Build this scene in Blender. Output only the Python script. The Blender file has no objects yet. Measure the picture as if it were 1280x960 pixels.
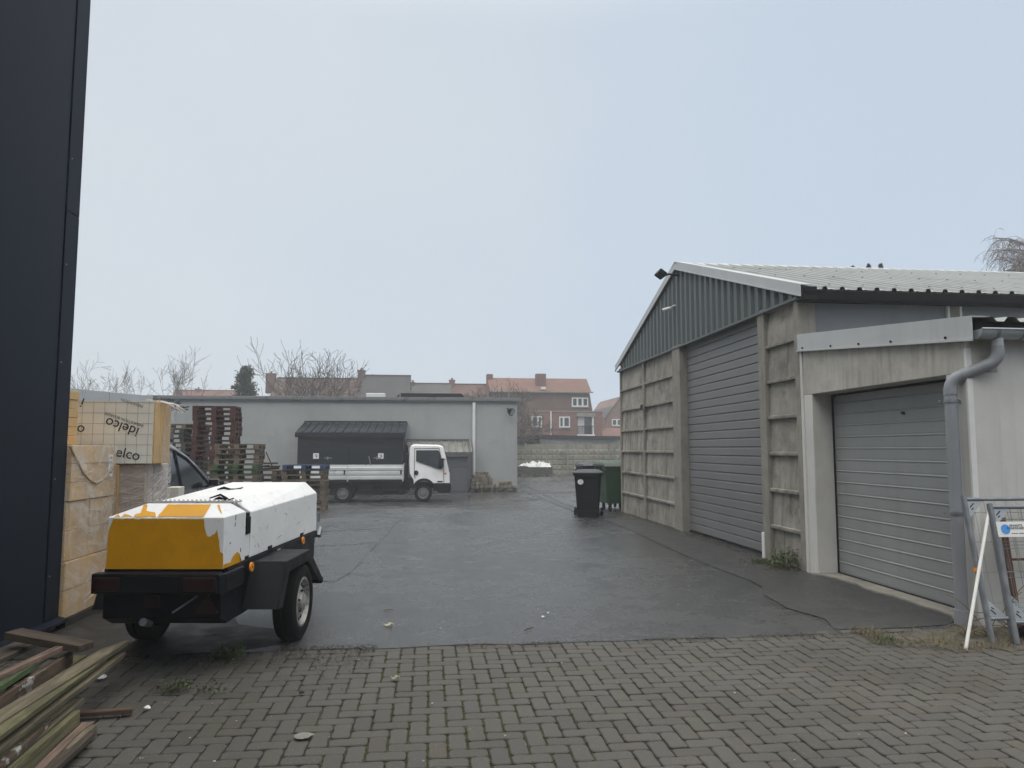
SKY_A, SKY_B = (5.75, 6.75, 8.0), (7.0, 7.6, 8.15)
SKY_TOP = (28.0, 27.4, 25.8)
SUN_E = 0.6
HAZE = 0.0025
EXPOSURE = 0.0
import bpy, bmesh, math, random
from mathutils import Vector, Matrix, noise as mnoise
R = math.radians
PI = math.pi
scene = bpy.context.scene
COL = scene.collection

# ------------------------------------------------------------ camera constants
F_PX = 920.0
EYE = 1.62
PITCH = math.atan(81 / F_PX)
YAW = math.atan(102 / math.hypot(F_PX, 81))
FW = Vector((math.sin(YAW) * math.cos(PITCH), math.cos(YAW) * math.cos(PITCH), math.sin(PITCH)))
RT = Vector((math.cos(YAW), -math.sin(YAW), 0))
UPV = RT.cross(FW)
EYEP = Vector((0, 0, EYE))


def gz(y):
    t = min(max((y - 17) / 12, 0), 1)
    return -0.38 * t * t * (3 - 2 * t)


def ray(px, py):
    return FW * F_PX + RT * (px - 640) + UPV * (480 - py)


def at_y(px, py, Y):
    d = ray(px, py)
    return EYEP + d * (Y / d.y)


def at_x(px, py, X):
    d = ray(px, py)
    return EYEP + d * (X / d.x)


def at_z(px, py, z):
    d = ray(px, py)
    return EYEP + d * ((z - EYE) / d.z)


def on_ground(px, py):
    z = 0
    for i in range(40):
        p = at_z(px, py, z)
        z = gz(p.y)
    return p


# ------------------------------------------------------------ object helpers
def tag(o, label=None, cat=None, group=None, kind=None):
    if label:
        o['label'] = label
    if cat:
        o['category'] = cat
    if group:
        o['group'] = group
    if kind:
        o['kind'] = kind
    return o


def thing(name, label, cat, loc=(0, 0, 0), rz=0, group=None):
    o = bpy.data.objects.new(name, None)
    o.empty_display_size = 0.2
    COL.objects.link(o)
    o.location = loc
    o.rotation_euler = (0, 0, rz)
    return tag(o, label, cat, group)


class MB:
    """collects geometry of ONE mesh object"""

    def __init__(self):
        self.bm = bmesh.new()

    def face(self, pts, mi=0):
        vs = [self.bm.verts.new(p) for p in pts]
        f = self.bm.faces.new(vs)
        f.material_index = mi
        return f

    def box(self, x0, x1, y0, y1, z0, z1, M=None, mi=0):
        c = [Vector((x, y, z)) for x in (x0, x1) for y in (y0, y1) for z in (z0, z1)]
        if M is not None:
            c = [M @ v for v in c]
        vs = [self.bm.verts.new(v) for v in c]
        for q in ((0, 1, 3, 2), (4, 6, 7, 5), (0, 4, 5, 1), (2, 3, 7, 6), (0, 2, 6, 4), (1, 5, 7, 3)):
            f = self.bm.faces.new([vs[i] for i in q])
            f.material_index = mi
        return vs

    def bar(self, p, q, w, h, up=(0, 0, 1), mi=0):
        p, q = Vector(p), Vector(q)
        d = (q - p)
        L = d.length
        d.normalize()
        u = Vector(up)
        s = d.cross(u)
        if s.length < 1e-4:
            s = d.cross(Vector((1, 0, 0)))
        s.normalize()
        u = s.cross(d)
        M = Matrix((s, d, u)).transposed().to_4x4()
        M.translation = p
        return self.box(-w / 2, w / 2, 0, L, -h / 2, h / 2, M, mi)

    def prism(self, poly, a, b, axis='y', mi=0, mi_cap=None):
        """poly: 2D points; axis y -> poly is (x,z) and a,b are y; axis x -> poly is (y,z); axis z -> poly is (x,y)"""
        def P(u, v, w):
            return {'y': (u, w, v), 'x': (w, u, v), 'z': (u, v, w)}[axis]
        A = [self.bm.verts.new(P(u, v, a)) for u, v in poly]
        B = [self.bm.verts.new(P(u, v, b)) for u, v in poly]
        n = len(poly)
        mc = mi if mi_cap is None else mi_cap
        fa = self.bm.faces.new(A)
        fb = self.bm.faces.new(list(reversed(B)))
        fa.material_index = fb.material_index = mc
        for i in range(n):
            f = self.bm.faces.new((A[i], B[i], B[(i + 1) % n], A[(i + 1) % n]))
            f.material_index = mi

    def strip(self, prof, a, b, axis='y', mi=0):
        """open profile swept a..b"""
        def P(u, v, w):
            return {'y': (u, w, v), 'x': (w, u, v), 'z': (u, v, w)}[axis]
        A = [self.bm.verts.new(P(u, v, a)) for u, v in prof]
        B = [self.bm.verts.new(P(u, v, b)) for u, v in prof]
        for i in range(len(prof) - 1):
            f = self.bm.faces.new((A[i], B[i], B[i + 1], A[i + 1]))
            f.material_index = mi

    def tube(self, pts, rad, n=8, caps=True, mi=0):
        pts = [Vector(p) for p in pts]
        if not hasattr(rad, '__len__'):
            rad = [rad] * len(pts)
        rings = []
        prev = None
        for i, p in enumerate(pts):
            if i == 0:
                d = pts[1] - p
            elif i == len(pts) - 1:
                d = p - pts[-2]
            else:
                d = (pts[i + 1] - p).normalized() + (p - pts[i - 1]).normalized()
            if d.length < 1e-9:
                d = Vector((0, 0, 1))
            d.normalize()
            if prev is None:
                s = d.cross(Vector((0, 0, 1)))
                if s.length < 1e-3:
                    s = Vector((1, 0, 0))
            else:
                s = prev - d * prev.dot(d)
            s.normalize()
            prev = s
            t = d.cross(s)
            rings.append([self.bm.verts.new(p + (s * math.cos(2 * PI * k / n) + t * math.sin(2 * PI * k / n)) * rad[i]) for k in range(n)])
        for i in range(len(rings) - 1):
            for k in range(n):
                f = self.bm.faces.new((rings[i][k], rings[i][(k + 1) % n], rings[i + 1][(k + 1) % n], rings[i + 1][k]))
                f.material_index = mi
        if caps:
            for rg, rev in ((rings[0], True), (rings[-1], False)):
                if n > 2:
                    f = self.bm.faces.new(list(reversed(rg)) if rev else rg)
                    f.material_index = mi

    def lathe(self, prof, c=(0, 0, 0), axis='y', n=24, mi=0):
        """prof: (r, t) along axis, closed loop if first==last"""
        c = Vector(c)
        rings = []
        for r, t in prof:
            rg = []
            for k in range(n):
                a = 2 * PI * k / n
                u, v = r * math.cos(a), r * math.sin(a)
                p = {'y': Vector((u, t, v)), 'x': Vector((t, u, v)), 'z': Vector((u, v, t))}[axis]
                rg.append(self.bm.verts.new(c + p))
            rings.append(rg)
        for i in range(len(rings) - 1):
            for k in range(n):
                f = self.bm.faces.new((rings[i][k], rings[i][(k + 1) % n], rings[i + 1][(k + 1) % n], rings[i + 1][k]))
                f.material_index = mi

    def build(self, name, m, parent=None, off=None, bevel=0, smooth=0, loc=None, rot=None, weld=False):
        if weld:
            bmesh.ops.remove_doubles(self.bm, verts=self.bm.verts, dist=1e-4)
        bmesh.ops.recalc_face_normals(self.bm, faces=self.bm.faces)
        if off is not None:
            bmesh.ops.translate(self.bm, verts=self.bm.verts, vec=-Vector(off))
        me = bpy.data.meshes.new(name)
        self.bm.to_mesh(me)
        self.bm.free()
        for mm in (m if isinstance(m, (list, tuple)) else [m]):
            me.materials.append(mm)
        if smooth:
            for p in me.polygons:
                p.use_smooth = True
            me.set_sharp_from_angle(angle=R(smooth))
        o = bpy.data.objects.new(name, me)
        COL.objects.link(o)
        if parent is not None:
            o.parent = parent
        if loc is not None:
            o.location = loc
        if rot is not None:
            o.rotation_euler = rot
        if bevel:
            b = o.modifiers.new('edge', 'BEVEL')
            b.width = bevel
            b.segments = 2
            b.limit_method = 'ANGLE'
            b.angle_limit = R(35)
            b.harden_normals = False
        return o


def pieces(b, name, m, parent, **k):
    """build every loose piece of b as an object of its own"""
    left = set(b.bm.verts)
    groups = []
    while left:
        v = left.pop()
        st_, isl = [v], {v}
        while st_:
            q = st_.pop()
            for e in q.link_edges:
                w_ = e.other_vert(q)
                if w_ not in isl:
                    isl.add(w_)
                    left.discard(w_)
                    st_.append(w_)
        groups.append(isl)
    groups.sort(key=lambda g_: min((round(v.co.x, 3), round(v.co.y, 3), round(v.co.z, 3)) for v in g_))
    out = []
    for isl in groups:
        n = MB()
        mp = {v: n.bm.verts.new(v.co) for v in isl}
        for f in {f for v in isl for f in v.link_faces}:
            nf = n.bm.faces.new([mp[v] for v in f.verts])
            nf.material_index = f.material_index
        out.append(n.build(name, m, parent, **k))
    b.bm.free()
    return out


def copy_tree(o, parent=None):
    c = o.copy()
    COL.objects.link(c)
    if parent is not None:
        c.parent = parent
    for ch in list(o.children):
        copy_tree(ch, c)
    return c


def text_part(name, body, size, m, parent, M, extrude=0.0008, align='CENTER', sx=1.0):
    cu = bpy.data.curves.new(name, 'FONT')
    cu.body = body
    cu.size = size
    cu.extrude = extrude
    cu.align_x = align
    cu.align_y = 'CENTER'
    tmp = bpy.data.objects.new('tmp_text', cu)
    COL.objects.link(tmp)
    bpy.context.view_layer.update()
    me = bpy.data.meshes.new_from_object(tmp.evaluated_get(bpy.context.evaluated_depsgraph_get()))
    bpy.data.objects.remove(tmp)
    me.transform(Matrix.Diagonal((sx, 1, 1, 1)))
    me.materials.clear()
    me.materials.append(m)
    o = bpy.data.objects.new(name, me)
    COL.objects.link(o)
    o.parent = parent
    o.matrix_local = M
    return o


# ------------------------------------------------------------ materials
class NT:
    def __init__(self, m):
        self.t = m.node_tree
        self.n = m.node_tree.nodes
        self.l = m.node_tree.links

    def new(self, typ, **kw):
        nd = self.n.new(typ)
        for k, v in kw.items():
            setattr(nd, k, v)
        return nd

    def link(self, a, b):
        self.l.new(a, b)

    def math(self, op, a, b=None, clamp=False):
        nd = self.new('ShaderNodeMath', operation=op, use_clamp=clamp)
        for i, v in enumerate((a, b)):
            if v is None:
                continue
            if isinstance(v, (int, float)):
                nd.inputs[i].default_value = v
            else:
                self.link(v, nd.inputs[i])
        return nd.outputs[0]

    def ramp(self, fac, lo, hi, a=0.0, b=1.0):
        nd = self.new('ShaderNodeMapRange', clamp=True)
        nd.interpolation_type = 'SMOOTHSTEP'
        self.link(fac, nd.inputs[0])
        for i, v in enumerate((lo, hi, a, b)):
            nd.inputs[i + 1].default_value = v
        return nd.outputs[0]

    def mix(self, fac, a, b, mode='MIX'):
        nd = self.new('ShaderNodeMix', data_type='RGBA', blend_type=mode)
        for i, v in ((0, fac), (6, a), (7, b)):
            if isinstance(v, (int, float)):
                nd.inputs[i].default_value = v
            elif isinstance(v, (tuple, list)):
                nd.inputs[i].default_value = (*v[:3], 1)
            else:
                self.link(v, nd.inputs[i])
        return nd.outputs[2]

    def noise(self, vec, scale, detail=5, rough=0.6, dist=0.0):
        nd = self.new('ShaderNodeTexNoise')
        self.link(vec, nd.inputs['Vector'])
        nd.inputs['Scale'].default_value = scale
        nd.inputs['Detail'].default_value = detail
        nd.inputs['Roughness'].default_value = rough
        nd.inputs['Distortion'].default_value = dist
        return nd.outputs[0]

    def scaled(self, vec, s):
        nd = self.new('ShaderNodeMapping')
        self.link(vec, nd.inputs[0])
        nd.inputs['Scale'].default_value = s
        return nd.outputs[0]


MATS = {}


def base_mat(name):
    m = bpy.data.materials.new(name)
    m.use_nodes = True
    g = NT(m)
    bs = g.n['Principled BSDF']
    tc = g.new('ShaderNodeTexCoord')
    oi = g.new('ShaderNodeObjectInfo')
    add = g.new('ShaderNodeVectorMath', operation='MULTIPLY_ADD')
    g.link(oi.outputs['Random'], add.inputs[0])
    add.inputs[1].default_value = (37.0, 53.0, 71.0)
    g.link(tc.outputs['Object'], add.inputs[2])
    return m, g, bs, add.outputs[0], oi


def mat(name, col, rough=0.7, var=0.18, scale=3.0, bump=0.15, bscale=60, bdist=0.01, metal=0.0, spec=0.5,
        col2=None, c2lo=0.5, c2hi=0.62, c2scale=2.0, streak=0.0, streak_col=(0.08, 0.075, 0.07), streak_scale=(7, 7, 0.35),
        rvar=0.12, perobj=0.0, grain=None, coat=0.0, trans=0.0):
    if name in MATS:
        return MATS[name]
    m, g, bs, vec, oi = base_mat(name)
    n1 = g.noise(vec, scale, 6, 0.62)
    f1 = g.ramp(n1, 0.3, 0.7)
    lo = tuple(c * (1 - var) for c in col)
    hi = tuple(min(c * (1 + var), 1) for c in col)
    c = g.mix(f1, lo, hi)
    nf = g.noise(vec, bscale, 3, 0.6)
    c = g.mix(g.ramp(nf, 0.3, 0.7, 0, var * 0.9), c, tuple(x * 0.55 for x in col))
    if col2 is not None:
        n2 = g.noise(vec, c2scale, 7, 0.68)
        c = g.mix(g.ramp(n2, c2lo, c2hi), c, col2)
    if streak:
        sv = g.scaled(vec, streak_scale)
        n3 = g.noise(sv, 1.0, 5, 0.6)
        n4 = g.noise(vec, 0.9, 3, 0.5)
        fs = g.math('MULTIPLY', g.ramp(n3, 0.45, 0.72), g.ramp(n4, 0.32, 0.62))
        c = g.mix(g.math('MULTIPLY', fs, streak), c, streak_col)
    if grain is not None:  # wood-like grain along the given axis scale
        gv = g.scaled(vec, grain)
        n5 = g.noise(gv, 1.0, 6, 0.65, 0.6)
        c = g.mix(g.ramp(n5, 0.38, 0.62, 0, 0.8), c, tuple(x * 0.42 for x in col))
        n6 = g.noise(g.scaled(vec, tuple(q * 2.6 if q > 10 else q * 0.8 for q in grain)), 1.0, 4, 0.7, 0.3)
        c = g.mix(g.ramp(n6, 0.6, 0.66, 0, 0.85), c, tuple(x * 0.16 for x in col))
    if perobj:
        k = g.math('ADD', g.math('MULTIPLY', oi.outputs['Random'], perobj * 2), 1 - perobj)
        cmb = g.new('ShaderNodeCombineColor')
        for i in range(3):
            g.link(k, cmb.inputs[i])
        c = g.mix(1.0, c, cmb.outputs[0], 'MULTIPLY')
    g.link(c, bs.inputs['Base Color'])
    rr = g.ramp(n1, 0.25, 0.75, max(rough - rvar, 0.03), min(rough + rvar, 1))
    g.link(rr, bs.inputs['Roughness'])
    bs.inputs['Metallic'].default_value = metal
    bs.inputs['Specular IOR Level'].default_value = spec
    bs.inputs['Coat Weight'].default_value = coat
    if bump:
        bp = g.new('ShaderNodeBump')
        bp.inputs['Strength'].default_value = bump
        bp.inputs['Distance'].default_value = bdist
        h = nf if grain is None else g.math('ADD', nf, g.math('MULTIPLY', n5, 0.8))
        g.link(h, bp.inputs['Height'])
        g.link(bp.outputs[0], bs.inputs['Normal'])
    MATS[name] = m
    return m


def brick_mat(name, c1, c2, mortar, scale=1.0, bw=0.22, rh=0.065, offs=0.5, msize=0.012, axis='xz', var=0.25, bump=0.4, rough=0.85):
    if name in MATS:
        return MATS[name]
    m, g, bs, vec, oi = base_mat(name)
    tc = g.n['Texture Coordinate']
    sep = g.new('ShaderNodeSeparateXYZ')
    g.link(tc.outputs['Object'], sep.inputs[0])
    cmb = g.new('ShaderNodeCombineXYZ')
    if axis == 'xz':
        g.link(g.math('ADD', sep.outputs[0], sep.outputs[1]), cmb.inputs[0])
        g.link(sep.outputs[2], cmb.inputs[1])
    else:
        g.link(sep.outputs[0], cmb.inputs[0])
        g.link(sep.outputs[1], cmb.inputs[1])
    br = g.new('ShaderNodeTexBrick')
    g.link(cmb.outputs[0], br.inputs['Vector'])
    br.offset = offs
    br.inputs['Color1'].default_value = (*c1, 1)
    br.inputs['Color2'].default_value = (*c2, 1)
    br.inputs['Mortar'].default_value = (*mortar, 1)
    br.inputs['Scale'].default_value = 1
    br.inputs['Mortar Size'].default_value = msize
    br.inputs['Brick Width'].default_value = bw
    br.inputs['Row Height'].default_value = rh
    n1 = g.noise(vec, 0.7, 6, 0.65)
    c = g.mix(g.ramp(n1, 0.3, 0.7, 0, var * 2), br.outputs[0], tuple(x * 0.5 for x in c1))
    g.link(c, bs.inputs['Base Color'])
    bs.inputs['Roughness'].default_value = rough
    bp = g.new('ShaderNodeBump')
    bp.inputs['Strength'].default_value = bump
    bp.inputs['Distance'].default_value = 0.01
    g.link(g.math('SUBTRACT', 1.0, br.outputs[1]), bp.inputs['Height'])
    g.link(bp.outputs[0], bs.inputs['Normal'])
    MATS[name] = m
    return m


def glass_mat(name, col=(0.02, 0.025, 0.03), rough=0.05, spec=0.22):
    if name in MATS:
        return MATS[name]
    m, g, bs, vec, oi = base_mat(name)
    n = g.noise(vec, 1.4, 4)
    g.link(g.mix(g.ramp(n, 0.4, 0.65), col, tuple(c * 1.9 for c in col)), bs.inputs['Base Color'])
    bs.inputs['Roughness'].default_value = rough
    bs.inputs['Specular IOR Level'].default_value = spec
    MATS[name] = m
    return m


def asphalt_mat(name, c_lo, c_hi, r_lo=0.26, r_hi=0.46, speck=(0.2, 0.2, 0.2)):
    m, g, bs, vec, oi = base_mat(name)
    tc = g.n['Texture Coordinate']
    vec = tc.outputs['Object']
    big = g.noise(g.scaled(vec, (1.0, 0.8, 1)), 0.33, 7, 0.66, 0.6)
    mid = g.noise(vec, 2.6, 8, 0.74, 0.3)
    g1 = g.noise(vec, 19, 4, 0.75)
    g2 = g.noise(vec, 48, 3, 0.75)
    g3 = g.noise(vec, 210, 2, 0.7)
    c = g.mix(g.ramp(mid, 0.3, 0.7), c_lo, c_hi)
    c = g.mix(g.ramp(g1, 0.5, 0.6, 0, 0.6), c, tuple(x * 0.3 for x in c_lo))
    c = g.mix(g.ramp(g2, 0.48, 0.56, 0, 0.75), c, tuple(x * 0.25 for x in c_lo))
    c = g.mix(g.ramp(g3, 0.54, 0.62, 0, 0.6), c, speck)
    vo = g.new('ShaderNodeTexVoronoi')
    g.link(vec, vo.inputs['Vector'])
    vo.inputs['Scale'].default_value = 21
    c = g.mix(g.ramp(g.math('ADD', vo.outputs['Distance'], g.math('MULTIPLY', g2, 0.25)), 0.2, 0.26, 0.4, 0), c, (0.2, 0.2, 0.197))
    sc = g.noise(g.scaled(vec, (1.3, 0.7, 1)), 1.3, 8, 0.76, 1.4)
    c = g.mix(g.ramp(sc, 0.6, 0.7, 0, 0.28), c, (0.13, 0.13, 0.13))
    oil = g.noise(vec, 1.1, 5, 0.66, 0.5)
    c = g.mix(g.ramp(oil, 0.65, 0.73, 0, 0.6), c, (0.018, 0.018, 0.019))
    g.link(c, bs.inputs['Base Color'])
    rr = g.math('ADD', g.ramp(big, 0.32, 0.66, r_hi, r_lo), g.ramp(mid, 0.3, 0.7, -0.07, 0.1))
    g.link(rr, bs.inputs['Roughness'])
    bs.inputs['Specular IOR Level'].default_value = 0.5
    bp = g.new('ShaderNodeBump')
    bp.inputs['Strength'].default_value = 0.5
    bp.inputs['Distance'].default_value = 0.01
    g.link(g.math('ADD', g2, g.math('MULTIPLY', g.math('ADD', g3, g1), 0.6)), bp.inputs['Height'])
    g.link(bp.outputs[0], bs.inputs['Normal'])
    MATS[name] = m
    return m


ASPH = asphalt_mat('asphalt', (0.04, 0.0408, 0.0425), (0.064, 0.065, 0.0672), 0.12, 0.34)
ASPH_OLD = asphalt_mat('old_asphalt', (0.031, 0.031, 0.032), (0.054, 0.054, 0.055), 0.16, 0.4)
ASPH_NEW = asphalt_mat('asphalt_patch', (0.019, 0.019, 0.0195), (0.03, 0.0298, 0.0295), r_lo=0.4, r_hi=0.6, speck=(0.26, 0.26, 0.26))
TAR = mat('tar', (0.025, 0.025, 0.027), 0.45, 0.2)
SOIL = mat('soil', (0.05, 0.045, 0.035), 0.95, 0.3, 4, 0.5, 40)
CONC = mat('weathered_concrete', (0.295, 0.278, 0.243), 0.92, 0.24, 2.5, 0.55, 55, 0.012, col2=(0.13, 0.122, 0.103), c2lo=0.46, c2hi=0.72, c2scale=2.2, streak=0.8, streak_col=(0.085, 0.08, 0.066), perobj=0.06)
CONC_POST = mat('concrete_post', (0.25, 0.236, 0.206), 0.9, 0.2, 4, 0.4, 60, col2=(0.14, 0.13, 0.11), c2lo=0.55, c2hi=0.72, streak=0.4)
CONC_FENCE = mat('fence_concrete', (0.25, 0.235, 0.19), 0.92, 0.25, 1.4, 0.5, 18, 0.03, col2=(0.14, 0.14, 0.10), c2scale=0.7, streak=0.3)
WHITE_WALL = mat('white_wall', (0.56, 0.556, 0.535), 0.85, 0.07, 1.6, 0.25, 45, 0.004, col2=(0.47, 0.455, 0.41), c2lo=0.55, c2hi=0.78, c2scale=1.1, streak=0.35, streak_col=(0.33, 0.31, 0.27), streak_scale=(9, 9, 0.5))
STAIN_WALL = mat('stained_render', (0.47, 0.455, 0.415), 0.9, 0.12, 2.5, 0.3, 50, 0.004, col2=(0.34, 0.32, 0.275), c2lo=0.45, c2hi=0.72, c2scale=2.0, streak=0.75, streak_col=(0.24, 0.225, 0.185), streak_scale=(12, 12, 0.7))
GREY_RENDER = mat('grey_render', (0.325, 0.337, 0.334), 0.9, 0.08, 0.5, 0.2, 12, 0.01, col2=(0.30, 0.307, 0.30), c2scale=0.4, streak=0.3, streak_col=(0.24, 0.24, 0.235), streak_scale=(1.5, 1.5, 0.15))
DOOR_GREY = mat('grey_door', (0.155, 0.157, 0.161), 0.5, 0.07, 1.5, 0.1, 120, 0.002, streak=0.2, streak_col=(0.14, 0.14, 0.145), rvar=0.06)
DOOR_LIGHT = mat('light_grey_door', (0.255, 0.266, 0.266), 0.5, 0.07, 1.5, 0.25, 150, 0.002, streak=0.3, streak_col=(0.2, 0.2, 0.19), rvar=0.06)
CLAD_GREEN = mat('grey_green_cladding', (0.078, 0.095, 0.098), 0.5, 0.1, 1.2, 0.05, 60, rvar=0.08)
ROOF_SHEET = mat('galvanised_sheet', (0.31, 0.325, 0.32), 0.5, 0.1, 1.2, 0.05, 40, 0.003, metal=0.25, col2=(0.24, 0.25, 0.245), c2scale=1.0, streak=0.4, streak_col=(0.3, 0.31, 0.3), streak_scale=(8, 0.5, 0.5))
FLASH = mat('pale_flashing', (0.46, 0.472, 0.475), 0.45, 0.08, 1.5, 0.05, 60, metal=0.2, streak=0.35, streak_col=(0.34, 0.34, 0.33), streak_scale=(4, 4, 1))
GUTTER_DARK = mat('dark_gutter', (0.012, 0.013, 0.0155), 0.6, 0.15, 2, 0.03, spec=0.15)
PVC = mat('grey_pvc', (0.255, 0.27, 0.295), 0.42, 0.07, 3, 0.04, 60, streak=0.3, streak_col=(0.2, 0.21, 0.23))
ZINC = mat('zinc', (0.42, 0.45, 0.47), 0.4, 0.12, 4, 0.05, metal=0.4)
PANEL_GREY = mat('grey_window_panel', (0.17, 0.178, 0.192), 0.4, 0.05, 1, 0.03, streak=0.5, streak_col=(0.1, 0.105, 0.11), streak_scale=(3, 3, 0.3))
WHITE_FRAME = mat('white_frame', (0.7, 0.7, 0.69), 0.5, 0.06)
NAVY_PANEL = mat('anthracite_panel', (0.009, 0.0135, 0.024), 0.5, 0.2, 0.6, 0.05, 160, 0.001, rvar=0.05, spec=0.12)
SHED_PANEL = mat('anthracite_shed', (0.010, 0.013, 0.021), 0.55, 0.1, 1, 0.04, spec=0.2)
BLACK_PLASTIC = mat('black_plastic', (0.007, 0.008, 0.0105), 0.5, 0.2, 5, 0.06, 80, 0.002, spec=0.2)
RUBBER = mat('rubber', (0.0075, 0.0075, 0.008), 0.8, 0.25, 6, 0.15, 90, 0.004, spec=0.2)
WHITE_PAINT = mat('white_paint', (0.82, 0.82, 0.82), 0.35, 0.04, 2, 0.02, 60, col2=(0.6, 0.59, 0.57), c2lo=0.56, c2hi=0.74, c2scale=6)
DIRTY_WHITE = mat('dirty_white_hood', (0.83, 0.83, 0.82), 0.5, 0.05, 3, 0.05, 60, col2=(0.33, 0.27, 0.19), c2lo=0.57, c2hi=0.76, c2scale=11)
YELLOW = mat('old_yellow_paint', (0.62, 0.295, 0.006), 0.5, 0.12, 3, 0.05, 50, spec=0.15, col2=(0.48, 0.24, 0.015), c2lo=0.55, c2hi=0.8, c2scale=2)
NAVY_FRAME = mat('dark_blue_frame', (0.0055, 0.007, 0.0115), 0.45, 0.25, 3, 0.06, 60, spec=0.2)
ORANGE = mat('orange_reflector', (0.85, 0.3, 0.02), 0.3, 0.05)
RED_LENS = mat('red_lens', (0.018, 0.0035, 0.0035), 0.35, 0.1)
STEEL = mat('galvanised_steel', (0.25, 0.265, 0.29), 0.42, 0.15, 8, 0.05, 90, metal=0.5)
RIM = mat('wheel_rim', (0.42, 0.41, 0.39), 0.45, 0.15, 8, 0.05, metal=0.3, col2=(0.22, 0.2, 0.17), c2scale=12)
FOAM = mat('insulation_foam', (0.60, 0.40, 0.19), 0.75, 0.1, 2.5, 0.08, 20, 0.01, col2=(0.52, 0.30, 0.10), c2lo=0.5, c2hi=0.75, c2scale=3, perobj=0.06)
FOAM_WRAP = mat('foam_under_film', (0.66, 0.43, 0.19), 0.4, 0.1, 2.2, 0.12, 7, 0.02, col2=(0.66, 0.52, 0.36), c2lo=0.42, c2hi=0.7, c2scale=4, rvar=0.15, perobj=0.06)
FOAM_GREY = mat('wrapped_board_edges', (0.46, 0.36, 0.29), 0.3, 0.12, 2.2, 0.3, 9, 0.02, col2=(0.58, 0.51, 0.46), c2lo=0.45, c2hi=0.65, c2scale=5)
FILM = mat('stretch_film', (0.7, 0.66, 0.62), 0.22, 0.1, 4, 0.2, 20)
SILVER = mat('silver_facing', (0.86, 0.84, 0.76), 0.4, 0.05, 1.2, 0.1, 5, 0.02, metal=0.0)
INK = mat('black_ink', (0.02, 0.02, 0.022), 0.6, 0.1)
INK_GREY = mat('grey_ink', (0.16, 0.16, 0.16), 0.6, 0.1)
CAR_PAINT = mat('dark_car_paint', (0.018, 0.02, 0.027), 0.28, 0.1, 2, 0.0, coat=0.6)
GLASS = glass_mat('dark_glass')
CAR_GLASS = glass_mat('tinted_car_glass', (0.012, 0.014, 0.017), 0.08, 0.3)
HOUSE_GLASS = glass_mat('house_glass', (0.045, 0.05, 0.055), 0.1)
GREEN_BIN = mat('green_container', (0.02, 0.055, 0.026), 0.45, 0.15, 3, 0.05)
NAVY_BIN = mat('navy_container', (0.011, 0.014, 0.026), 0.4, 0.15, 3, 0.05)
STICKER = mat('white_sticker', (0.78, 0.78, 0.77), 0.5, 0.05)
BLUE_INK = mat('blue_print', (0.07, 0.3, 0.72), 0.4, 0.06)
STONE = mat('stone_setts', (0.19, 0.165, 0.125), 0.95, 0.25, 6, 0.5, 40, 0.015, perobj=0.25)
CREAM_BLOCK = mat('white_foam_block', (0.62, 0.6, 0.54), 0.8, 0.1, 5)
BARK = mat('bare_bark', (0.075, 0.066, 0.058), 0.95, 0.2, 5, 0.2)
BIRCH_TWIG = mat('birch_twigs', (0.2, 0.165, 0.155), 0.9, 0.2, 5, 0.0)
RUST = mat('rusty_steel', (0.12, 0.06, 0.035), 0.9, 0.3, 12, 0.3)


def film_mat(name, col, lo, hi, scale):
    m, g, bs, vec, oi = base_mat(name)
    n = g.noise(g.scaled(vec, (1, 1, 1.6)), scale, 6, 0.7, 1.5)
    n2 = g.noise(vec, scale * 0.35, 3, 0.6)
    bs.inputs['Base Color'].default_value = (*col, 1)
    bs.inputs['Roughness'].default_value = 0.16
    g.link(g.math('MULTIPLY', g.ramp(n, 0.36, 0.7, lo, hi), g.ramp(n2, 0.3, 0.65, 0.45, 1.0)), bs.inputs['Alpha'])
    bp = g.new('ShaderNodeBump')
    bp.inputs['Strength'].default_value = 0.3
    bp.inputs['Distance'].default_value = 0.02
    g.link(n, bp.inputs['Height'])
    g.link(bp.outputs[0], bs.inputs['Normal'])
    MATS[name] = m
    return m


CLEAR_FILM = film_mat('clear_stretch_film', (0.82, 0.78, 0.74), 0.1, 0.55, 2.6)
HAZY_FILM = film_mat('hazy_stretch_film', (0.78, 0.73, 0.7), 0.1, 0.6, 4)


def leaf_mat(name, c, var=0.35):
    if name in MATS:
        return MATS[name]
    m, g, bs, vec, oi = base_mat(name)
    n = g.noise(vec, 2.2, 4)
    n2 = g.noise(vec, 14, 2)
    cc = g.mix(g.ramp(n, 0.3, 0.7), tuple(x * (1 - var) for x in c), tuple(x * (1 + var) for x in c))
    cc = g.mix(g.ramp(n2, 0.5, 0.75, 0, 0.6), cc, (c[0] * 1.7, c[1] * 1.4, c[2]))
    g.link(cc, bs.inputs['Base Color'])
    bs.inputs['Roughness'].default_value = 0.6
    MATS[name] = m
    return m


LEAF_WEED = leaf_mat('weed_leaf', (0.05, 0.085, 0.028))
LEAF_CONIFER = leaf_mat('conifer_leaf', (0.03, 0.042, 0.03))
LEAF_DRY = leaf_mat('dry_grass', (0.13, 0.105, 0.055))
LEAF_GRASS = leaf_mat('grass_blade', (0.06, 0.1, 0.03))

# ------------------------------------------------------------ the setting
def sheet(name, xs, ys, zf, m):
    b = MB()
    g = [[b.bm.verts.new((x, y, zf(x, y))) for x in xs] for y in ys]
    for j in range(len(ys) - 1):
        for i in range(len(xs) - 1):
            b.bm.faces.new((g[j][i], g[j][i + 1], g[j + 1][i + 1], g[j + 1][i]))
    o = b.build(name, m, smooth=40)
    return tag(o, kind='structure')


def frange(a, b, s):
    n = max(int(round((b - a) / s)), 1)
    return [a + (b - a) * i / n for i in range(n + 1)]


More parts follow.
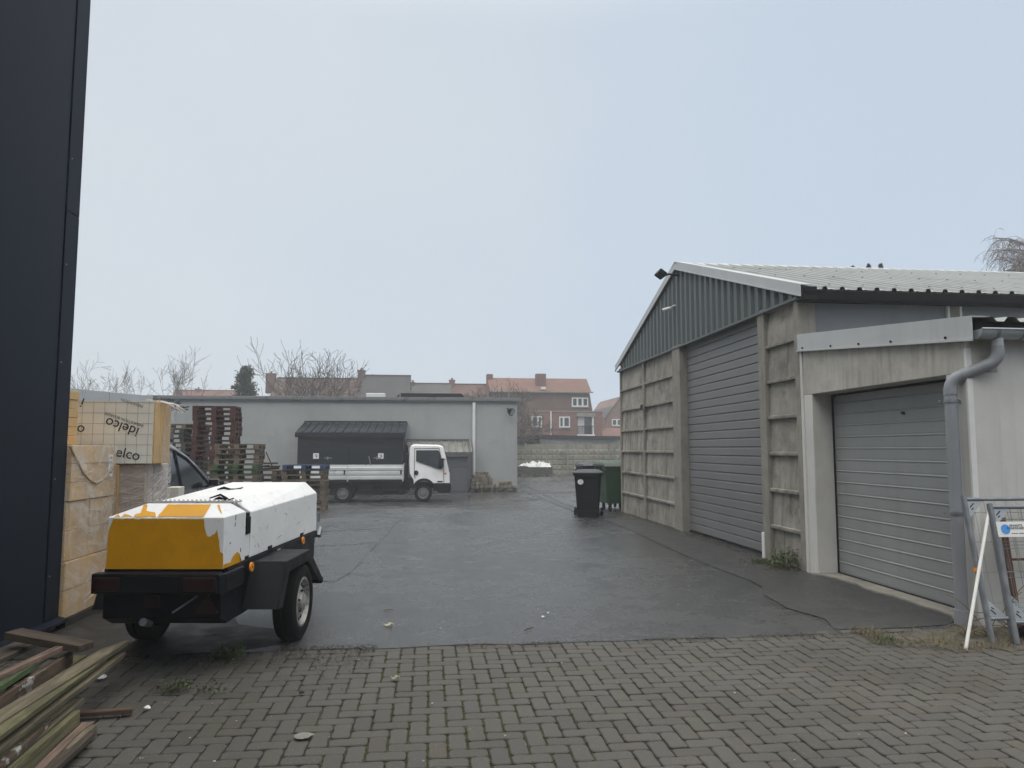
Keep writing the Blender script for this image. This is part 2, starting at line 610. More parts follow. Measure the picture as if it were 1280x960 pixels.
sheet('ground', frange(-148, 148, 8), frange(-58, 15, 6) + frange(17, 30, 1) + frange(34, 148, 6),
      lambda x, y: gz(y) - 0.09, SOIL)


def asph_z(x, y):
    return gz(y) + 0.006 * mnoise.noise(Vector((x * 0.5, y * 0.5, 1)))


def asph_front(x):
    return 6.26 + 0.055 * mnoise.noise(Vector((x * 1.7, 0, 0))) + 0.02 * mnoise.noise(Vector((x * 9, 3, 0))) + (0.1 if x > 4.3 else 0) * min((x - 4.3) * 2, 1)


b = MB()
xs = frange(-16, 24, 0.16)
ys = [0.0] + frange(0.4, 12, 0.7) + frange(12.5, 24, 0.6) + frange(26, 62, 3)
rows = []
for j, t in enumerate(ys):
    row = []
    for x in xs:
        y0 = asph_front(x)
        y = y0 + t if t < 12 else max(6.26 + t, y0 + t)
        z = asph_z(x, y)
        if j == 0:
            z = 0.004
        row.append(b.bm.verts.new((x, y, z)))
    rows.append(row)
skirt = [b.bm.verts.new((v.co.x, v.co.y - 0.015, -0.05)) for v in rows[0]]
for i in range(len(xs) - 1):
    b.bm.faces.new((skirt[i], skirt[i + 1], rows[0][i + 1], rows[0][i]))
    for j in range(len(ys) - 1):
        b.bm.faces.new((rows[j][i], rows[j][i + 1], rows[j + 1][i + 1], rows[j + 1][i]))
tag(b.build('asphalt_yard', ASPH, smooth=40), kind='structure')


def ground_patch(name, pts, m, dz=0.011, n=10):
    """a flat patch of surface that follows the ground, fan of small quads from a polygon"""
    b = MB()
    P = [Vector((p[0], p[1], 0)) for p in pts]
    f = b.face([(p.x, p.y, 0) for p in P])
    bmesh.ops.triangulate(b.bm, faces=[f])
    bmesh.ops.subdivide_edges(b.bm, edges=b.bm.edges[:], cuts=3, use_grid_fill=True)
    for v in b.bm.verts:
        v.co.z = asph_z(v.co.x, v.co.y) + dz
    return tag(b.build(name, m), kind='structure')


# newer asphalt in front of the garage
pp = [(5.24, 9.12), (4.6, 9.4), (4.15, 9.15), (3.95, 8.6), (3.7, 8.0), (3.62, 7.3), (3.75, 6.8), (3.62, 6.42), (4.3, 6.4), (4.75, 6.46), (4.98, 6.64), (5.24, 6.66)]
ground_patch('asphalt_patch', pp, ASPH_NEW, 0.007)


def seam(name, pixels, w, m=TAR, dz=0.009):
    pts = []
    raw = [on_ground(*p) for p in pixels]
    for a, c in zip(raw, raw[1:]):
        n = max(int((c - a).length / 0.35), 1)
        for k in range(n):
            pts.append(a.lerp(c, k / n))
    pts.append(raw[-1])
    b = MB()
    prev = None
    for i, p in enumerate(pts):
        d = (pts[min(i + 1, len(pts) - 1)] - pts[max(i - 1, 0)]).normalized()
        s = Vector((d.y, -d.x, 0))
        q = p + s * 0.05 * mnoise.noise(p * 2)
        ww = w * (0.7 + 0.6 * abs(mnoise.noise(p * 1.3)))
        e = [b.bm.verts.new((v.x, v.y, asph_z(v.x, v.y) + dz)) for v in (q - s * ww / 2, q + s * ww / 2)]
        if prev:
            b.bm.faces.new((prev[0], prev[1], e[1], e[0]))
        prev = e
    return tag(b.build(name, m), kind='structure')


SCUFF = mat('pale_scuff', (0.08, 0.08, 0.082), 0.35, 0.3, 6, 0.3, 90, 0.006)
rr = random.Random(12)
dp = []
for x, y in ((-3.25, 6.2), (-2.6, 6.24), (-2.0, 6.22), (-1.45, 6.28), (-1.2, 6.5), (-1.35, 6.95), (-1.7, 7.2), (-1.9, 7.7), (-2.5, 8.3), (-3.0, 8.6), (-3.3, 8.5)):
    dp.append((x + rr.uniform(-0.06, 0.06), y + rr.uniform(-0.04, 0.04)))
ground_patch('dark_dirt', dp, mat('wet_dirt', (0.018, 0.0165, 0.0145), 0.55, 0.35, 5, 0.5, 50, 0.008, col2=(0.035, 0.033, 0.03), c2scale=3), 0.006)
seam('tar_seam', [(640, 600), (668, 612), (700, 628), (740, 641)], 0.16)
seam('tar_seam', [(655, 613), (672, 621), (690, 628), (722, 640)], 0.2)
seam('tar_seam', [(648, 616), (690, 616), (722, 615)], 0.35)
seam('tar_seam', [(655, 622), (676, 625), (640, 626)], 0.25)
ground_patch('asphalt_patch', [tuple(on_ground(*p)[:2]) for p in ((756, 649), (800, 668), (860, 696), (900, 712), (938, 726), (985, 752))] + [(4.9, 8.9), (4.92, 11), (4.94, 14), (4.95, 17.2)], ASPH_NEW, 0.005)
ground_patch('asphalt_patch', [tuple(on_ground(*p)[:2]) for p in ((503, 648), (492, 657), (484, 668), (462, 690), (452, 702), (438, 716), (418, 728), (402, 727), (395, 690), (402, 652), (440, 647))], ASPH_OLD, 0.005)
seam('tar_seam', [(690, 598), (722, 610)], 0.12)
seam('road_scuff', [(404, 664), (450, 662), (478, 661)], 0.12, SCUFF)
seam('road_scuff', [(400, 682), (440, 681), (466, 678)], 0.1, SCUFF)

# --- paving of interlocking bricks in a herringbone, every brick modelled
def paving():
    U = 0.11
    JT = 0.0075
    b = MB()
    rnd = random.Random(5)
    lay = b.bm.loops.layers.color.new('tone')
    x0, x1, y0, y1 = -5.2, 7.6, 1.6, 6.33

    def brick(ax, ay, w, h):
        cx, cy = ax + w / 2, ay + h / 2
        if not (x0 < cx < x1 and y0 < cy < y1):
            return
        t = rnd.uniform(0.92, 1.08)
        if rnd.random() < 0.04:
            t *= 1.25
        tone = (t * rnd.uniform(0.985, 1.02), t, t * rnd.uniform(0.97, 1.02), 1)
        dz = rnd.uniform(-0.0025, 0.0025) - 0.004 + 0.012 * mnoise.noise(Vector((cx * 0.35, cy * 0.35, 7)))
        tx, ty = rnd.uniform(-0.012, 0.012), rnd.uniform(-0.012, 0.012)
        an = rnd.uniform(-0.012, 0.012)
        ca, sa = math.cos(an), math.sin(an)
        # outline with chamfered corners and a slight waist (bone-shaped paver)
        hw, hh = w / 2 - JT / 2, h / 2 - JT / 2
        c = 0.02
        e = c * 0.3
        wz = 0.0035
        if w > h:
            out = [(-hw + e, -hh + e), (-hw + c, -hh), (-hw * 0.45, -hh - 0 * wz), (0, -hh + wz), (hw * 0.45, -hh), (hw - c, -hh), (hw - e, -hh + e), (hw, -hh + c), (hw, hh - c), (hw - e, hh - e), (hw - c, hh), (hw * 0.45, hh), (0, hh - wz), (-hw * 0.45, hh), (-hw + c, hh), (-hw + e, hh - e), (-hw, hh - c), (-hw, -hh + c)]
        else:
            out = [(-hw + e, -hh + e), (-hw + c, -hh), (hw - c, -hh), (hw - e, -hh + e), (hw, -hh + c), (hw, -hh * 0.45), (hw - wz, 0), (hw, hh * 0.45), (hw, hh - c), (hw - e, hh - e), (hw - c, hh), (-hw + c, hh), (-hw + e, hh - e), (-hw, hh - c), (-hw, hh * 0.45), (-hw + wz, 0), (-hw, -hh * 0.45), (-hw, -hh + c)]

        out = [(u + rnd.uniform(-0.0018, 0.0018), v + rnd.uniform(-0.0018, 0.0018)) for u, v in out]

        def P(u, v, s, z):
            u, v = u * s[0], v * s[1]
            return (cx + u * ca - v * sa, cy + u * sa + v * ca, z + dz + u * tx + v * ty)
        s_in = ((hw - 0.006) / hw, (hh - 0.006) / hh)
        top = [b.bm.verts.new(P(u, v, s_in, 0)) for u, v in out]
        mid = [b.bm.verts.new(P(u, v, (1, 1), -0.005)) for u, v in out]
        low = [b.bm.verts.new(P(u, v, (1, 1), -0.04)) for u, v in out]
        fs = [b.bm.faces.new(top)]
        n = len(out)
        for A, B in ((mid, top), (low, mid)):
            for i in range(n):
                fs.append(b.bm.faces.new((A[i], A[(i + 1) % n], B[(i + 1) % n], B[i])))
        for f in fs:
            for lp in f.loops:
                lp[lay] = tone

    ni0, ni1 = int(x0 / U) - 2, int(x1 / U) + 2
    nj0, nj1 = int(y0 / U) - 2, int(y1 / U) + 2
    for i in range(ni0, ni1):
        for j in range(nj0, nj1):
            k = (i - j) % 4
            if k == 0:
                brick(i * U, j * U, 2 * U, U)
            elif k == 3:
                brick(i * U, j * U, U, 2 * U)
    m, g, bs, vec, oi = base_mat('paving_brick')
    at = g.new('ShaderNodeVertexColor', layer_name='tone')
    n1 = g.noise(vec, 1.1, 6, 0.65, 0.5)
    n2 = g.noise(vec, 45, 4, 0.7)
    n3 = g.noise(vec, 0.5, 3)
    c = g.mix(g.ramp(n1, 0.3, 0.7), (0.07, 0.065, 0.057), (0.096, 0.0905, 0.081))
    c = g.mix(1.0, c, at.outputs[0], 'MULTIPLY')
    c = g.mix(g.ramp(n2, 0.5, 0.75, 0, 0.55), c, (0.06, 0.052, 0.043))
    sp = g.noise(vec, 120, 2, 0.6)
    c = g.mix(g.ramp(sp, 0.62, 0.72, 0, 0.5), c, (0.28, 0.26, 0.22))
    # soiled and mossy areas of their own outline
    c = g.mix(g.ramp(n3, 0.5, 0.68, 0, 0.3), c, (0.06, 0.055, 0.04))
    g.link(c, bs.inputs['Base Color'])
    g.link(g.ramp(n1, 0.3, 0.7, 0.62, 0.85), bs.inputs['Roughness'])
    bs.inputs['Specular IOR Level'].default_value = 0.35
    bp = g.new('ShaderNodeBump')
    bp.inputs['Strength'].default_value = 0.5
    bp.inputs['Distance'].default_value = 0.004
    g.link(n2, bp.inputs['Height'])
    g.link(bp.outputs[0], bs.inputs['Normal'])
    tag(b.build('brick_paving', m), kind='structure')
    # joints: sand, soil and moss
    m, g, bs, vec, oi = base_mat('joint_sand')
    tc = g.n['Texture Coordinate']
    n1 = g.noise(tc.outputs['Object'], 2.2, 6, 0.7)
    sx = g.new('ShaderNodeSeparateXYZ')
    g.link(tc.outputs['Object'], sx.inputs[0])
    band = g.math('SUBTRACT', 1.0, g.math('ABSOLUTE', g.math('DIVIDE', g.math('SUBTRACT', sx.outputs[0], 0.15), 1.1)), True)
    mo = g.ramp(g.math('ADD', n1, g.math('MULTIPLY', band, 0.2)), 0.5, 0.66)
    c = g.mix(mo, (0.022, 0.019, 0.015), (0.05, 0.056, 0.014))
    g.link(c, bs.inputs['Base Color'])
    bs.inputs['Roughness'].default_value = 1.0
    sheet('paving_bed', frange(-8, 9, 0.5), frange(-4, 6.45, 0.5), lambda x, y: -0.016 + 0.012 * mnoise.noise(Vector((x * 0.35, y * 0.35, 7))), m)
    # moss cushions standing up between the bricks of the middle strip
    b = MB()
    rnd = random.Random(11)
    cells = []
    for i in range(-12, 22):
        for j in range(28, 57):
            cells.append((i, j))
    for i, j in cells:
        x, y = i * U, j * U
        w = 1 - abs((x - 0.22) / 0.85)
        if w <= 0:
            continue
        for t in range(10):
            if rnd.random() < w * 1.1:
                if rnd.random() < 0.75:
                    px, py = x + rnd.gauss(0, 0.0035), y + rnd.uniform(0, U)
                else:
                    px, py = x + rnd.uniform(0, U), y + rnd.gauss(0, 0.0035)
                k = (int(math.floor(px / U)) - int(math.floor(py / U))) % 4
                r = rnd.uniform(0.003, 0.0085)
                z = -0.004 + 0.012 * mnoise.noise(Vector((px * 0.35, py * 0.35, 7)))
                # keep cushions on the joints only: test the cell edge that carries a joint
                fx, fy = px / U - math.floor(px / U + 0.5), py / U - math.floor(py / U + 0.5)
                onx, ony = abs(fx) < 0.06, abs(fy) < 0.06
                ci, cj = int(math.floor(px / U + 0.5)), int(math.floor(py / U + 0.5))
                if onx and not ony:
                    kk = (ci - 1 - int(math.floor(py / U))) % 4
                    if kk == 0:
                        continue
                elif ony and not onx:
                    kk = (int(math.floor(px / U)) - (cj - 1)) % 4
                    if kk == 3:
                        continue
                n = 5
                a0 = rnd.uniform(0, 6)
                ring = [b.bm.verts.new((px + r * math.cos(a0 + 2 * PI * q / n) * rnd.uniform(0.7, 1.2), py + r * math.sin(a0 + 2 * PI * q / n) * rnd.uniform(0.7, 1.4), z - 0.006)) for q in range(n)]
                tip = b.bm.verts.new((px, py, z + r * 0.5))
                for q in range(n):
                    b.bm.faces.new((ring[q], ring[(q + 1) % n], tip))
    o = b.build('moss', leaf_mat('moss_leaf', (0.055, 0.056, 0.014)))
    tag(o, 'green moss in the joints of the brick paving', 'moss', kind='stuff')


paving()

# ------------------------------------------------------------ world, light, haze, camera
w = bpy.data.worlds.new('World')
scene.world = w
w.use_nodes = True
g = NT(w)
bg = g.n['Background']
sky = g.new('ShaderNodeTexSky')
sky.sky_type = 'NISHITA'
sky.sun_disc = False
SUN_EL, SUN_ROT = R(48), R(205)
sky.sun_elevation = SUN_EL
sky.sun_rotation = SUN_ROT
sky.air_density = 1.0
sky.dust_density = 4.0
tc = g.new('ShaderNodeTexCoord')
sp = g.new('ShaderNodeSeparateXYZ')
g.link(tc.outputs['Generated'], sp.inputs[0])
cloud = g.math('SUBTRACT', g.noise(tc.outputs['Generated'], 1.6, 3, 0.5), g.math('MULTIPLY', sp.outputs[0], 0.75))
lift = g.ramp(sp.outputs[2], 0.5, 0.92, 0.0, 1.0)
grey = g.mix(g.ramp(cloud, 0.1, 0.95), SKY_A, SKY_B)
grey = g.mix(lift, grey, SKY_TOP)
c = g.mix(0.94, sky.outputs[0], grey)
g.link(c, bg.inputs[0])
bg.inputs[1].default_value = 0.1

sl = bpy.data.lights.new('sun', 'SUN')
sl.energy = SUN_E
sl.angle = R(40)
sl.color = (1.0, 0.97, 0.93)
so = bpy.data.objects.new('sun', sl)
COL.objects.link(so)
# sun_rotation is clockwise from +Y seen from above
sd = Vector((math.sin(SUN_ROT) * math.cos(SUN_EL), math.cos(SUN_ROT) * math.cos(SUN_EL), math.sin(SUN_EL)))
so.rotation_euler = (-sd).to_track_quat('-Z', 'Y').to_euler()

hz = MB()
hz.box(-152, 152, -62, 152, -1.5, 12.6)
m = bpy.data.materials.new('haze_air')
m.use_nodes = True
for n in list(m.node_tree.nodes):
    if n.type == 'BSDF_PRINCIPLED':
        m.node_tree.nodes.remove(n)
vol = m.node_tree.nodes.new('ShaderNodeVolumePrincipled')
vol.inputs['Color'].default_value = (0.92, 0.95, 0.98, 1)
vol.inputs['Density'].default_value = HAZE
m.node_tree.links.new(vol.outputs[0], [n for n in m.node_tree.nodes if n.type == 'OUTPUT_MATERIAL'][0].inputs['Volume'])
tag(hz.build('haze', m), 'pale grey fog filling the air over the yard', 'haze', kind='stuff')

cd = bpy.data.cameras.new('camera')
cd.sensor_fit = 'HORIZONTAL'
cd.sensor_width = 36
cd.lens = 36 * F_PX / 1280
cd.clip_start = 0.05
cd.clip_end = 1000
co = bpy.data.objects.new('camera', cd)
COL.objects.link(co)
M = Matrix((RT, UPV, -FW)).transposed().to_4x4()
M.translation = EYEP
co.matrix_world = M
scene.camera = co
scene.render.engine = 'CYCLES'
cy = scene.cycles
cy.use_denoising = True
cy.max_bounces = 6
cy.diffuse_bounces = 3
cy.glossy_bounces = 3
cy.volume_bounces = 1
cy.use_adaptive_sampling = True
cy.adaptive_threshold = 0.015
vs = scene.view_settings
vs.view_transform = 'Standard'
vs.look = 'None'
vs.exposure = EXPOSURE
vs.gamma = 1
vs.use_curve_mapping = False

# ------------------------------------------------------------ concrete hall with the gable
XF = 5.0                       # plane of the hall and garage fronts
EAVE, RIDGE, YR = 3.72, 5.29, 14.25
Y_NEAR, Y_FAR = 9.43, 19.0
SL = (RIDGE - EAVE) / (YR - Y_NEAR)


def roof_z(y):
    return RIDGE - SL * abs(y - YR)


HO = (XF, YR, 0)
hall = thing('concrete_hall', 'long concrete panel hall with grey green corrugated gable and big grey sectional door', 'building', HO)


def hpart(name, b, m, parent=hall, **k):
    return b.build(name, m, parent, off=HO, **k)


def panel_bay(y0, y1, rows, seed):
    b = MB()
    rnd = random.Random(seed)
    for z0, z1 in zip(rows, rows[1:]):
        prof = []
        t = 0.012
        tilt = rnd.uniform(-0.008, 0.008)
        # slightly dished face with a projecting ledge on its top edge
        prof += [(XF + t, z0), (XF + t + 0.006 + tilt, z0 + (z1 - z0) * 0.3), (XF + t + 0.016, z0 + (z1 - z0) * 0.6), (XF + t + 0.024, z1 - 0.1), (XF + t + 0.028, z1 - 0.054),
                 (XF - 0.02, z1 - 0.052), (XF - 0.024, z1 - 0.04), (XF - 0.022, z1 - 0.008), (XF + t, z1)]
        n = 7
        for k in range(n):
            a, c = y0 + (y1 - y0) * k / n, y0 + (y1 - y0) * (k + 1) / n
            A = [b.bm.verts.new((x + 0.006 * mnoise.noise(Vector((a * 3, z * 5, seed))), a, z)) for x, z in prof]
            B = [b.bm.verts.new((x + 0.006 * mnoise.noise(Vector((c * 3, z * 5, seed))), c, z)) for x, z in prof]
            for i in range(len(prof) - 1):
                b.bm.faces.new((A[i], B[i], B[i + 1], A[i + 1]))
    b.box(XF + 0.075, XF + 0.2, y0, y1, -0.1, rows[-1])
    hpart('wall_panel', b, CONC, smooth=35, weld=True)


def ledge_rows(n, z0=-0.1, top=EAVE - 0.02):
    return [z0] + [0.52 + (top - 0.52) * i / (n - 1) for i in range(n)]


panel_bay(16.9, 18.93, ledge_rows(7), 1)
panel_bay(14.66, 16.79, ledge_rows(7), 2)
panel_bay(9.56, 10.46, ledge_rows(7, top=EAVE - 0.03), 3)
for y0, y1, dx in ((18.93, Y_FAR, -0.035), (16.79, 16.9, -0.04), (14.2, 14.66, -0.06), (10.46, 10.68, -0.045), (Y_NEAR + 0.003, 9.56, -0.04)):
    b = MB()
    b.box(XF + dx, XF + 0.22, y0, y1, -0.1, EAVE - 0.005)
    hpart('wall_post', b, CONC_POST, bevel=0.012)
# pale guard post at the door's near edge
b = MB()
b.box(XF - 0.065, XF - 0.005, 10.62, 10.69, -0.05, 0.38)
hpart('guard_strip', b, WHITE_FRAME, bevel=0.006)


def sectional(b, x, y0, y1, z0, z1, n, groove=0.014, bead=False):
    h = (z1 - z0) / n
    prof = []
    for i in range(n):
        a, c = z0 + h * i, z0 + h * (i + 1)
        if bead:
            prof += [(x + 0.006, a), (x + 0.004, a + 0.02), (x + 0.003, c - 0.02), (x - 0.004, c - 0.014), (x - 0.004, c - 0.011), (x + 0.005, c)]
            continue
        prof += [(x + groove, a + 0.001), (x - 0.002, a + 0.016), (x, c - 0.022), (x + 0.004, c - 0.008), (x + groove, c - 0.001)]
    b.strip([(px, z) for px, z in prof], y0, y1, axis='_') if False else None
    A = [b.bm.verts.new((px, y0, z)) for px, z in prof]
    B = [b.bm.verts.new((px, y1, z)) for px, z in prof]
    for i in range(len(prof) - 1):
        b.bm.faces.new((A[i], B[i], B[i + 1], A[i + 1]))


b = MB()
sectional(b, XF + 0.1, 10.66, 14.22, 0.03, EAVE - 0.02, 25)
door = hpart('sectional_door', b, DOOR_GREY)
b = MB()
b.box(XF + 0.085, XF + 0.125, 10.68, 14.2, -0.03, 0.03)
hpart('bottom_seal', b, RUBBER, door)

# gable of trapezoid sheeting
b = MB()
prof = []
y = Y_NEAR - 0.02
p = 0.262
while y < Y_FAR + 0.02:
    prof += [(y, -0.012), (y + p * 0.36, -0.012), (y + p * 0.5, -0.055), (y + p * 0.86, -0.055)]
    y += p
prof = [q for q in prof if q[0] < Y_FAR + 0.02]
for (ya, da), (yb, db) in zip(prof, prof[1:]):
    za, zb = max(roof_z(ya) - 0.03, EAVE + 0.001), max(roof_z(yb) - 0.03, EAVE + 0.001)
    b.face([(XF + da, ya, EAVE - 0.035), (XF + db, yb, EAVE - 0.035), (XF + db, yb, zb), (XF + da, ya, za)])
hpart('gable_sheeting', b, CLAD_GREEN)
b = MB()
b.box(XF - 0.075, XF + 0.02, Y_NEAR - 0.1, Y_FAR + 0.12, EAVE - 0.075, EAVE - 0.036)
hpart('gable_trim', b, CLAD_GREEN, bevel=0.004)
# gable backing wall
b = MB()
b.prism([(Y_NEAR, EAVE - 0.02), (Y_FAR, EAVE - 0.02), (YR, RIDGE - 0.08)], XF + 0.03, XF + 0.2, axis='x')
hpart('gable_wall', b, CONC)

# ribbed metal roof, two slopes
b = MB()
XE = 24.0


def slope(ye, sgn):
    x = XF - 0.09
    xs = []
    while x < XE:
        xs += [(x, 0.0), (x + 0.075, 0.0), (x + 0.095, 0.042), (x + 0.14, 0.042), (x + 0.16, 0.0), (x + 0.205, 0.006)]
        x += 0.25
    zE = roof_z(ye) + 0.1
    for (xa, ha), (xb, hb) in zip(xs, xs[1:]):
        b.face([(xa, ye, zE + ha), (xb, ye, zE + hb), (xb, YR, RIDGE + 0.07 + hb), (xa, YR, RIDGE + 0.07 + ha)])


slope(Y_NEAR - 0.16, 1)
slope(Y_FAR + 0.16, -1)
rf = hpart('roof', b, ROOF_SHEET)
b = MB()
x = XF - 0.09
while x < 15:
    b.box(x + 0.087, x + 0.15, Y_NEAR - 0.15, Y_NEAR - 0.12, roof_z(Y_NEAR - 0.16) + 0.09, roof_z(Y_NEAR - 0.16) + 0.135)
    x += 0.25
pieces(b, 'rib_filler', RUBBER, rf, off=HO)
b = MB()
rnd = random.Random(2)
x = XF + 0.03
while x < 15:
    for yy in (9.6, 11.2, 12.8):
        zz = roof_z(yy) + 0.092 + 0.045 * (1 - (yy - 9.3) / 5 * 0.6)
        b.box(x - 0.012, x + 0.012, yy - 0.012, yy + 0.012, zz - 0.01, zz + 0.008)
    x += 0.5
tag(hpart('roof_screw', b, GUTTER_DARK, rf), kind='stuff')
b = MB()
b.prism([(YR - 0.22, RIDGE + 0.02), (YR, RIDGE + 0.115), (YR + 0.22, RIDGE + 0.02), (YR, RIDGE + 0.09)], XF - 0.1, XE, axis='x')
hpart('ridge_cap', b, FLASH, rf)
# verge flashings: wide pale boards following the slopes
b = MB()
for ye in (Y_NEAR - 0.2, Y_FAR + 0.2):
    zt, zr = roof_z(ye) + 0.17, RIDGE + 0.13
    poly = [(ye, zt), (YR, zr), (YR, zr - 0.17), (ye, zt - 0.17)]
    b.prism(poly, XF - 0.1, XF - 0.085, axis='x')
    b.prism([(ye, zt), (YR, zr), (YR, zr - 0.012), (ye, zt - 0.012)], XF - 0.085, XF + 0.08, axis='x')
    b.prism([(ye, zt - 0.15), (YR, zr - 0.15), (YR, zr - 0.17), (ye, zt - 0.17)], XF - 0.112, XF - 0.1, axis='x')
hpart('verge_flashing', b, FLASH)
# dark box gutter on the near eave with end cap
b = MB()
yg = Y_NEAR - 0.2
prof = [(yy, zz_ - 0.012) for yy, zz_ in [(yg + 0.17, EAVE + 0.03), (yg + 0.17, EAVE - 0.1), (yg + 0.13, EAVE - 0.115), (yg + 0.03, EAVE - 0.115), (yg, EAVE - 0.08), (yg - 0.02, EAVE + 0.03), (yg - 0.012, EAVE + 0.035), (yg + 0.01, EAVE - 0.07), (yg + 0.04, EAVE - 0.1), (yg + 0.15, EAVE - 0.09), (yg + 0.15, EAVE + 0.03)]]
b.prism(prof, XF - 0.06, XE, axis='x')
gut = hpart('gutter', b, GUTTER_DARK)
b = MB()
b.box(XF - 0.075, XF + 0.14, yg - 0.01, yg + 0.16, EAVE - 0.11, EAVE + 0.075)
hpart('gutter_end', b, GUTTER_DARK, gut, bevel=0.008)
# eave-side wall of the hall, seen above the garage roof
b = MB()
b.box(XF + 0.2, XE, Y_NEAR + 0.12, Y_NEAR + 0.3, -0.1, EAVE - 0.01)
hpart('side_wall', b, CONC)
b = MB()
b.box(XF + 0.003, XF + 0.13, Y_NEAR - 0.003, Y_NEAR + 0.002, 2.9, EAVE - 0.09)
hpart('corner_strip', b, CONC_POST)
xw = XF + 0.16
k = 0
while xw < 22:
    b = MB()
    b.box(xw + 0.025, xw + 2.02, Y_NEAR + 0.05, Y_NEAR + 0.1, 2.95, EAVE - 0.06)
    win = hpart('window_panel', b, PANEL_GREY)
    b = MB()
    b.box(xw, xw + 0.03, Y_NEAR + 0.005, Y_NEAR + 0.115, 2.95, EAVE - 0.06)
    b.box(xw + 2.015, xw + 2.045, Y_NEAR + 0.005, Y_NEAR + 0.115, 2.95, EAVE - 0.06)
    hpart('window_frame', b, WHITE_FRAME, win)
    b = MB()
    b.box(xw + 2.048, xw + 2.2, Y_NEAR + 0.01, Y_NEAR + 0.15, 0, EAVE - 0.02)
    hpart('wall_post', b, CONC_POST)
    xw += 2.2
# far walls
b = MB()
b.box(XF + 0.2, XE, Y_FAR - 0.25, Y_FAR - 0.02, -0.5, EAVE)
hpart('back_wall', b, CONC)
# floodlight on the gable apex
p = at_x(830, 346, XF - 0.35)
fl = thing('floodlight', 'small dark floodlight on a bracket at the peak of the corrugated gable', 'floodlight', tuple(p))
b = MB()
Mx = Matrix.Rotation(R(35), 4, 'Y')
b.box(-0.17, 0.0, -0.15, 0.15, -0.05, 0.06, Mx)
b.build('lamp_head', BLACK_PLASTIC, fl, bevel=0.02)
b = MB()
b.box(-0.172, -0.168, -0.125, 0.125, -0.035, 0.045, Mx)
b.build('lens', GLASS, fl)
b = MB()
b.tube([(0.0, 0, 0.02), (0.1, 0, 0.06), (0.36, 0, 0.03)], 0.02, 8)
b.build('bracket', BLACK_PLASTIC, fl)
# small white camera
p = at_x(838, 385, XF - 0.12)
cm_ = thing('security_camera', 'small white security camera pointing out from the middle of the corrugated gable', 'camera', tuple(p))
b = MB()
b.tube([(-0.13, 0.09, -0.03), (0.0, 0.0, 0.0)], [0.035, 0.032], 10)
b.build('camera_body', WHITE_FRAME, cm_, smooth=40)
b = MB()
b.tube([(0.0, 0, 0.0), (0.04, -0.06, 0.04), (0.1, -0.1, 0.04)], 0.014, 8)
b.build('arm', WHITE_FRAME, cm_)
p = at_x(803, 509, XF - 0.09)
al = thing('junction_box', 'small brown box on the concrete post left of the big hall door', 'junction box', tuple(p))
b = MB()
b.box(-0.02, 0.03, -0.09, 0.09, -0.07, 0.07)
b.build('box', CONC_POST, al, bevel=0.008)
b = MB()
b.box(-0.028, -0.02, -0.08, 0.08, -0.055, 0.055)
b.build('cover', GUTTER_DARK, al)

# ------------------------------------------------------------ garage annex
GO = (XF, 7.9, 0)
gar = thing('garage', 'low white rendered garage with pale sectional door and sloping metal roof beside the hall', 'garage', GO)
YC = 6.35


def gpart(name, b, m, parent=gar, **k):
    return b.build(name, m, parent, off=GO, **k)


def gtop(y):   # top of garage roof at y
    return 2.845 + (3.17 - 2.845) * (y - 6.2) / (9.43 - 6.2)


LINT = 2.335
XG = XF - 0.012
b = MB()   # left pier
b.box(XG, XF + 0.3, 9.18, 9.425, -0.1, LINT)
gpart('pier', b, WHITE_WALL, bevel=0.008)
b = MB()   # right pier
b.box(XG, XF + 0.3, YC, 6.63, -0.1, LINT)
gpart('pier', b, WHITE_WALL)
b = MB()
b.prism([(9.425, LINT + 0.001), (9.425, gtop(9.425) - 0.06), (YC, gtop(YC) - 0.06), (YC, LINT + 0.001)], XG, XF + 0.3, axis='x')
gpart('lintel', b, STAIN_WALL, bevel=0.006)
b = MB()
b.box(XF + 0.3, 12.0, YC, YC + 0.2, -0.1, gtop(YC) - 0.06)
gpart('side_wall', b, WHITE_WALL)
b = MB()
b.box(XG - 0.004, XG + 0.05, YC - 0.006, YC + 0.02, 0.0, gtop(YC) - 0.3)
gpart('corner_bead', b, WHITE_FRAME)
# narrow painted nib where garage and hall meet
b = MB()
b.box(XG - 0.02, XF + 0.1, 9.38, 9.445, -0.05, 3.0)
gpart('corner_nib', b, WHITE_WALL, bevel=0.006)
b = MB()
sectional(b, XF + 0.27, 6.6, 9.2, 0.035, LINT + 0.03, 16, bead=True)
gd = gpart('sectional_door', b, DOOR_LIGHT)
b = MB()
b.box(XF + 0.255, XF + 0.3, 6.64, 9.17, 0.0, 0.035)
gpart('bottom_seal', b, RUBBER, gd)
b = MB()
b.tube([(XF + 0.272, 7.72, 2.02), (XF + 0.25, 7.72, 2.02)], 0.018, 10)
gpart('lock', b, GUTTER_DARK, gd)
b = MB()
for ya in (9.155, 6.635):
    b.box(XF + 0.255, XF + 0.268, ya, ya + 0.02, 0.0, LINT)
b.box(XF + 0.25, XF + 0.262, 6.66, 9.15, LINT - 0.03, LINT - 0.003)
gpart('door_track', b, RUBBER)
b = MB()
rnd = random.Random(3)
pts = [(XF - 0.1, 6.6)] + [(XF + 0.02 + rnd.uniform(-0.02, 0.05), 6.75 + 0.24 * i) for i in range(10)] + [(XF - 0.12, 9.2), (XF + 0.31, 9.18), (XF + 0.31, 6.6)]
b.prism(pts, 0.002, 0.024, axis='z')
gpart('threshold', b, CONC_POST)
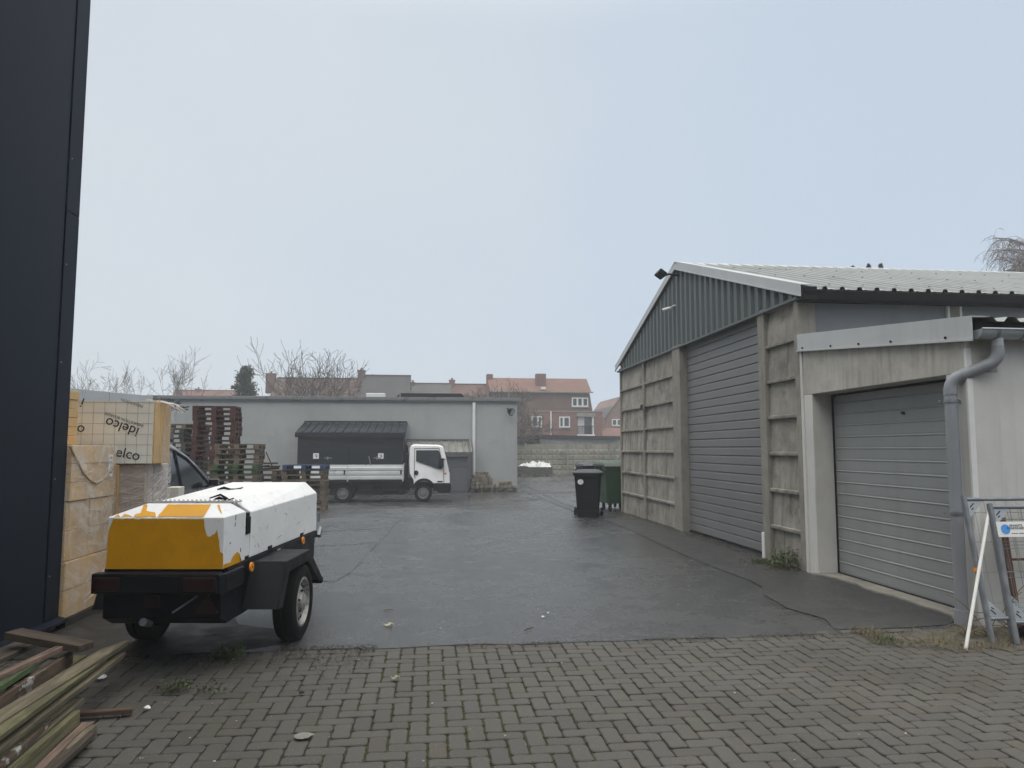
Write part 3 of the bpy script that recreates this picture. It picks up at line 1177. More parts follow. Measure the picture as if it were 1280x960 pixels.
# fascia flashing with screws
b = MB()
b.prism([(9.44, gtop(9.44)), (6.21, gtop(6.21)), (6.21, gtop(6.21) - 0.225), (9.44, gtop(9.44) - 0.225)], XF - 0.055, XF - 0.04, axis='x')
b.prism([(9.44, gtop(9.44)), (6.21, gtop(6.21)), (6.21, gtop(6.21) - 0.012), (9.44, gtop(9.44) - 0.012)], XF - 0.04, XF + 0.14, axis='x')
b.prism([(9.44, gtop(9.44) - 0.22), (6.21, gtop(6.21) - 0.22), (6.21, gtop(6.21) - 0.236), (9.44, gtop(9.44) - 0.236)], XF - 0.075, XF - 0.04, axis='x')
fas = gpart('fascia', b, FLASH)
b = MB()
for y in (9.3, 8.6, 8.0, 7.4, 6.55):
    b.tube([(XF - 0.055, y, gtop(y) - 0.19), (XF - 0.068, y, gtop(y) - 0.19)], 0.012, 8)
pieces(b, 'screw', GUTTER_DARK, fas, off=GO)
# profiled roof sheet running down towards the gutter
b = MB()
x = XF + 0.1
xs = []
while x < 12:
    xs += [(x, 0.03), (x + 0.06, 0.03), (x + 0.1, -0.015), (x + 0.17, -0.015), (x + 0.21, 0.03)]
    x += 0.23
for (xa, ha), (xb, hb) in zip(xs, xs[1:]):
    for y0, y1 in ((6.2, 9.43),):
        b.face([(xa, y0, gtop(y0) - 0.035 + ha), (xb, y0, gtop(y0) - 0.035 + hb), (xb, y1, gtop(y1) - 0.035 + hb), (xa, y1, gtop(y1) - 0.035 + ha)])
gpart('roof', b, ROOF_SHEET)
b = MB()
b.box(XF + 0.02, 12, 6.25, 6.33, gtop(6.25) - 0.19, gtop(6.25) - 0.055)
gpart('eave_board', b, RUBBER)
# half-round gutter with collars, outlet and swan-neck downpipe
gy, gzc, gr = 6.225, gtop(6.2) - 0.13, 0.085
b = MB()
n = 14


def half(r0, r1, xa, xb):
    po = [(gy + r0 * math.cos(PI + PI * i / n), gzc + r0 * math.sin(PI + PI * i / n)) for i in range(n + 1)]
    pi_ = [(gy + r1 * math.cos(PI + PI * i / n), gzc + r1 * math.sin(PI + PI * i / n)) for i in range(n, -1, -1)]
    b.prism(po + pi_, xa, xb, axis='x')


half(gr, gr - 0.006, XF + 0.0, 12)
b.prism([(gy + (gr - 0.003) * math.cos(PI + PI * i / n), gzc + (gr - 0.003) * math.sin(PI + PI * i / n)) for i in range(n + 1)], XF + 0.0, XF + 0.008, axis='x')
b.tube([(XF, gy - gr, gzc), (12, gy - gr, gzc)], 0.011, 8)
gg = gpart('gutter', b, ZINC, smooth=35)
b = MB()
for xc in (XF + 0.16, XF + 0.42, XF + 1.1):
    half(gr + 0.006, gr - 0.001, xc, xc + 0.03)
gpart('gutter_bracket', b, STEEL, gg, smooth=35)
XO = XF + 0.21
b = MB()
b.tube([(XO, gy, gzc - gr + 0.01), (XO, gy, gzc - gr - 0.09)], 0.053, 18)
gpart('outlet', b, ZINC, gg, smooth=40)
px_, py_ = XF - 0.105, 6.46


def smoothpath(P, rad, n=8):
    P = [Vector(p) for p in P]
    out = [P[0]]
    for a, c, d in zip(P, P[1:], P[2:]):
        u, v = (a - c).normalized(), (d - c).normalized()
        s, e = c + u * rad, c + v * rad
        for i in range(n + 1):
            t = i / n
            out.append(s * (1 - t) ** 2 + c * 2 * t * (1 - t) + e * t * t)
    out.append(P[-1])
    return out


zb = gzc - gr
b = MB()
path = smoothpath([(XO, gy, zb - 0.06), (XO, gy, zb - 0.20), (px_, py_, zb - 0.36), (px_, py_, zb - 0.62)], 0.1, 8)
b.tube(path, 0.056, 20)
b.tube([(px_, py_, zb - 0.6), (px_, py_, 0.14)], 0.056, 20)
dp = gpart('downpipe', b, PVC, smooth=45)
b = MB()
b.tube([(px_, py_, 0.14), (px_, py_, -0.02)], 0.067, 20)
for a, c in ((zb - 0.43, zb - 0.5),):
    b.tube([(px_, py_, a), (px_, py_, c)], 0.061, 20)
u = (Vector((px_, py_, zb - 0.36)) - Vector((XO, gy, zb - 0.2)))
for t0, t1 in ((0.22, 0.28), (0.56, 0.74)):
    b.tube([Vector((XO, gy, zb - 0.2)) + u * t0, Vector((XO, gy, zb - 0.2)) + u * t1], 0.061, 20)
pieces(b, 'pipe_collar', PVC, dp, off=GO, smooth=45)
for z in (zb - 0.56, 1.02):
    b = MB()
    b.tube([(px_, py_, z - 0.015), (px_, py_, z + 0.015)], 0.063, 20)
    b.box(px_ - 0.02, XF, py_ - 0.012, py_ + 0.012, z - 0.012, z + 0.012)
    b.tube([(px_ - 0.08, py_ + 0.04, z), (px_ - 0.1, py_ + 0.03, z)], 0.01, 6)
    gpart('pipe_clamp', b, STEEL, dp)

# ------------------------------------------------------------ anthracite building at the left
DX, DY = -3.335, 7.21
DO = (DX, DY, 0)
dk = thing('anthracite_building', 'tall flat anthracite metal building filling the left edge', 'building', DO)
b = MB()
b.box(-16, DX - 0.015, -6, DY - 0.015, -0.05, 8.4)
b.box(-16, 14, -16, -6.01, -0.05, 5.2)  # unseen wing behind the camera, added to shade surfaces that face the viewer
b.build('wall', NAVY_PANEL, dk, off=DO)
b = MB()
y = DY - 0.24
k = 0
while y > -6:
    b.box(DX - 0.014, DX - 0.002, y - 1.79, y - 0.004, 0.11, 8.4)
    y -= 1.8
pieces(b, 'wall_panel', NAVY_PANEL, dk, off=DO, bevel=0.004)
b = MB()
for z0, z1 in ((0.11, 3.796), (3.8, 8.4)):
    b.box(DX - 0.012, DX + 0.006, DY - 0.23, DY, z0, z1)
    b.box(DX - 0.25, DX + 0.006, DY + 0.001, DY + 0.012, z0, z1)
fl_ = pieces(b, 'corner_flashing', NAVY_PANEL, dk, off=DO, bevel=0.003)[0]
b = MB()
for z in (0.5, 1.35, 2.4, 3.3, 4.3):
    b.tube([(DX + 0.005, DY - 0.19, z), (DX + 0.012, DY - 0.19, z)], 0.007, 8)
pieces(b, 'screw', STEEL, fl_, off=DO)
b = MB()
b.prism([(DX - 0.02, 0.115), (DX + 0.075, 0.085), (DX + 0.075, 0.06), (DX - 0.02, 0.06)], -6, DY + 0.04, axis='y')
b.build('drip_sill', NAVY_PANEL, dk, off=DO)
b = MB()
b.box(-16, DX - 0.004, -6, DY - 0.004, -0.1, 0.06)
b.build('plinth', CONC_POST, dk, off=DO)

# ------------------------------------------------------------ long grey warehouse across the yard
WY = 35.3
WO = (-4, WY, -0.38)
wh = thing('warehouse', 'long low grey rendered flat roofed warehouse behind the truck', 'building', WO)
b = MB()
b.box(-14.4, 4.15, WY, 47, -0.6, 3.86)
b.build('wall', GREY_RENDER, wh, off=WO, bevel=0.02)
b = MB()
b.box(-14.45, 4.24, WY - 0.1, 47.1, 3.82, 3.9)
b.box(-14.5, 4.32, WY - 0.16, 47.2, 3.9, 4.06)
b.build('roof_edge', mat('dull_zinc', (0.16, 0.165, 0.17), 0.5, 0.12, 2, 0.03, col2=(0.09, 0.09, 0.09)), wh, off=WO, bevel=0.015)
b = MB()
b.box(-14.4, 4.2, WY, 47, 4.06, 4.075)
b.build('roof', RUBBER, wh, off=WO)
b = MB()
b.tube([(2.06, WY - 0.08, 3.82), (2.06, WY - 0.08, 0.3)], 0.075, 12)
b.build('downpipe', WHITE_FRAME, wh, off=WO, smooth=40)
b = MB()
b.tube([(2.06, WY - 0.08, 0.3), (2.06, WY - 0.08, -0.4)], 0.085, 12)
b.build('downpipe_foot', GUTTER_DARK, wh, off=WO, smooth=40)
p = at_y(530, 497, 38)
b = MB()
b.prism([(p.x - 1.5, 4.07), (p.x - 1.2, 4.42), (p.x + 1.9, 4.42), (p.x + 2.2, 4.07)], 37.4, 39, axis='y')
b.build('skylight', GUTTER_DARK, wh, off=WO)
b = MB()
q = at_y(468, 496, 36)
b.box(q.x - 0.4, q.x + 0.5, 36, 36.8, 4.07, 4.3)
b.build('roof_hatch', WHITE_FRAME, wh, off=WO, bevel=0.03)
b = MB()
for px0 in (398, 456, 500, 610, 636):
    v = at_y(px0, 500, 37)
    b.tube([(v.x, 37, 4.05), (v.x, 37, 4.45)], 0.03, 6)
pieces(b, 'roof_vent', STEEL, wh, off=WO)
p = at_y(638, 514, WY - 0.3)
lm = thing('wall_lamp', 'dark round lamp on a bracket at the right end of the grey warehouse wall', 'lamp', tuple(p))
b = MB()
b.tube([(0.05, -0.12, -0.05), (-0.05, 0.06, 0.02)], [0.19, 0.12], 14)
b.build('lamp_head', BLACK_PLASTIC, lm, smooth=40)
b = MB()
b.tube([(0.05, -0.125, -0.052), (0.052, -0.14, -0.055)], [0.15, 0.15], 14)
b.build('lens', STEEL, lm)
b = MB()
b.tube([(-0.03, 0.04, 0.02), (-0.1, 0.12, 0.12), (-0.12, 0.3, 0.14)], 0.03, 8)
b.build('bracket', GUTTER_DARK, lm)

# dark shed and lean-to along its wall


def small_shed(name, label, x0, x1, yf, yb, ze, zt, mw, mr, door):
    O = ((x0 + x1) / 2, yf, -0.38)
    t = thing(name, label, 'shed', O)
    b = MB()
    b.prism([(yf, -0.45), (yf, ze - 0.12), (yb, zt - 0.1), (yb, -0.45)], x0, x1, axis='x')
    b.build('wall', mw, t, off=O)
    b = MB()
    s = (zt - ze) / (yb - yf)
    x = x0 - 0.08
    pr = []
    while x < x1 + 0.1:
        pr += [(x, 0), (x + 0.24, 0), (x + 0.27, 0.05), (x + 0.31, 0.05), (x + 0.34, 0)]
        x += 0.34
    ya, yb2 = yf - 0.15, yb
    for (xa, ha), (xb, hb) in zip(pr, pr[1:]):
        b.face([(xa, ya, ze - 0.15 * s + ha), (xb, ya, ze - 0.15 * s + hb), (xb, yb2, zt + hb), (xa, yb2, zt + ha)])
    r = b.build('roof', mr, t, off=O)
    b = MB()
    b.box(x0 - 0.1, x1 + 0.1, yf - 0.17, yf - 0.13, ze - 0.24, ze - 0.03)
    b.prism([(yf - 0.13, ze - 0.24), (yf - 0.13, ze - 0.03), (yb, zt + 0.06), (yb, zt - 0.14)], x1 + 0.03, x1 + 0.09, axis='x')
    b.prism([(yf - 0.13, ze - 0.24), (yf - 0.13, ze - 0.03), (yb, zt + 0.06), (yb, zt - 0.14)], x0 - 0.09, x0 - 0.03, axis='x')
    b.box(x0 - 0.1, x1 + 0.1, yb - 0.06, yb, zt + 0.02, zt + 0.1)
    b.build('roof_trim', mw, r, off=O)
    return t, O


sh, SO = small_shed('tool_shed', 'anthracite metal shed with ribbed mono pitch roof behind the truck bed', -5.75, -1.2, 33.0, 35.2, 2.36, 2.82, SHED_PANEL, SHED_PANEL, True)
for xa, xb in ((-5.6, -3.55), (-3.5, -1.4)):
    b = MB()
    b.box(xa, (xa + xb) / 2 - 0.01, 32.96, 32.995, -0.3, 1.7)
    b.box((xa + xb) / 2 + 0.01, xb, 32.96, 32.995, -0.3, 1.7)
    d_ = b.build('door', SHED_PANEL, sh, off=SO, bevel=0.006)
    b = MB()
    hx = (xa + xb) / 2 + 0.1
    b.box(hx - 0.12, hx + 0.2, 32.92, 32.955, 1.2, 1.24)
    b.box(hx + 0.0, hx + 0.05, 32.91, 32.955, 1.14, 1.28)
    b.build('handle', STEEL, d_, off=SO)
for px0 in (395, 476):
    p = at_y(px0, 570, 32.94)
    b = MB()
    b.box(p.x - 0.12, p.x + 0.12, 32.93, 32.958, p.z - 0.12, p.z + 0.12)
    s_ = b.build('notice', STICKER, sh, off=SO)
    b = MB()
    b.box(p.x - 0.06, p.x + 0.06, 32.925, 32.929, p.z + 0.03, p.z + 0.06)
    b.box(p.x - 0.01, p.x + 0.05, 32.925, 32.929, p.z - 0.06, p.z + 0.02)
    b.build('print', INK_GREY, s_, off=SO)
LEAN = mat('grey_lean_to', (0.08, 0.084, 0.098), 0.6, 0.08, 1, 0.04)
ln, LO = small_shed('lean_to', 'low grey lean to shed with a corrugated roof behind the truck cab', -1.05, 1.72, 34.0, 35.25, 1.5, 1.98, LEAN, mat('mossy_sheet', (0.2, 0.2, 0.18), 0.7, 0.2, 3, 0.1), True)
b = MB()
b.box(0.75, 1.66, 33.965, 33.995, -0.3, 0.75)
b.box(0.75, 1.66, 33.965, 33.995, 0.77, 1.2)
b.build('door', LEAN, ln, off=LO, bevel=0.008)
# tall thin railing frame seen over the lean-to
b = MB()
xa, xb = at_y(505, 551, 34.6).x, at_y(582, 551, 34.6).x
b.tube([(xa, 34.6, 1.7), (xa, 34.6, 2.0), (xb, 34.6, 2.0), (xb, 34.6, 1.7)], 0.02, 6)
b.build('roof_rail', STEEL, ln, off=LO)

# low building with the pale fascia at the left, behind the insulation
P0, P1 = at_y(98, 482, 24.5), at_y(190, 491.5, 27.5)
dv = (P1 - P0)
dv.z = 0
dv.normalize()
nv = Vector((-dv.y, dv.x, 0))
LBO = tuple(P1)[:2] + (-0.2,)
lb = thing('low_hall', 'low building with a pale metal fascia seen over the stacked insulation', 'building', LBO, math.atan2(dv.y, dv.x))
H_ = 3.5 + 0.2
b = MB()
b.box(-14, 0, 0.05, 8, -0.5, H_ - 0.2)
b.build('wall', GREY_RENDER, lb)
b = MB()
for k in range(7):
    b.box(-14 + 2 * k + 0.01, -12 + 2 * k - 0.01, -0.06, 0.05, H_ - 0.42, H_)
pieces(b, 'fascia', FLASH, lb, bevel=0.01)
b = MB()
b.box(-14, 0, 0.05, 8, H_ - 0.2, H_ - 0.05)
b.build('roof', RUBBER, lb)
b = MB()
rnd = random.Random(9)
for k in range(26):
    x = rnd.uniform(0.0, 1.6)
    b.bar((x, rnd.uniform(-0.2, 0.4), H_ - 0.3 - x * 0.1), (x + rnd.uniform(0.3, 1.0), rnd.uniform(-0.2, 0.4), H_ - 0.12 - x * 0.12 + rnd.uniform(-0.08, 0.1)), 0.05, 0.04)
b.build('torn_roof_edge', GUTTER_DARK, lb)

# concrete panel wall at the end of the yard
CY = 56.0
CO = (11, CY, -0.38)
cw = thing('concrete_fence', 'mossy precast concrete panel fence closing the far end of the yard', 'fence', CO)
b = MB()
rnd = random.Random(4)
for k in range(14):
    x0 = 4.0 + 1.62 * k
    for r_ in range(6):
        z0 = -0.42 + r_ * 0.4
        if r_ == 5:
            b.box(x0 + 0.02, x0 + 1.6, CY, CY + 0.06, z0, z0 + 0.39)
        else:
            for c_ in range(4):
                xa = x0 + 0.02 + c_ * 0.395
                cx, cz = xa + 0.197, z0 + 0.195
                y0 = CY
                q = [(xa, y0, z0), (xa + 0.395, y0, z0), (xa + 0.395, y0, z0 + 0.39), (xa, y0, z0 + 0.39)]
                i_ = [(cx + (px - cx) * 0.55, y0 - 0.06 - rnd.uniform(0, 0.03), cz + (pz - cz) * 0.55) for px, py, pz in q]
                Q = [b.bm.verts.new(v) for v in q]
                I = [b.bm.verts.new(v) for v in i_]
                b.bm.faces.new(I)
                for a in range(4):
                    b.bm.faces.new((Q[a], Q[(a + 1) % 4], I[(a + 1) % 4], I[a]))
b.build('fence_panel', CONC_FENCE, cw, off=CO)
for k in range(15):
    b = MB()
    x0 = 4.0 + 1.62 * k
    b.box(x0 - 0.07, x0 + 0.07, CY - 0.09, CY + 0.12, -0.5, 2.06)
    b.build('fence_post', CONC_FENCE, cw, off=CO)
# flat roofed outbuilding behind it
p0, p1 = at_y(646, 546, 59), at_y(674, 545, 59)
q1 = at_y(762, 553, 66)
OO = (9, 60, -0.38)
ob = thing('outbuilding', 'low flat roofed outbuilding with a dark roof edge behind the concrete fence', 'outbuilding', OO)
WOODG = mat('grey_boards', (0.2, 0.195, 0.185), 0.9, 0.2, 2, 0.1, streak=0.3)
b = MB()
b.prism([(p1.x, 59), (p1.x, 66), (q1.x + 1, 66), (q1.x, 65.5)], -0.4, 2.4, axis='z')
b.box(4.5, p1.x - 0.02, 59.3, 66, -0.4, 2.2)
b.build('wall', WOODG, ob, off=OO)
b = MB()
b.prism([(p1.x - 0.2, 58.8), (p1.x - 0.2, 66.2), (q1.x + 1.2, 66.2), (q1.x + 0.1, 65.3)], 2.4, 2.75, axis='z')
b.box(4.3, p1.x - 0.22, 58.9, 66.2, 2.42, 2.62)
b.build('roof', GUTTER_DARK, ob, off=OO)
b = MB()
b.box(p1.x - 1.9, p1.x - 0.3, 59.25, 59.29, 1.6, 2.3)
b.build('window', HOUSE_GLASS, ob, off=OO)

# ------------------------------------------------------------ houses in the fog
BR_RED = brick_mat('red_brick', (0.27, 0.095, 0.075), (0.21, 0.078, 0.062), (0.2, 0.16, 0.14))
BR_BROWN = brick_mat('brown_brick', (0.20, 0.095, 0.075), (0.15, 0.075, 0.06), (0.16, 0.13, 0.12))
BR_PALE = brick_mat('pale_brick', (0.27, 0.15, 0.125), (0.22, 0.12, 0.1), (0.25, 0.2, 0.18))
TILE_O = brick_mat('orange_tile', (0.225, 0.105, 0.075), (0.165, 0.08, 0.06), (0.07, 0.04, 0.03), bw=0.24, rh=0.3, msize=0.02)
TILE_B = brick_mat('brown_tile', (0.125, 0.075, 0.06), (0.1, 0.062, 0.05), (0.04, 0.03, 0.03), bw=0.24, rh=0.3, msize=0.02)
TILE_R = brick_mat('dull_red_tile', (0.17, 0.085, 0.07), (0.14, 0.075, 0.062), (0.05, 0.035, 0.03), bw=0.24, rh=0.3, msize=0.02)
SLATE = brick_mat('dark_slate', (0.06, 0.058, 0.06), (0.05, 0.05, 0.052), (0.03, 0.03, 0.03), bw=0.3, rh=0.25, msize=0.015)
SLATE_G = brick_mat('grey_slate', (0.1, 0.095, 0.095), (0.085, 0.08, 0.08), (0.05, 0.05, 0.05), bw=0.3, rh=0.25, msize=0.015)


def house_window(par, O, x0, x1, z0, z1, y, bars=(), mull=0.09, sill=True, curtain=False):
    b = MB()
    b.box(x0, x1, y - 0.02, y + 0.05, z0, z1)
    w_ = b.build('window', HOUSE_GLASS, par, off=O)
    b = MB()
    t = 0.1
    b.box(x0 - 0.02, x1 + 0.02, y - 0.08, y - 0.021, z0 - 0.02, z0 + t)
    b.box(x0 - 0.02, x1 + 0.02, y - 0.08, y - 0.021, z1 - t, z1 + 0.02)
    b.box(x0 - 0.02, x0 + t, y - 0.08, y - 0.021, z0 + t, z1 - t)
    b.box(x1 - t, x1 + 0.02, y - 0.08, y - 0.021, z0 + t, z1 - t)
    for f in bars:
        xm = x0 + (x1 - x0) * f
        b.box(xm - mull, xm + mull, y - 0.08, y - 0.021, z0 + t, z1 - t)
    b.build('frame', WHITE_FRAME, w_, off=O)
    if sill:
        b = MB()
        b.box(x0 - 0.1, x1 + 0.1, y - 0.16, y - 0.0, z0 - 0.12, z0 - 0.03)
        b.build('sill', CONC_POST, w_, off=O)
    return w_


# the big red brick house
HY = 75.0


def hp(px, py, Y=HY):
    return at_y(px, py, Y)


xL, xR = hp(614, 500).x, hp(741, 500).x
zR, zE, zM = hp(680, 473, HY + 4.5).z, hp(680, 491).z, hp(680, 514).z
BO = ((xL + xR) / 2, HY, -0.38)
bh = thing('brick_house', 'red brick house with a clay tiled roof, central chimney and a balcony on its right', 'house', BO)
b = MB()
b.box(xL, xR, HY, HY + 9, -0.5, zM)
b.build('lower_wall', BR_RED, bh, off=BO)
b = MB()
xRt = hp(737, 490).x
b.prism([(xL + 0.02, zM), (xR - 0.02, zM), (xRt, zE), (xL + 0.02, zE)], HY + 0.02, HY + 9, axis='y')
b.build('upper_wall', BR_BROWN, bh, off=BO)
b = MB()
xRr = hp(733, 474, HY + 4.5).x
yb = HY + 4.5
A = [(xL - 0.1, HY - 0.25, zE + 0.1), (xRt + 0.15, HY - 0.25, zE + 0.1), (xRr, yb, zR), (xL - 0.1, yb, zR)]
b.face(A)
B_ = [(xL - 0.1, HY + 9.2, zE + 0.1), (xRt + 0.15, HY + 9.2, zE + 0.1), (xRr, yb, zR), (xL - 0.1, yb, zR)]
b.face(B_)
b.face([A[1], B_[1], A[2]])
b.face([A[0], B_[0], A[3]])
rf = b.build('roof', TILE_O, bh, off=BO)
b = MB()
cx = hp(676, 470, HY + 2).x
b.box(cx - 0.55, cx + 0.5, HY + 1.6, HY + 2.6, zE + 0.3, hp(676, 467.5, HY + 2).z)
b.box(xL - 0.15, xL + 0.5, yb - 0.6, yb + 0.6, zE + 1, zR + 0.35)
pieces(b, 'chimney', BR_BROWN, rf, off=BO)
b = MB()
b.box(xL - 0.1, xRt + 0.3, HY - 0.42, HY - 0.22, zE + 0.0, zE + 0.12)
b.build('gutter', CONC_POST, bh, off=BO)
b = MB()
b.box(xL, xR + 0.02, HY - 0.06, HY - 0.005, zM - 0.06, zM + 0.06)
b.build('string_course', CONC_POST, bh, off=BO)
b = MB()
px0 = hp(688.5, 530).x
b.tube([(px0, HY - 0.1, zM), (px0, HY - 0.1, -0.3)], 0.08, 8)
b.build('downpipe', WHITE_FRAME, bh, off=BO)
house_window(bh, BO, hp(715, 515).x, hp(735, 515).x, hp(700, 508).z, hp(700, 497).z, HY - 0.0, (0.34, 0.66))
house_window(bh, BO, hp(664.5, 515).x, hp(677, 515).x, hp(700, 534).z, hp(700, 520.5).z, HY - 0.03, (0.62,))
house_window(bh, BO, hp(699, 515).x, hp(712, 515).x, hp(700, 534).z, hp(700, 521).z, HY - 0.03, (0.4,))
b = MB()
b.box(hp(677, 515).x, hp(682.5, 515).x, HY + 0.05, HY + 0.6, zE + 0.35, zE + 0.62)
b.build('roof_vent', WHITE_FRAME, rf, off=BO)
# wing with the loggia
xW = hp(752, 515).x
b = MB()
b.box(xR + 0.01, xW, HY - 0.3, HY + 8, -0.5, hp(745, 514.5).z)
b.build('wing', BR_RED, bh, off=BO)
x0, x1, z0, z1 = hp(722, 515).x, hp(741.3, 515).x, hp(730, 543).z, hp(730, 521).z
b = MB()
b.box(x0, x1, HY - 0.05, HY - 0.01, z0, z1)
lg = b.build('balcony_recess', HOUSE_GLASS, bh, off=BO)
b = MB()
b.box(x0, x0 + (x1 - x0) * 0.42, HY - 0.09, HY - 0.055, z0 + 0.05, z1 - 0.05)
b.build('curtain', mat('pale_curtain', (0.5, 0.5, 0.5), 0.9, 0.1, 3), lg, off=BO)
b = MB()
b.box(x1 - 0.15, x1 + 0.05, HY - 0.3, HY - 0.055, z0, z1)
b.box(x0 - 0.1, x1 + 0.1, HY - 0.35, HY - 0.06, z0 - 0.2, z0)
b.build('frame', WHITE_FRAME, lg, off=BO)
b = MB()
for i in range(12):
    xx = x0 + (x1 - x0) * i / 11
    b.tube([(xx, HY - 0.28, z0), (xx, HY - 0.28, z0 + 0.85)], 0.025, 5)
b.tube([(x0, HY - 0.28, z0 + 0.85), (x1, HY - 0.28, z0 + 0.85)], 0.04, 6)
b.build('railing', GUTTER_DARK, lg, off=BO)
b = MB()
b.box(x0 - 0.15, x1 + 0.15, HY - 0.4, HY - 0.02, z1, hp(730, 516.5).z)
b.build('canopy', CONC_POST, lg, off=BO)


def terrace(name, label, cat, pxl, pxr, pyr, Y, mroof, mwall, pye=None, chim=(), depth=9, eave_drop=3.0, dormer=None):
    xl, xr = at_y(pxl, pyr, Y).x, at_y(pxr, pyr, Y).x
    zr = at_y((pxl + pxr) / 2, pyr, Y + depth / 2).z
    O = ((xl + xr) / 2, Y, -0.38)
    t = thing(name, label, cat, O)
    ze = zr - eave_drop
    b = MB()
    b.box(xl, xr, Y, Y + depth, -0.5, ze)
    b.prism([(Y, ze), (Y + depth, ze), (Y + depth / 2, zr - 0.1)], xl + 0.05, xr - 0.05, axis='x')
    b.build('wall', mwall, t, off=O)
    b = MB()
    for s in (0, 1):
        ye = Y - 0.3 if s == 0 else Y + depth + 0.3
        b.face([(xl - 0.1, ye, ze - 0.15), (xr + 0.1, ye, ze - 0.15), (xr + 0.1, Y + depth / 2, zr), (xl - 0.1, Y + depth / 2, zr)])
    b.box(xl - 0.1, xr + 0.1, Y + depth / 2 - 0.12, Y + depth / 2 + 0.12, zr - 0.06, zr + 0.08)
    r = b.build('roof', mroof, t, off=O)
    for px, w_, h_ in chim:
        cx = at_y(px, pyr, Y + depth / 2).x
        b = MB()
        b.box(cx - w_ / 2, cx + w_ / 2, Y + depth / 2 - 0.5, Y + depth / 2 + 0.4, zr - 1.6, zr + h_)
        b.box(cx - w_ / 2 - 0.05, cx + w_ / 2 + 0.05, Y + depth / 2 - 0.55, Y + depth / 2 + 0.45, zr + h_, zr + h_ + 0.1)
        b.tube([(cx, Y + depth / 2, zr + h_), (cx, Y + depth / 2, zr + h_ + 0.35)], 0.11, 8)
        b.build('chimney', mwall, r, off=O)
    house_window(t, O, xl + 1.0, xl + 2.2, 3.0 - 0.38, 4.3 - 0.38, Y, (0.5,))
    house_window(t, O, xr - 2.2, xr - 1.0, 3.0 - 0.38, 4.3 - 0.38, Y, (0.5,))
    return t, O, zr


terrace('terraced_house', 'house with a long brown tiled roof behind the bare tree over the warehouse', 'house', 336, 448, 473, 74, TILE_B, BR_BROWN, chim=((339, 0.9, 0.35),))
t_, O_, z_ = terrace('terraced_house', 'tall house with a plain dark slate roof and chimney on its left over the warehouse', 'house', 449.5, 511, 469.5, 72, SLATE, BR_BROWN, chim=((452, 0.7, 0.4),), eave_drop=3.4)
terrace('terraced_house', 'lower grey slate roofed house between the dark roof and the small reddish roof', 'house', 512, 564, 479.5, 75, SLATE_G, BR_BROWN, chim=((516, 0.4, 0.0),))
terrace('terraced_house', 'house with a small reddish roof and chimney left of the big brick house', 'house', 565.5, 613, 480.5, 76, TILE_R, BR_RED, chim=((565, 0.6, 0.35),))
terrace('terraced_house', 'low red roofed house in the fog at the far left between the trees', 'house', 205, 287, 488, 98, TILE_O, BR_RED, chim=((248, 0.6, 0.1),))
# house at the right edge beside the hall, gable towards the yard
Y = 88.0
pa, pb, pk = at_y(757, 530, Y), at_y(800, 530, Y), at_y(776, 497, Y)
O = (pa.x + 3, Y, -0.38)
rh_ = thing('gable_house', 'pale brick gabled house half hidden behind the far corner of the hall', 'house', O)
b = MB()
ze = at_y(757, 522, Y).z
b.prism([(pa.x, -0.5), (pb.x, -0.5), (pb.x, ze), (pk.x + 0.7, pk.z), (pk.x - 0.2, pk.z), (pa.x, ze)], Y, Y + 11, axis='y')
b.build('wall', BR_PALE, rh_, off=O)
b = MB()
b.face([(pa.x - 0.2, Y - 0.2, ze - 0.1), (pa.x - 0.2, Y + 11, ze - 0.1), (pk.x, Y + 11, pk.z + 0.15), (pk.x, Y - 0.2, pk.z + 0.15)])
b.face([(pb.x + 0.2, Y - 0.2, ze - 0.1), (pb.x + 0.2, Y + 11, ze - 0.1), (pk.x, Y + 11, pk.z + 0.15), (pk.x, Y - 0.2, pk.z + 0.15)])
b.build('roof', SLATE_G, rh_, off=O)
house_window(rh_, O, pa.x - 0.0 + 0.8, pa.x + 2.0, at_y(757, 532, Y).z, at_y(757, 524, Y).z, Y, (0.5,))
Y = 82.0
pa, pb = at_y(752.5, 530, Y), at_y(760, 530, Y)
O = (pa.x, Y, -0.38)
sw = thing('garden_house', 'small low pinkish annex between the brick house and the gabled house', 'house', O)
b = MB()
b.box(pa.x, pb.x + 6, Y, Y + 5, -0.5, at_y(757, 545, Y).z)
b.box(pa.x, pa.x + 0.7, Y + 2, Y + 5, 2, at_y(755, 520, Y).z)
b.build('wall', BR_PALE, sw, off=O)
b = MB()
za = at_y(757, 545, Y).z
b.face([(pa.x - 0.2, Y - 0.3, za), (pb.x + 6, Y - 0.3, za), (pb.x + 6, Y + 3, za + 1.0), (pa.x - 0.2, Y + 3, za + 1.0)])
b.build('roof', TILE_O, sw, off=O)

# ------------------------------------------------------------ towable compressor
CS, SN = math.cos(YAW), math.sin(YAW)
TC, TD = -2.49, 6.45
TO = (TC * CS + TD * SN, -TC * SN + TD * CS, 0)
tr = thing('towable_compressor', 'two wheeled towed compressor with white hood, peeling yellow rear and dark blue chassis', 'compressor trailer', TO, -YAW)


def loft_box(b, rings):
    """rings: lists of 3D points, same count; skins them and caps both ends"""
    V = [[b.bm.verts.new(p) for p in r] for r in rings]
    n = len(V[0])
    for A, B in zip(V, V[1:]):
        for i in range(n):
            b.bm.faces.new((A[i], A[(i + 1) % n], B[(i + 1) % n], B[i]))
    b.bm.faces.new(list(reversed(V[0])))
    b.bm.faces.new(V[-1])


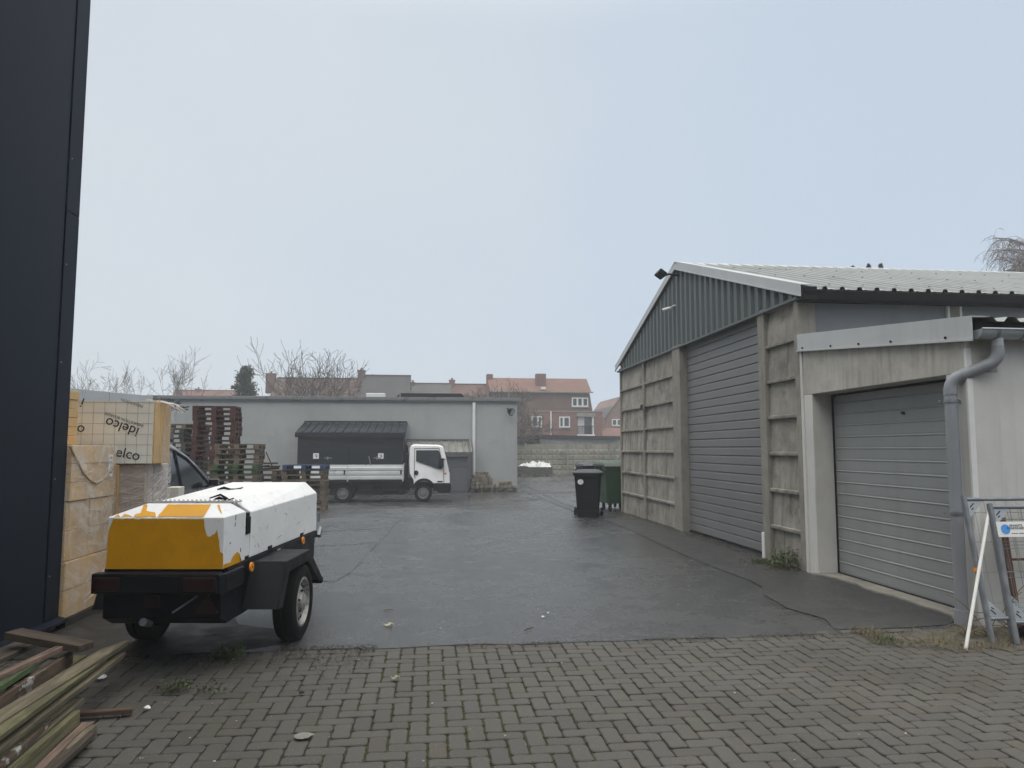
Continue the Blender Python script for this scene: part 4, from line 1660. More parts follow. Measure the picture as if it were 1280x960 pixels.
# rear housing with sloping rear, right and left edges
yr, yf = -1.11, -0.68
b = MB()
loft_box(b, [
    [(-0.405, yr, 0.765), (0.43, yr, 0.765), (0.43, yf, 0.765), (-0.43, yf, 0.765)],
    [(-0.405, yr, 1.13), (0.43, yr, 1.13), (0.43, yf, 1.135), (-0.43, yf, 1.135)],
    [(-0.33, yf - 0.05, 1.195), (0.31, yf - 0.05, 1.195), (0.31, yf, 1.2), (-0.33, yf, 1.2)]])
rear = b.build('rear_housing', WHITE_PAINT, tr, bevel=0.006)


def zpx(u, v):
    return 130 + u / 6.737, 615 + v / 6.737


def rear_pt(u, v):
    px, py = zpx(u, v)
    return ((px - 640) / 920 * 5.34 + 2.53, yr - 0.0025, min(max(1.62 - (py - 561) / 920 * 5.34, 0.767), 1.128))


def slope_pt(u, v):
    px, py = zpx(u, v)
    t = min(max((213 - v) / 110, 0.01), 0.97)
    d = 5.34 + 0.38 * t
    return ((px - 640) / 920 * d + 2.53, yr + 0.38 * t - 0.0004, 1.13 + 0.065 * t + 0.003)


def jag(pts, f, seed, amp=5, n=5):
    rnd = random.Random(seed)
    out = []
    for (a, c), (e, g_) in zip(pts, pts[1:] + pts[:1]):
        L = math.hypot(e - a, g_ - c)
        k = max(int(L / 26), 1)
        for i in range(k):
            t = i / k
            j = amp if 0 < i else 0
            out.append((a + (e - a) * t + rnd.uniform(-j, j), c + (g_ - c) * t + rnd.uniform(-j, j)))
    return [f(*p) for p in out]


b = MB()


def paint(pts, f, seed, amp=4):
    fc = b.face(jag(pts, f, seed, amp))
    bmesh.ops.triangulate(b.bm, faces=[fc])


paint([(72, 218), (825, 218), (840, 300), (858, 358), (885, 364), (905, 345), (922, 340), (940, 303), (955, 380), (972, 488), (996, 500), (998, 645), (28, 640), (36, 400), (44, 300)], rear_pt, 1)
paint([(440, 211), (525, 106), (885, 106), (825, 211)], slope_pt, 2, 2)
paint([(240, 211), (255, 190), (300, 180), (325, 108), (355, 108), (345, 160), (372, 168), (420, 175), (428, 211)], slope_pt, 3)
paint([(140, 211), (165, 186), (200, 196), (236, 211)], slope_pt, 4)
paint([(80, 211), (112, 190), (132, 211)], slope_pt, 5)
paint([(935, 112), (960, 112), (978, 192), (950, 152)], slope_pt, 6)


def side_pt(u, v):
    px, py = zpx(u, v)
    d = -2.1 * 920 / (px - 640)
    return (0.4325, d - 6.45, max(1.62 - (py - 561) / 920 * d, 0.767))


paint([(1000, 590), (1060, 575), (1080, 520), (1112, 486), (1132, 500), (1136, 570), (1162, 562), (1175, 572), (1000, 648)], side_pt, 7)
b.build('yellow_paint', YELLOW, rear)
# stained edge on the rear housing
b = MB()
for (x0, x1, z0, z1) in ((0.36, 0.375, 0.98, 1.05),):
    pass
# expanded-metal grille over the cooler
b = MB()
b.box(-0.33, 0.31, -0.68, -0.5, 1.15, 1.17)
b.build('cooler', RUBBER, tr)
b = MB()
x = -0.36
while x < 0.33:
    b.bar((x, -0.68, 1.203), (x + 0.05, -0.58, 1.209), 0.012, 0.006)
    b.bar((x + 0.05, -0.58, 1.209), (x, -0.48, 1.213), 0.012, 0.006)
    x += 0.035
b.box(-0.36, 0.33, -0.685, -0.675, 1.195, 1.206)
b.build('grille', RIM, tr)
# main hood, chamfered right and left edge, rising slightly to the front
yh0, yh1 = -0.57, 1.4


def hood_ring(y, zl, zt, xl, tl, tr_, zb=0.768):
    return [(xl, y, zb), (0.43, y, zb), (0.43, y, zl), (tr_, y, zt), (tl, y, zt), (xl, y, zl)]


b = MB()
loft_box(b, [hood_ring(yh0, 1.125, 1.2, -0.43, -0.33, 0.31), hood_ring(yh1 - 0.02, 1.158, 1.27, -0.56, -0.46, 0.31), hood_ring(yh1, 1.15, 1.255, -0.55, -0.45, 0.3)])
hood = b.build('hood', DIRTY_WHITE, tr, bevel=0.008)
b = MB()
b.box(-0.42, 0.42, -0.679, -0.571, 0.78, 1.12)
b.build('hood_seam', RUBBER, tr)
b = MB()
b.box(0.405, 0.434, -0.675, -0.575, 0.96, 1.09)
b.build('latch_recess', RUBBER, hood, bevel=0.006)
b = MB()
b.box(0.40, 0.424, -0.672, -0.578, 0.79, 0.955)
b.build('seam_cover', WHITE_PAINT, hood)
b = MB()
for y in (-0.1, 0.85):
    b.box(0.431, 0.437, y - 0.05, y + 0.05, 0.775, 0.80)
pieces(b, 'hood_hinge', NAVY_FRAME, hood)
b = MB()
for y, z, l, a in ((-0.2, 0.95, 0.05, 0.6), (0.3, 1.04, 0.07, -0.3), (0.7, 0.9, 0.09, 0.2), (1.1, 1.0, 0.05, 1.1), (0.1, 0.84, 0.12, 0.1), (-0.4, 0.86, 0.06, -0.8), (0.95, 1.08, 0.04, 0.4)):
    b.bar((0.4305, y, z), (0.4305, y + l * math.cos(a), z + l * math.sin(a)), 0.003, 0.0025, up=(1, 0, 0))
tag(b.build('scratches', INK_GREY, hood), kind='stuff')
b = MB()
for y, z, l, a in ((-0.9, 1.09, 0.04, 1.4), (-0.91, 1.045, 0.03, 1.2), (-0.78, 0.84, 0.03, 1.5), (-1.0, 0.93, 0.02, 0.3)):
    b.bar((0.4315, y, z), (0.4315, y + l * math.cos(a), z + l * math.sin(a)), 0.006, 0.003, up=(1, 0, 0))
tag(b.build('scratches', INK, rear), kind='stuff')
b = MB()
for k, (x0_, x1_) in enumerate(((-0.33, -0.2), (0.05, 0.2))):
    b.box(-0.12 + 0.0, -0.1, -1.1135, -1.1125, 0.8, 0.803)
b.bm.clear()
# bits of black strap and dirt on the hood
for k, (px, py, L, a) in enumerate(((277, 627.5, 0.15, 0.2), (352 - 65, 610, 0.26, 0.9))):
    ht = lambda y: 1.2 + (y - yh0) / (yh1 - yh0) * 0.07
    d = 5.98 if k == 0 else 6.85
    cx, cy_ = (px - 640) / 920 * d + 2.53, d - 6.45
    b = MB()
    p = [(cx + L * t * math.cos(a) - L / 2, cy_ + L * t * math.sin(a), ht(cy_) + 0.012 + 0.012 * math.sin(t * 7)) for t in (0, 0.25, 0.5, 0.75, 1)]
    b.tube(p, [0.006, 0.014, 0.009, 0.013, 0.004], 6)
    if k == 0:
        b.tube([(cx + 0.02, cy_ + 0.03, ht(cy_) + 0.01), (cx - 0.02, cy_ - 0.02, ht(cy_) + 0.05), (cx - 0.12, cy_ + 0.02, ht(cy_) + 0.02)], [0.012, 0.01, 0.006], 6)
    b.build('strap', RUBBER, hood)
# chassis tub
b = MB()
b.prism([(-1.1, 0.765), (-1.1, 0.42), (-0.98, 0.36), (-0.4, 0.36), (-0.2, 0.33), (0.9, 0.4), (1.38, 0.5), (1.38, 0.765)], -0.42, 0.42, axis='x')
ch = b.build('chassis', NAVY_FRAME, tr, bevel=0.008)
b = MB()   # flared side rails
b.prism([(-1.05, 0.762), (-1.05, 0.70), (1.385, 0.70), (1.385, 0.762)], 0.421, 0.445, axis='x')
b.prism([(-1.05, 0.762), (-1.05, 0.70), (1.385, 0.70), (1.385, 0.762)], -0.445, -0.421, axis='x')
pieces(b, 'side_rail', NAVY_FRAME, tr)
b = MB()
b.box(-0.45, 0.44, -1.215, -1.112, 0.61, 0.75)
b.prism([(0.4405, -1.215), (0.475, -1.16), (0.475, -0.8), (0.4405, -0.8)], 0.6, 0.745, axis='z')
bp_ = b.build('bumper', NAVY_FRAME, tr, bevel=0.012)
b = MB()
b.box(0.4755, 0.479, -1.16, -0.85, 0.632, 0.72)
b.build('side_recess', BLACK_PLASTIC, bp_)
for x0, x1 in ((-0.435, -0.24), (0.2, 0.425)):
    b = MB()
    b.box(x0, x1, -1.228, -1.2155, 0.63, 0.725)
    l_ = b.build('tail_light', RED_LENS, bp_, bevel=0.008)
b = MB()
b.box(-0.21, 0.17, -1.223, -1.2155, 0.625, 0.735)
b.build('plate_holder', BLACK_PLASTIC, bp_)
for x in (-0.06, 0.33):
    b = MB()
    if x < 0:
        b.box(x - 0.05, x + 0.05, -1.125, -1.1005, 0.5, 0.58)
    else:
        b.prism([(x - 0.08, 0.46), (x + 0.08, 0.46), (x, 0.6)], -1.13, -1.1005, axis='y')
    b.build('rear_reflector', RED_LENS, tr)
b = MB()
b.tube([(0.1, -1.15, 0.47), (0.26, -1.12, 0.58)], 0.008, 6)
b.build('rod', STEEL, tr)
for d, z, x in ((5.77, 0.715, 0.478), (7.28, 0.73, 0.447)):
    b = MB()
    b.tube([(x, d - 6.45, z), (x + 0.014, d - 6.45, z)], 0.036, 20)
    r_ = b.build('side_reflector', ORANGE, tr, smooth=40)
    b = MB()
    b.tube([(x + 0.014, d - 6.45, z), (x + 0.018, d - 6.45, z)], 0.007, 8)
    b.build('screw', RUST, r_)
b = MB()
b.box(0.446, 0.449, 0.06, 0.14, 0.725, 0.745)
b.build('side_sticker', STICKER, tr)


def wheel(parent, c, r, w, axis, mr=RIM, rim_r=None, out=1, dish=0.04, name='wheel', holes=16):
    """tyre + rim + hub as parts of a wheel; axis is the axle; out = sign of the outer side"""
    wh_ = bpy.data.objects.new(name, None)
    COL.objects.link(wh_)
    wh_.parent = parent
    wh_.location = c
    rr = rim_r or r * 0.62
    b = MB()
    h = w / 2
    prof = [(rr, -h * 0.8), (rr + 0.02, -h * 0.95), (r * 0.86, -h), (r * 0.965, -h * 0.84), (r, -h * 0.6), (r, -h * 0.12), (r - 0.007, -h * 0.1), (r - 0.007, h * 0.1), (r, h * 0.12), (r, h * 0.6), (r * 0.965, h * 0.84), (r * 0.86, h), (rr + 0.02, h * 0.95), (rr, h * 0.8)]
    b.lathe(prof, axis=axis, n=40)
    b.build('tyre', RUBBER, wh_, smooth=35)
    b = MB()
    o = out
    prof = [(rr + 0.006, o * h * 0.86), (rr - 0.012, o * h * 0.9), (rr - 0.022, o * h * 0.5), (rr * 0.82, o * (h * 0.5 - dish * 0.2)), (rr * 0.62, o * (h * 0.55)), (rr * 0.52, o * (h * 0.72)), (rr * 0.38, o * h * 0.6), (rr * 0.34, o * h * 0.95), (rr * 0.1, o * h * 1.0), (0.001, o * h * 1.0)]
    b.lathe(prof, axis=axis, n=32)
    b.build('rim', mr, wh_, smooth=35)
    b = MB()
    for k in range(holes):
        a = 2 * PI * k / holes
        u, v = rr * 0.73 * math.cos(a), rr * 0.73 * math.sin(a)
        t0, t1 = o * h * 0.35, o * (h * 0.56)
        P = (lambda t: (t, u, v)) if axis == 'x' else (lambda t: (u, t, v))
        b.tube([P(t0), P(t1)], rr * 0.075, 8)
    for k in range(5):
        a = 2 * PI * k / 5 + 0.3
        u, v = rr * 0.45 * math.cos(a), rr * 0.45 * math.sin(a)
        P = (lambda t: (t, u, v)) if axis == 'x' else (lambda t: (u, t, v))
        b.tube([P(o * h * 0.6), P(o * h * 0.85)], rr * 0.05, 6)
    b.build('hub_bolts', GUTTER_DARK, wh_)
    return wh_


YA = 0.02
wheel(tr, (0.61, YA, 0.314), 0.314, 0.19, 'x', out=1, rim_r=0.2)
wheel(tr, (-0.61, YA, 0.314), 0.314, 0.19, 'x', out=-1, rim_r=0.2)
for s in (1, -1):
    b = MB()
    x0, x1 = (0.43, 0.70) if s > 0 else (-0.70, -0.43)
    xo = x1 if s > 0 else x0
    outl = [(-0.72, 0.40), (-0.53, 0.735), (0.13, 0.74), (0.62, 0.40)]
    inl = [(-0.68, 0.40), (-0.505, 0.705), (0.115, 0.71), (0.575, 0.40)]
    b.prism(outl + list(reversed(inl)), x0, x1, axis='x')
    lip = [(-0.60, 0.40), (-0.45, 0.64), (0.08, 0.645), (0.50, 0.40)]
    b.prism([(-0.72, 0.398)] + outl[1:3] + [(0.62, 0.398), (0.50, 0.398)] + list(reversed(lip[1:3])) + [(-0.60, 0.398)], xo - s * 0.001, xo + s * 0.012, axis='x')
    b.box(min(xo, xo - s * 0.2), max(xo, xo - s * 0.2), 0.6, 0.67, 0.36, 0.41)
    b.build('fender', BLACK_PLASTIC, tr, bevel=0.01)
b = MB()
b.tube([(-0.6, YA, 0.31), (0.6, YA, 0.31)], 0.035, 10)
b.build('axle', NAVY_FRAME, tr)
b = MB()
b.bar((0.0, 1.3, 0.5), (0.0, 2.6, 0.46), 0.09, 0.09)
b.build('drawbar', NAVY_FRAME, tr)
b = MB()
b.tube([(0.0, 2.55, 0.5), (0.0, 2.8, 0.5)], [0.05, 0.06], 10)
b.tube([(0.0, 2.78, 0.46), (0.0, 2.78, 0.56)], 0.05, 10)
b.build('coupling', STEEL, tr)
b = MB()
b.tube([(0.3, 1.52, 0.3), (0.3, 1.52, 0.86)], 0.028, 10)
b.tube([(0.3, 1.52, 0.86), (0.42, 1.52, 0.88)], 0.014, 8)
b.tube([(0.42, 1.52, 0.84), (0.42, 1.52, 0.94)], 0.016, 8)
b.box(0.18, 0.36, 1.38, 1.5, 0.68, 0.74)
b.tube([(0.44, 1.45, 0.70), (0.44, 1.52, 0.78)], 0.03, 8)
b.build('crank_handle', STEEL, tr)
b = MB()
b.lathe([(0.03, -0.03), (0.1, -0.03), (0.11, 0.0), (0.1, 0.03), (0.03, 0.03)], c=(0.3, 1.52, 0.11), axis='x', n=20)
b.bar((0.3, 1.52, 0.11), (0.3, 1.52, 0.34), 0.09, 0.03)
b.build('jockey_wheel', RUBBER, tr)
b = MB()
b.tube([(-0.12, -1.12, 0.4), (-0.12, -1.02, 0.37)], 0.028, 10)
b.build('exhaust', STEEL, tr)

# ------------------------------------------------------------ insulation packs
XP = -3.30


def pack(name, label, x0, x1, y0, y1, z0, z1, m, layers, axis='z', split=None, group='insulation packs by the dark building', seed=1, cat='insulation pack'):
    O = ((x0 + x1) / 2, (y0 + y1) / 2, z0)
    t = thing(name, label, cat, O, group=group)
    rnd = random.Random(seed)
    b = MB()
    for i in range(layers):
        j = lambda: rnd.uniform(-0.006, 0.006)
        if axis == 'z':
            a, c = z0 + (z1 - z0) * i / layers, z0 + (z1 - z0) * (i + 1) / layers - 0.0015
            if split:
                b.box(x0, x1 + j(), y0 + j(), split - 0.003, a, c)
                b.box(x0, x1 + j(), split, y1 + j(), a, c)
            else:
                b.box(x0, x1 + j(), y0 + j(), y1 + j(), a, c)
        else:
            a, c = y0 + (y1 - y0) * i / layers, y0 + (y1 - y0) * (i + 1) / layers - 0.003
            b.box(x0, x1 + j(), a, c, z0, z1 + j() * 0.5)
    b.build('board_stack', m, t, off=O, bevel=0.006)
    return t, O, rnd


def film_skin(t, O, P, m, nu=20, nv=12, amp=0.012, s=4, name='film_skin'):
    b = MB()
    sheet_patch(b, P, nu, nv, amp, s)
    return b.build(name, m, t, off=O, smooth=80)


def sheet_patch(b, P, nu=8, nv=8, amp=0.012, s=6):
    """bilinear patch with crumple"""
    A, B, C_, D = [Vector(p) for p in P]
    nrm = (B - A).cross(D - A).normalized()
    V = []
    for i in range(nu + 1):
        r_ = []
        for j in range(nv + 1):
            u, v = i / nu, j / nv
            p = (A * (1 - u) + B * u) * (1 - v) + (D * (1 - u) + C_ * u) * v
            k = abs(mnoise.noise(p * s * 3 + Vector((0, 0, p.y * 5)))) + 0.5 * mnoise.noise(p * s * 7)
            r_.append(b.bm.verts.new(p + nrm * amp * k))
        V.append(r_)
    for i in range(nu):
        for j in range(nv):
            b.bm.faces.new((V[i][j], V[i + 1][j], V[i + 1][j + 1], V[i][j + 1]))


def film(t, O, x1, y0, y1, z0, z1, x0, rnd, faces=('x', 'y'), n=26, m=FILM, creases=16):
    """stretch film: a taut, slightly puckered skin with raised creases round the pack"""
    b = MB()
    for k in range(creases):
        a = rnd.uniform(0.1, 0.55) * rnd.choice((1, 1, -0.4))
        zs = rnd.uniform(z0, z1)
        L = rnd.uniform(0.25, 0.9)
        r = rnd.uniform(0.0012, 0.003)
        if 'x' in faces:
            ya = rnd.uniform(y0, y1 - 0.1)
            yb = min(ya + L, y1)
            zb_ = zs + a * (yb - ya)
            if z0 < zb_ < z1:
                b.tube([(x1 + 0.006, ya, zs), (x1 + 0.007, (ya + yb) / 2, (zs + zb_) / 2 - 0.01), (x1 + 0.006, yb, zb_)], [r * 0.3, r, r * 0.3], 4)
        if 'y' in faces:
            xa = rnd.uniform(x0, x1 - 0.1)
            xb = min(xa + L, x1)
            zb_ = zs + a * (xb - xa)
            if z0 < zb_ < z1:
                b.tube([(xa, y0 - 0.006, zs), ((xa + xb) / 2, y0 - 0.007, (zs + zb_) / 2 - 0.01), (xb, y0 - 0.006, zb_)], [r * 0.3, r, r * 0.3], 4)
    return b.build('film', m, t, off=O)


y0, y1 = 7.24, 8.2
zz = [0.07, 0.585, 1.13, 1.655]
lab = ['film wrapped yellow insulation pack at the bottom of the stack beside the dark building',
       'film wrapped yellow insulation pack in the middle of the stack beside the dark building',
       'film wrapped yellow insulation pack with a hanging cord and white label']
pk = []
for i in range(3):
    t, O, rnd = pack('insulation_pack', lab[i], -4.6, XP + (0.0, -0.012, 0.004)[i], y0, y1 - (0.02, 0.0, 0.01)[i], zz[i] + 0.006, zz[i + 1], FOAM_WRAP, (2, 2, 3)[i], seed=i + 3, split=(7.9, 7.7, 7.56)[i])
    film(t, O, XP + 0.012, y0, y1, zz[i] + 0.02, zz[i + 1] - 0.02, -4.6, rnd, faces=('x',), creases=10)
    xe = XP + 0.012
    film_skin(t, O, [(xe, y0, zz[i] + 0.012), (xe, y1 + 0.006, zz[i] + 0.012), (xe, y1 + 0.004, zz[i + 1] + 0.004), (xe, y0, zz[i + 1] + 0.004)], CLEAR_FILM, 30, 16, 0.018, 2.2)
    film_skin(t, O, [(xe + 0.002, y0 - 0.012, zz[i] + 0.012), (xe - 1.2, y0 - 0.012, zz[i] + 0.012), (xe - 1.2, y0 - 0.012, zz[i + 1] + 0.004), (xe + 0.002, y0 - 0.012, zz[i + 1] + 0.004)], CLEAR_FILM, 20, 12, -0.014, 2.2)
    pk.append((t, O))
t, O = pk[2]
b = MB()
q = at_x(138, 582, XP + 0.01)
b.box(XP + 0.009, XP + 0.014, q.y - 0.045, q.y + 0.045, q.z - 0.11, q.z + 0.11)
lb_ = b.build('label', STICKER, t, off=O)
b = MB()
for k in range(4):
    zc = q.z - 0.08 + k * 0.05
    b.box(XP + 0.0145, XP + 0.0155, q.y - 0.03 + 0.01 * (k % 2), q.y + 0.025, zc, zc + 0.022)
b.build('print', INK_GREY, lb_, off=O)
b = MB()
cp = [at_x(px, py, XP + 0.02) for px, py in ((87, 557), (96, 575), (104, 591), (112, 600), (120, 604), (128, 600), (135, 592), (143, 580))]
b.tube(cp, 0.009, 6)
b.build('cord', mat('sisal_cord', (0.42, 0.33, 0.22), 0.9, 0.2, 20), t, off=O)
# wooden bearer / dark base under the stack
b = MB()
O = (-3.9, 7.7, 0)
b.box(-4.5, XP + 0.02, 7.25, 8.3, 0.0, 0.07)
t = thing('base_board', 'dark board lying under the stack of yellow insulation packs', 'board', O)
b.build('board', mat('dark_wet_wood', (0.03, 0.025, 0.02), 0.7, 0.3, 4), t, off=O)
# small pack on top, at the dark building's edge
t, O, rnd = pack('insulation_pack', 'narrow bare yellow insulation pack on top of the stack, against the dark building edge', -4.4, -3.5, 7.3, 7.78, 1.66, 2.19, FOAM, 6, seed=12)
# shrink-wrapped pack behind
t, O, rnd = pack('insulation_pack', 'insulation pack under creased clear stretch film below the silver boards', -4.2, -3.04, 8.36, 9.05, 0.07, 1.455, FOAM_GREY, 3, axis='y', seed=14)
film(t, O, -3.02, 8.34, 9.05, 0.5, 1.44, -3.5, rnd, creases=70)
film_skin(t, O, [(-3.02, 8.345, 0.3), (-3.02, 9.06, 0.3), (-3.02, 9.06, 1.45), (-3.02, 8.345, 1.45)], HAZY_FILM, 20, 24, 0.02, 2.5)
film_skin(t, O, [(-3.02, 8.345, 0.3), (-3.5, 8.345, 0.3), (-3.5, 8.345, 1.45), (-3.02, 8.345, 1.45)], HAZY_FILM, 16, 24, -0.016, 2.5)
b = MB()
b.box(-3.45, -3.30, 8.30, 8.355, 0.05, 1.45)
b.build('board_edge', FOAM, t, off=O, bevel=0.006)
# silver faced boards on top
x0, x1, y0, y1, z0, z1 = -4.25, -2.955, 8.3, 8.82, 1.46, 2.135
t, O, rnd = pack('insulation_pack', 'pack of silver faced insulation boards printed upside down on top of the wrapped pack', x0, x1, y0 + 0.008, y1, z0, z1, FOAM, 6, axis='y', seed=15)
b = MB()
b.box(x0, x1 - 0.012, y0, y0 + 0.007, z0 + 0.004, z1 - 0.004)
fc = b.build('silver_facing', SILVER, t, off=O)
b = MB()
gw = 0.113
xx = x1 - 0.06
while xx > -3.8:
    b.box(xx - 0.0012, xx + 0.0012, y0 - 0.0012, y0 - 0.0002, z0 + 0.005, z1 - 0.005)
    xx -= gw
zc = z1 - 0.02
while zc > z0 + 0.02:
    b.box(-3.85, x1 - 0.013, y0 - 0.0024, y0 - 0.0013, zc - 0.0012, zc + 0.0012)
    zc -= gw
b.build('printed_grid', INK_GREY, fc, off=O)


def on_face(px, py, ang, dy=0.004):
    p = at_y(px, py, y0 - dy)
    return Matrix.Translation(p - Vector(O)) @ Matrix.Rotation(PI / 2, 4, 'X') @ Matrix.Rotation(ang, 4, 'Z')


text_part('lettering', 'idelco', 0.15, INK, fc, on_face(152.5, 533.5, R(161)), sx=1.0)
text_part('lettering', 'INSULATION BOARDS', 0.042, INK_GREY, fc, on_face(155.5, 524.5, R(161)))
text_part('lettering', 'elco', 0.15, INK, fc, on_face(160, 567.5, R(-11)))
text_part('lettering', 'i', 0.15, INK, fc, on_face(103, 503, R(161)))
text_part('lettering', 'o', 0.15, INK, fc, on_face(100.5, 537, R(161)))
text_part('lettering', 'INSULATION', 0.042, INK_GREY, fc, on_face(165, 503.5, R(161)))
# torn film over its right end
b = MB()
rnd = random.Random(8)


sheet_patch(b, [(x1 + 0.012, y0 + 0.2, z0 - 0.02), (x1 + 0.012, y1 + 0.02, z0 - 0.02), (x1 + 0.02, y1 + 0.03, z1 + 0.01), (x1 + 0.012, y0 + 0.26, z1)], amp=0.02)
sheet_patch(b, [(x1 - 0.15, y0 + 0.05, z1 + 0.012), (x1 + 0.03, y0 + 0.02, z1 - 0.02), (x1 + 0.06, y1, z1 - 0.03), (x1 - 0.1, y1, z1 + 0.02)], amp=0.04)
b.build('torn_film', HAZY_FILM, t, off=O, smooth=60)
b = MB()
for k in range(6):
    ya = y0 + 0.15 + 0.07 * k
    p = Vector((x1 + 0.0, ya, z1))
    b.tube([p, p + Vector((0.06 + rnd.uniform(0, 0.05), 0.02, -0.02)), p + Vector((0.12 + rnd.uniform(0, 0.08), 0.06, -0.09 - rnd.uniform(0, 0.05)))], [0.012, 0.009, 0.003], 5)
b.build('film_shreds', FILM, t, off=O)
# white foam block
p = at_y(219, 615, 9.9)
t = thing('foam_block', 'off white foam block standing between the wrapped pack and the compressor hood', 'foam block', (p.x, 9.9, 0))
b = MB()
b.box(-0.075, 0.075, -0.1, 0.12, 0.0, at_y(219, 608.5, 9.9).z)
b.build('block', CREAM_BLOCK, t, bevel=0.008)

# ------------------------------------------------------------ dark parked car
CO_ = (-4.56, 12.15, 0)
car = thing('parked_car', 'dark parked car half hidden behind the wrapped insulation packs', 'car', CO_)
st = [(-2.08, 0.5, 0.9), (-2.05, 0.32, 1.0), (-1.95, 0.28, 1.5), (-1.7, 0.26, 1.74), (-1.2, 0.26, 1.80), (-0.7, 0.26, 1.78), (-0.3, 0.26, 1.71), (0.1, 0.26, 1.59), (0.5, 0.26, 1.41), (0.9, 0.26, 1.2), (1.2, 0.26, 1.05), (1.6, 0.27, 0.94), (1.95, 0.3, 0.82), (2.1, 0.38, 0.62)]
belt = 0.98
b = MB()
rings = []
for y, zb_, zt in st:
    e = 0.94 if abs(y) > 1.98 else 1.0
    bl = min(belt, zt - 0.06)
    t_ = max((zt - bl), 0.02)
    wr = 0.84 - 0.2 * t_
    half_ = [(0.72 * e, zb_), (0.85 * e, zb_ + 0.16), (0.865 * e, (zb_ + bl) / 2 + 0.1), (0.84 * e, bl), (wr * e, bl + t_ * 0.86), ((wr - 0.09) * e, zt - 0.01), (0.25 * e, zt + 0.005)]
    ring = [(x, y, z) for x, z in half_] + [(-x, y, z) for x, z in reversed(half_)]
    rings.append(ring)
loft_box(b, rings)
b.build('body', CAR_PAINT, car, smooth=50)


def sw_pt(y, z, s=1, off=0.008):
    # point on the side glass plane
    zt = 1.0
    for (ya, _, za), (yb, _, zb2) in zip(st, st[1:]):
        if ya <= y <= yb:
            zt = za + (zb2 - za) * (y - ya) / (yb - ya)
    bl = min(belt, zt - 0.06)
    t_ = max(zt - bl, 0.02)
    wr = 0.84 - 0.2 * t_
    x = 0.84 + (wr - 0.84) * min(max((z - bl) / (t_ * 0.86), 0), 1)
    return (s * (x + off), y, z)


for s in (1, -1):
    for poly in ([(-1.55, 1.0), (-0.54, 1.0), (-0.54, 1.56), (-0.8, 1.6), (-1.4, 1.62)], [(-0.42, 1.0), (0.84, 1.0), (0.6, 1.13), (0.3, 1.29), (0.0, 1.42), (-0.42, 1.53)]):
        b = MB()
        f = b.face([sw_pt(y, z, s) for y, z in poly])
        bmesh.ops.triangulate(b.bm, faces=[f])
        b.build('side_window', CAR_GLASS, car)
    b = MB()
    b.tube([sw_pt(y, z, s, 0.004) for y, z in ((-0.48, 0.98), (-0.48, 1.58))], 0.03, 6)
    b.tube([sw_pt(y, z, s, 0.008) for y, z in ((-1.5, 1.67), (-0.8, 1.65), (-0.42, 1.58), (0.0, 1.47), (0.35, 1.32), (0.66, 1.16), (0.92, 1.02))], 0.02, 6)
    b.build('window_trim', BLACK_PLASTIC, car)
    b = MB()
    Mx = Matrix.Translation((s * 0.98, 0.72, 1.06))
    b.box(-0.09, 0.07, -0.05, 0.05, -0.055, 0.06, Mx)
    b.bar((s * 0.82, 0.74, 0.99), (s * 0.92, 0.72, 1.02), 0.05, 0.04)
    mi_ = b.build('wing_mirror', CAR_PAINT, car, bevel=0.03)
    b = MB()
    b.box(-0.07, 0.05, -0.056, -0.051, -0.04, 0.045, Mx)
    b.build('mirror_glass', CAR_GLASS, mi_)
    for y in (1.25, -1.3):
        wheel(car, (s * 0.76, y, 0.31), 0.31, 0.18, 'x', out=s, holes=10)
    for y in (-0.05, -0.95):
        b = MB()
        b.tube([(s * 0.87, y - 0.1, 0.87), (s * 0.885, y, 0.875), (s * 0.87, y + 0.1, 0.87)], 0.014, 6)
        b.build('door_handle', CAR_PAINT, car)
b = MB()
b.face([(-0.5, -0.28, 1.64), (0.5, -0.28, 1.64), (0.72, 1.0, 1.15), (-0.72, 1.0, 1.15)])
b.build('windscreen', CAR_GLASS, car)

# ------------------------------------------------------------ white dropside truck
RIM_DARK = mat('dull_truck_rim', (0.2, 0.2, 0.2), 0.5, 0.2, 6, 0.05)
TY = 29.1
TOr = (-1.75, TY, gz(29))
tk = thing('dropside_truck', 'white flatbed truck with low ribbed dropsides parked facing right along the warehouse', 'truck', TOr)


def tp(px, py):
    return (-0.99 + (px - 505) * 0.0300 + 1.75, 1.34 + (583 - py) * 0.0300)


HW = 0.9
# cab
prof = [tp(*p) for p in ((512.3, 592), (511.5, 575), (512, 560), (514, 556.5), (518, 555.2), (548, 556), (553.5, 557.6), (555.5, 562), (558.5, 575), (560.5, 583), (562.5, 592), (562.8, 604), (541.5, 604))]
# wheel arch cut out of the lower edge
ax_, az_ = tp(530.2, 612.5)
ra = 0.43
arch = [(ax_ + ra * math.cos(a), az_ + ra * math.sin(a)) for a in [R(36) + (R(152) - R(36)) * i / 10 for i in range(11)]]
prof = prof[:-1] + [tp(543.5, 604)] + arch + [tp(517, 600)]
b = MB()
n = len(prof)
rings = []
for f, y in ((0.94, -HW), (0.985, -HW + 0.05), (1, -HW + 0.16), (1, HW - 0.16), (0.985, HW - 0.05), (0.94, HW)):
    cx_, cz_ = tp(535, 585)
    # tumblehome: pull the upper part inwards on the outer rings
    rings.append([(cx_ + (x - cx_) * (0.985 if f < 1 else 1), y * (1 - 0.11 * max(0, (z - 1.25)) / 0.9) if abs(y) > HW - 0.2 else y, z - (0.05 * (z > 2.05) if f < 0.95 else 0)) for x, z in prof])
V = [[b.bm.verts.new(p) for p in r] for r in rings]
for A, B in zip(V, V[1:]):
    for i in range(n):
        b.bm.faces.new((A[i], A[(i + 1) % n], B[(i + 1) % n], B[i]))
f0 = b.bm.faces.new(list(reversed(V[0])))
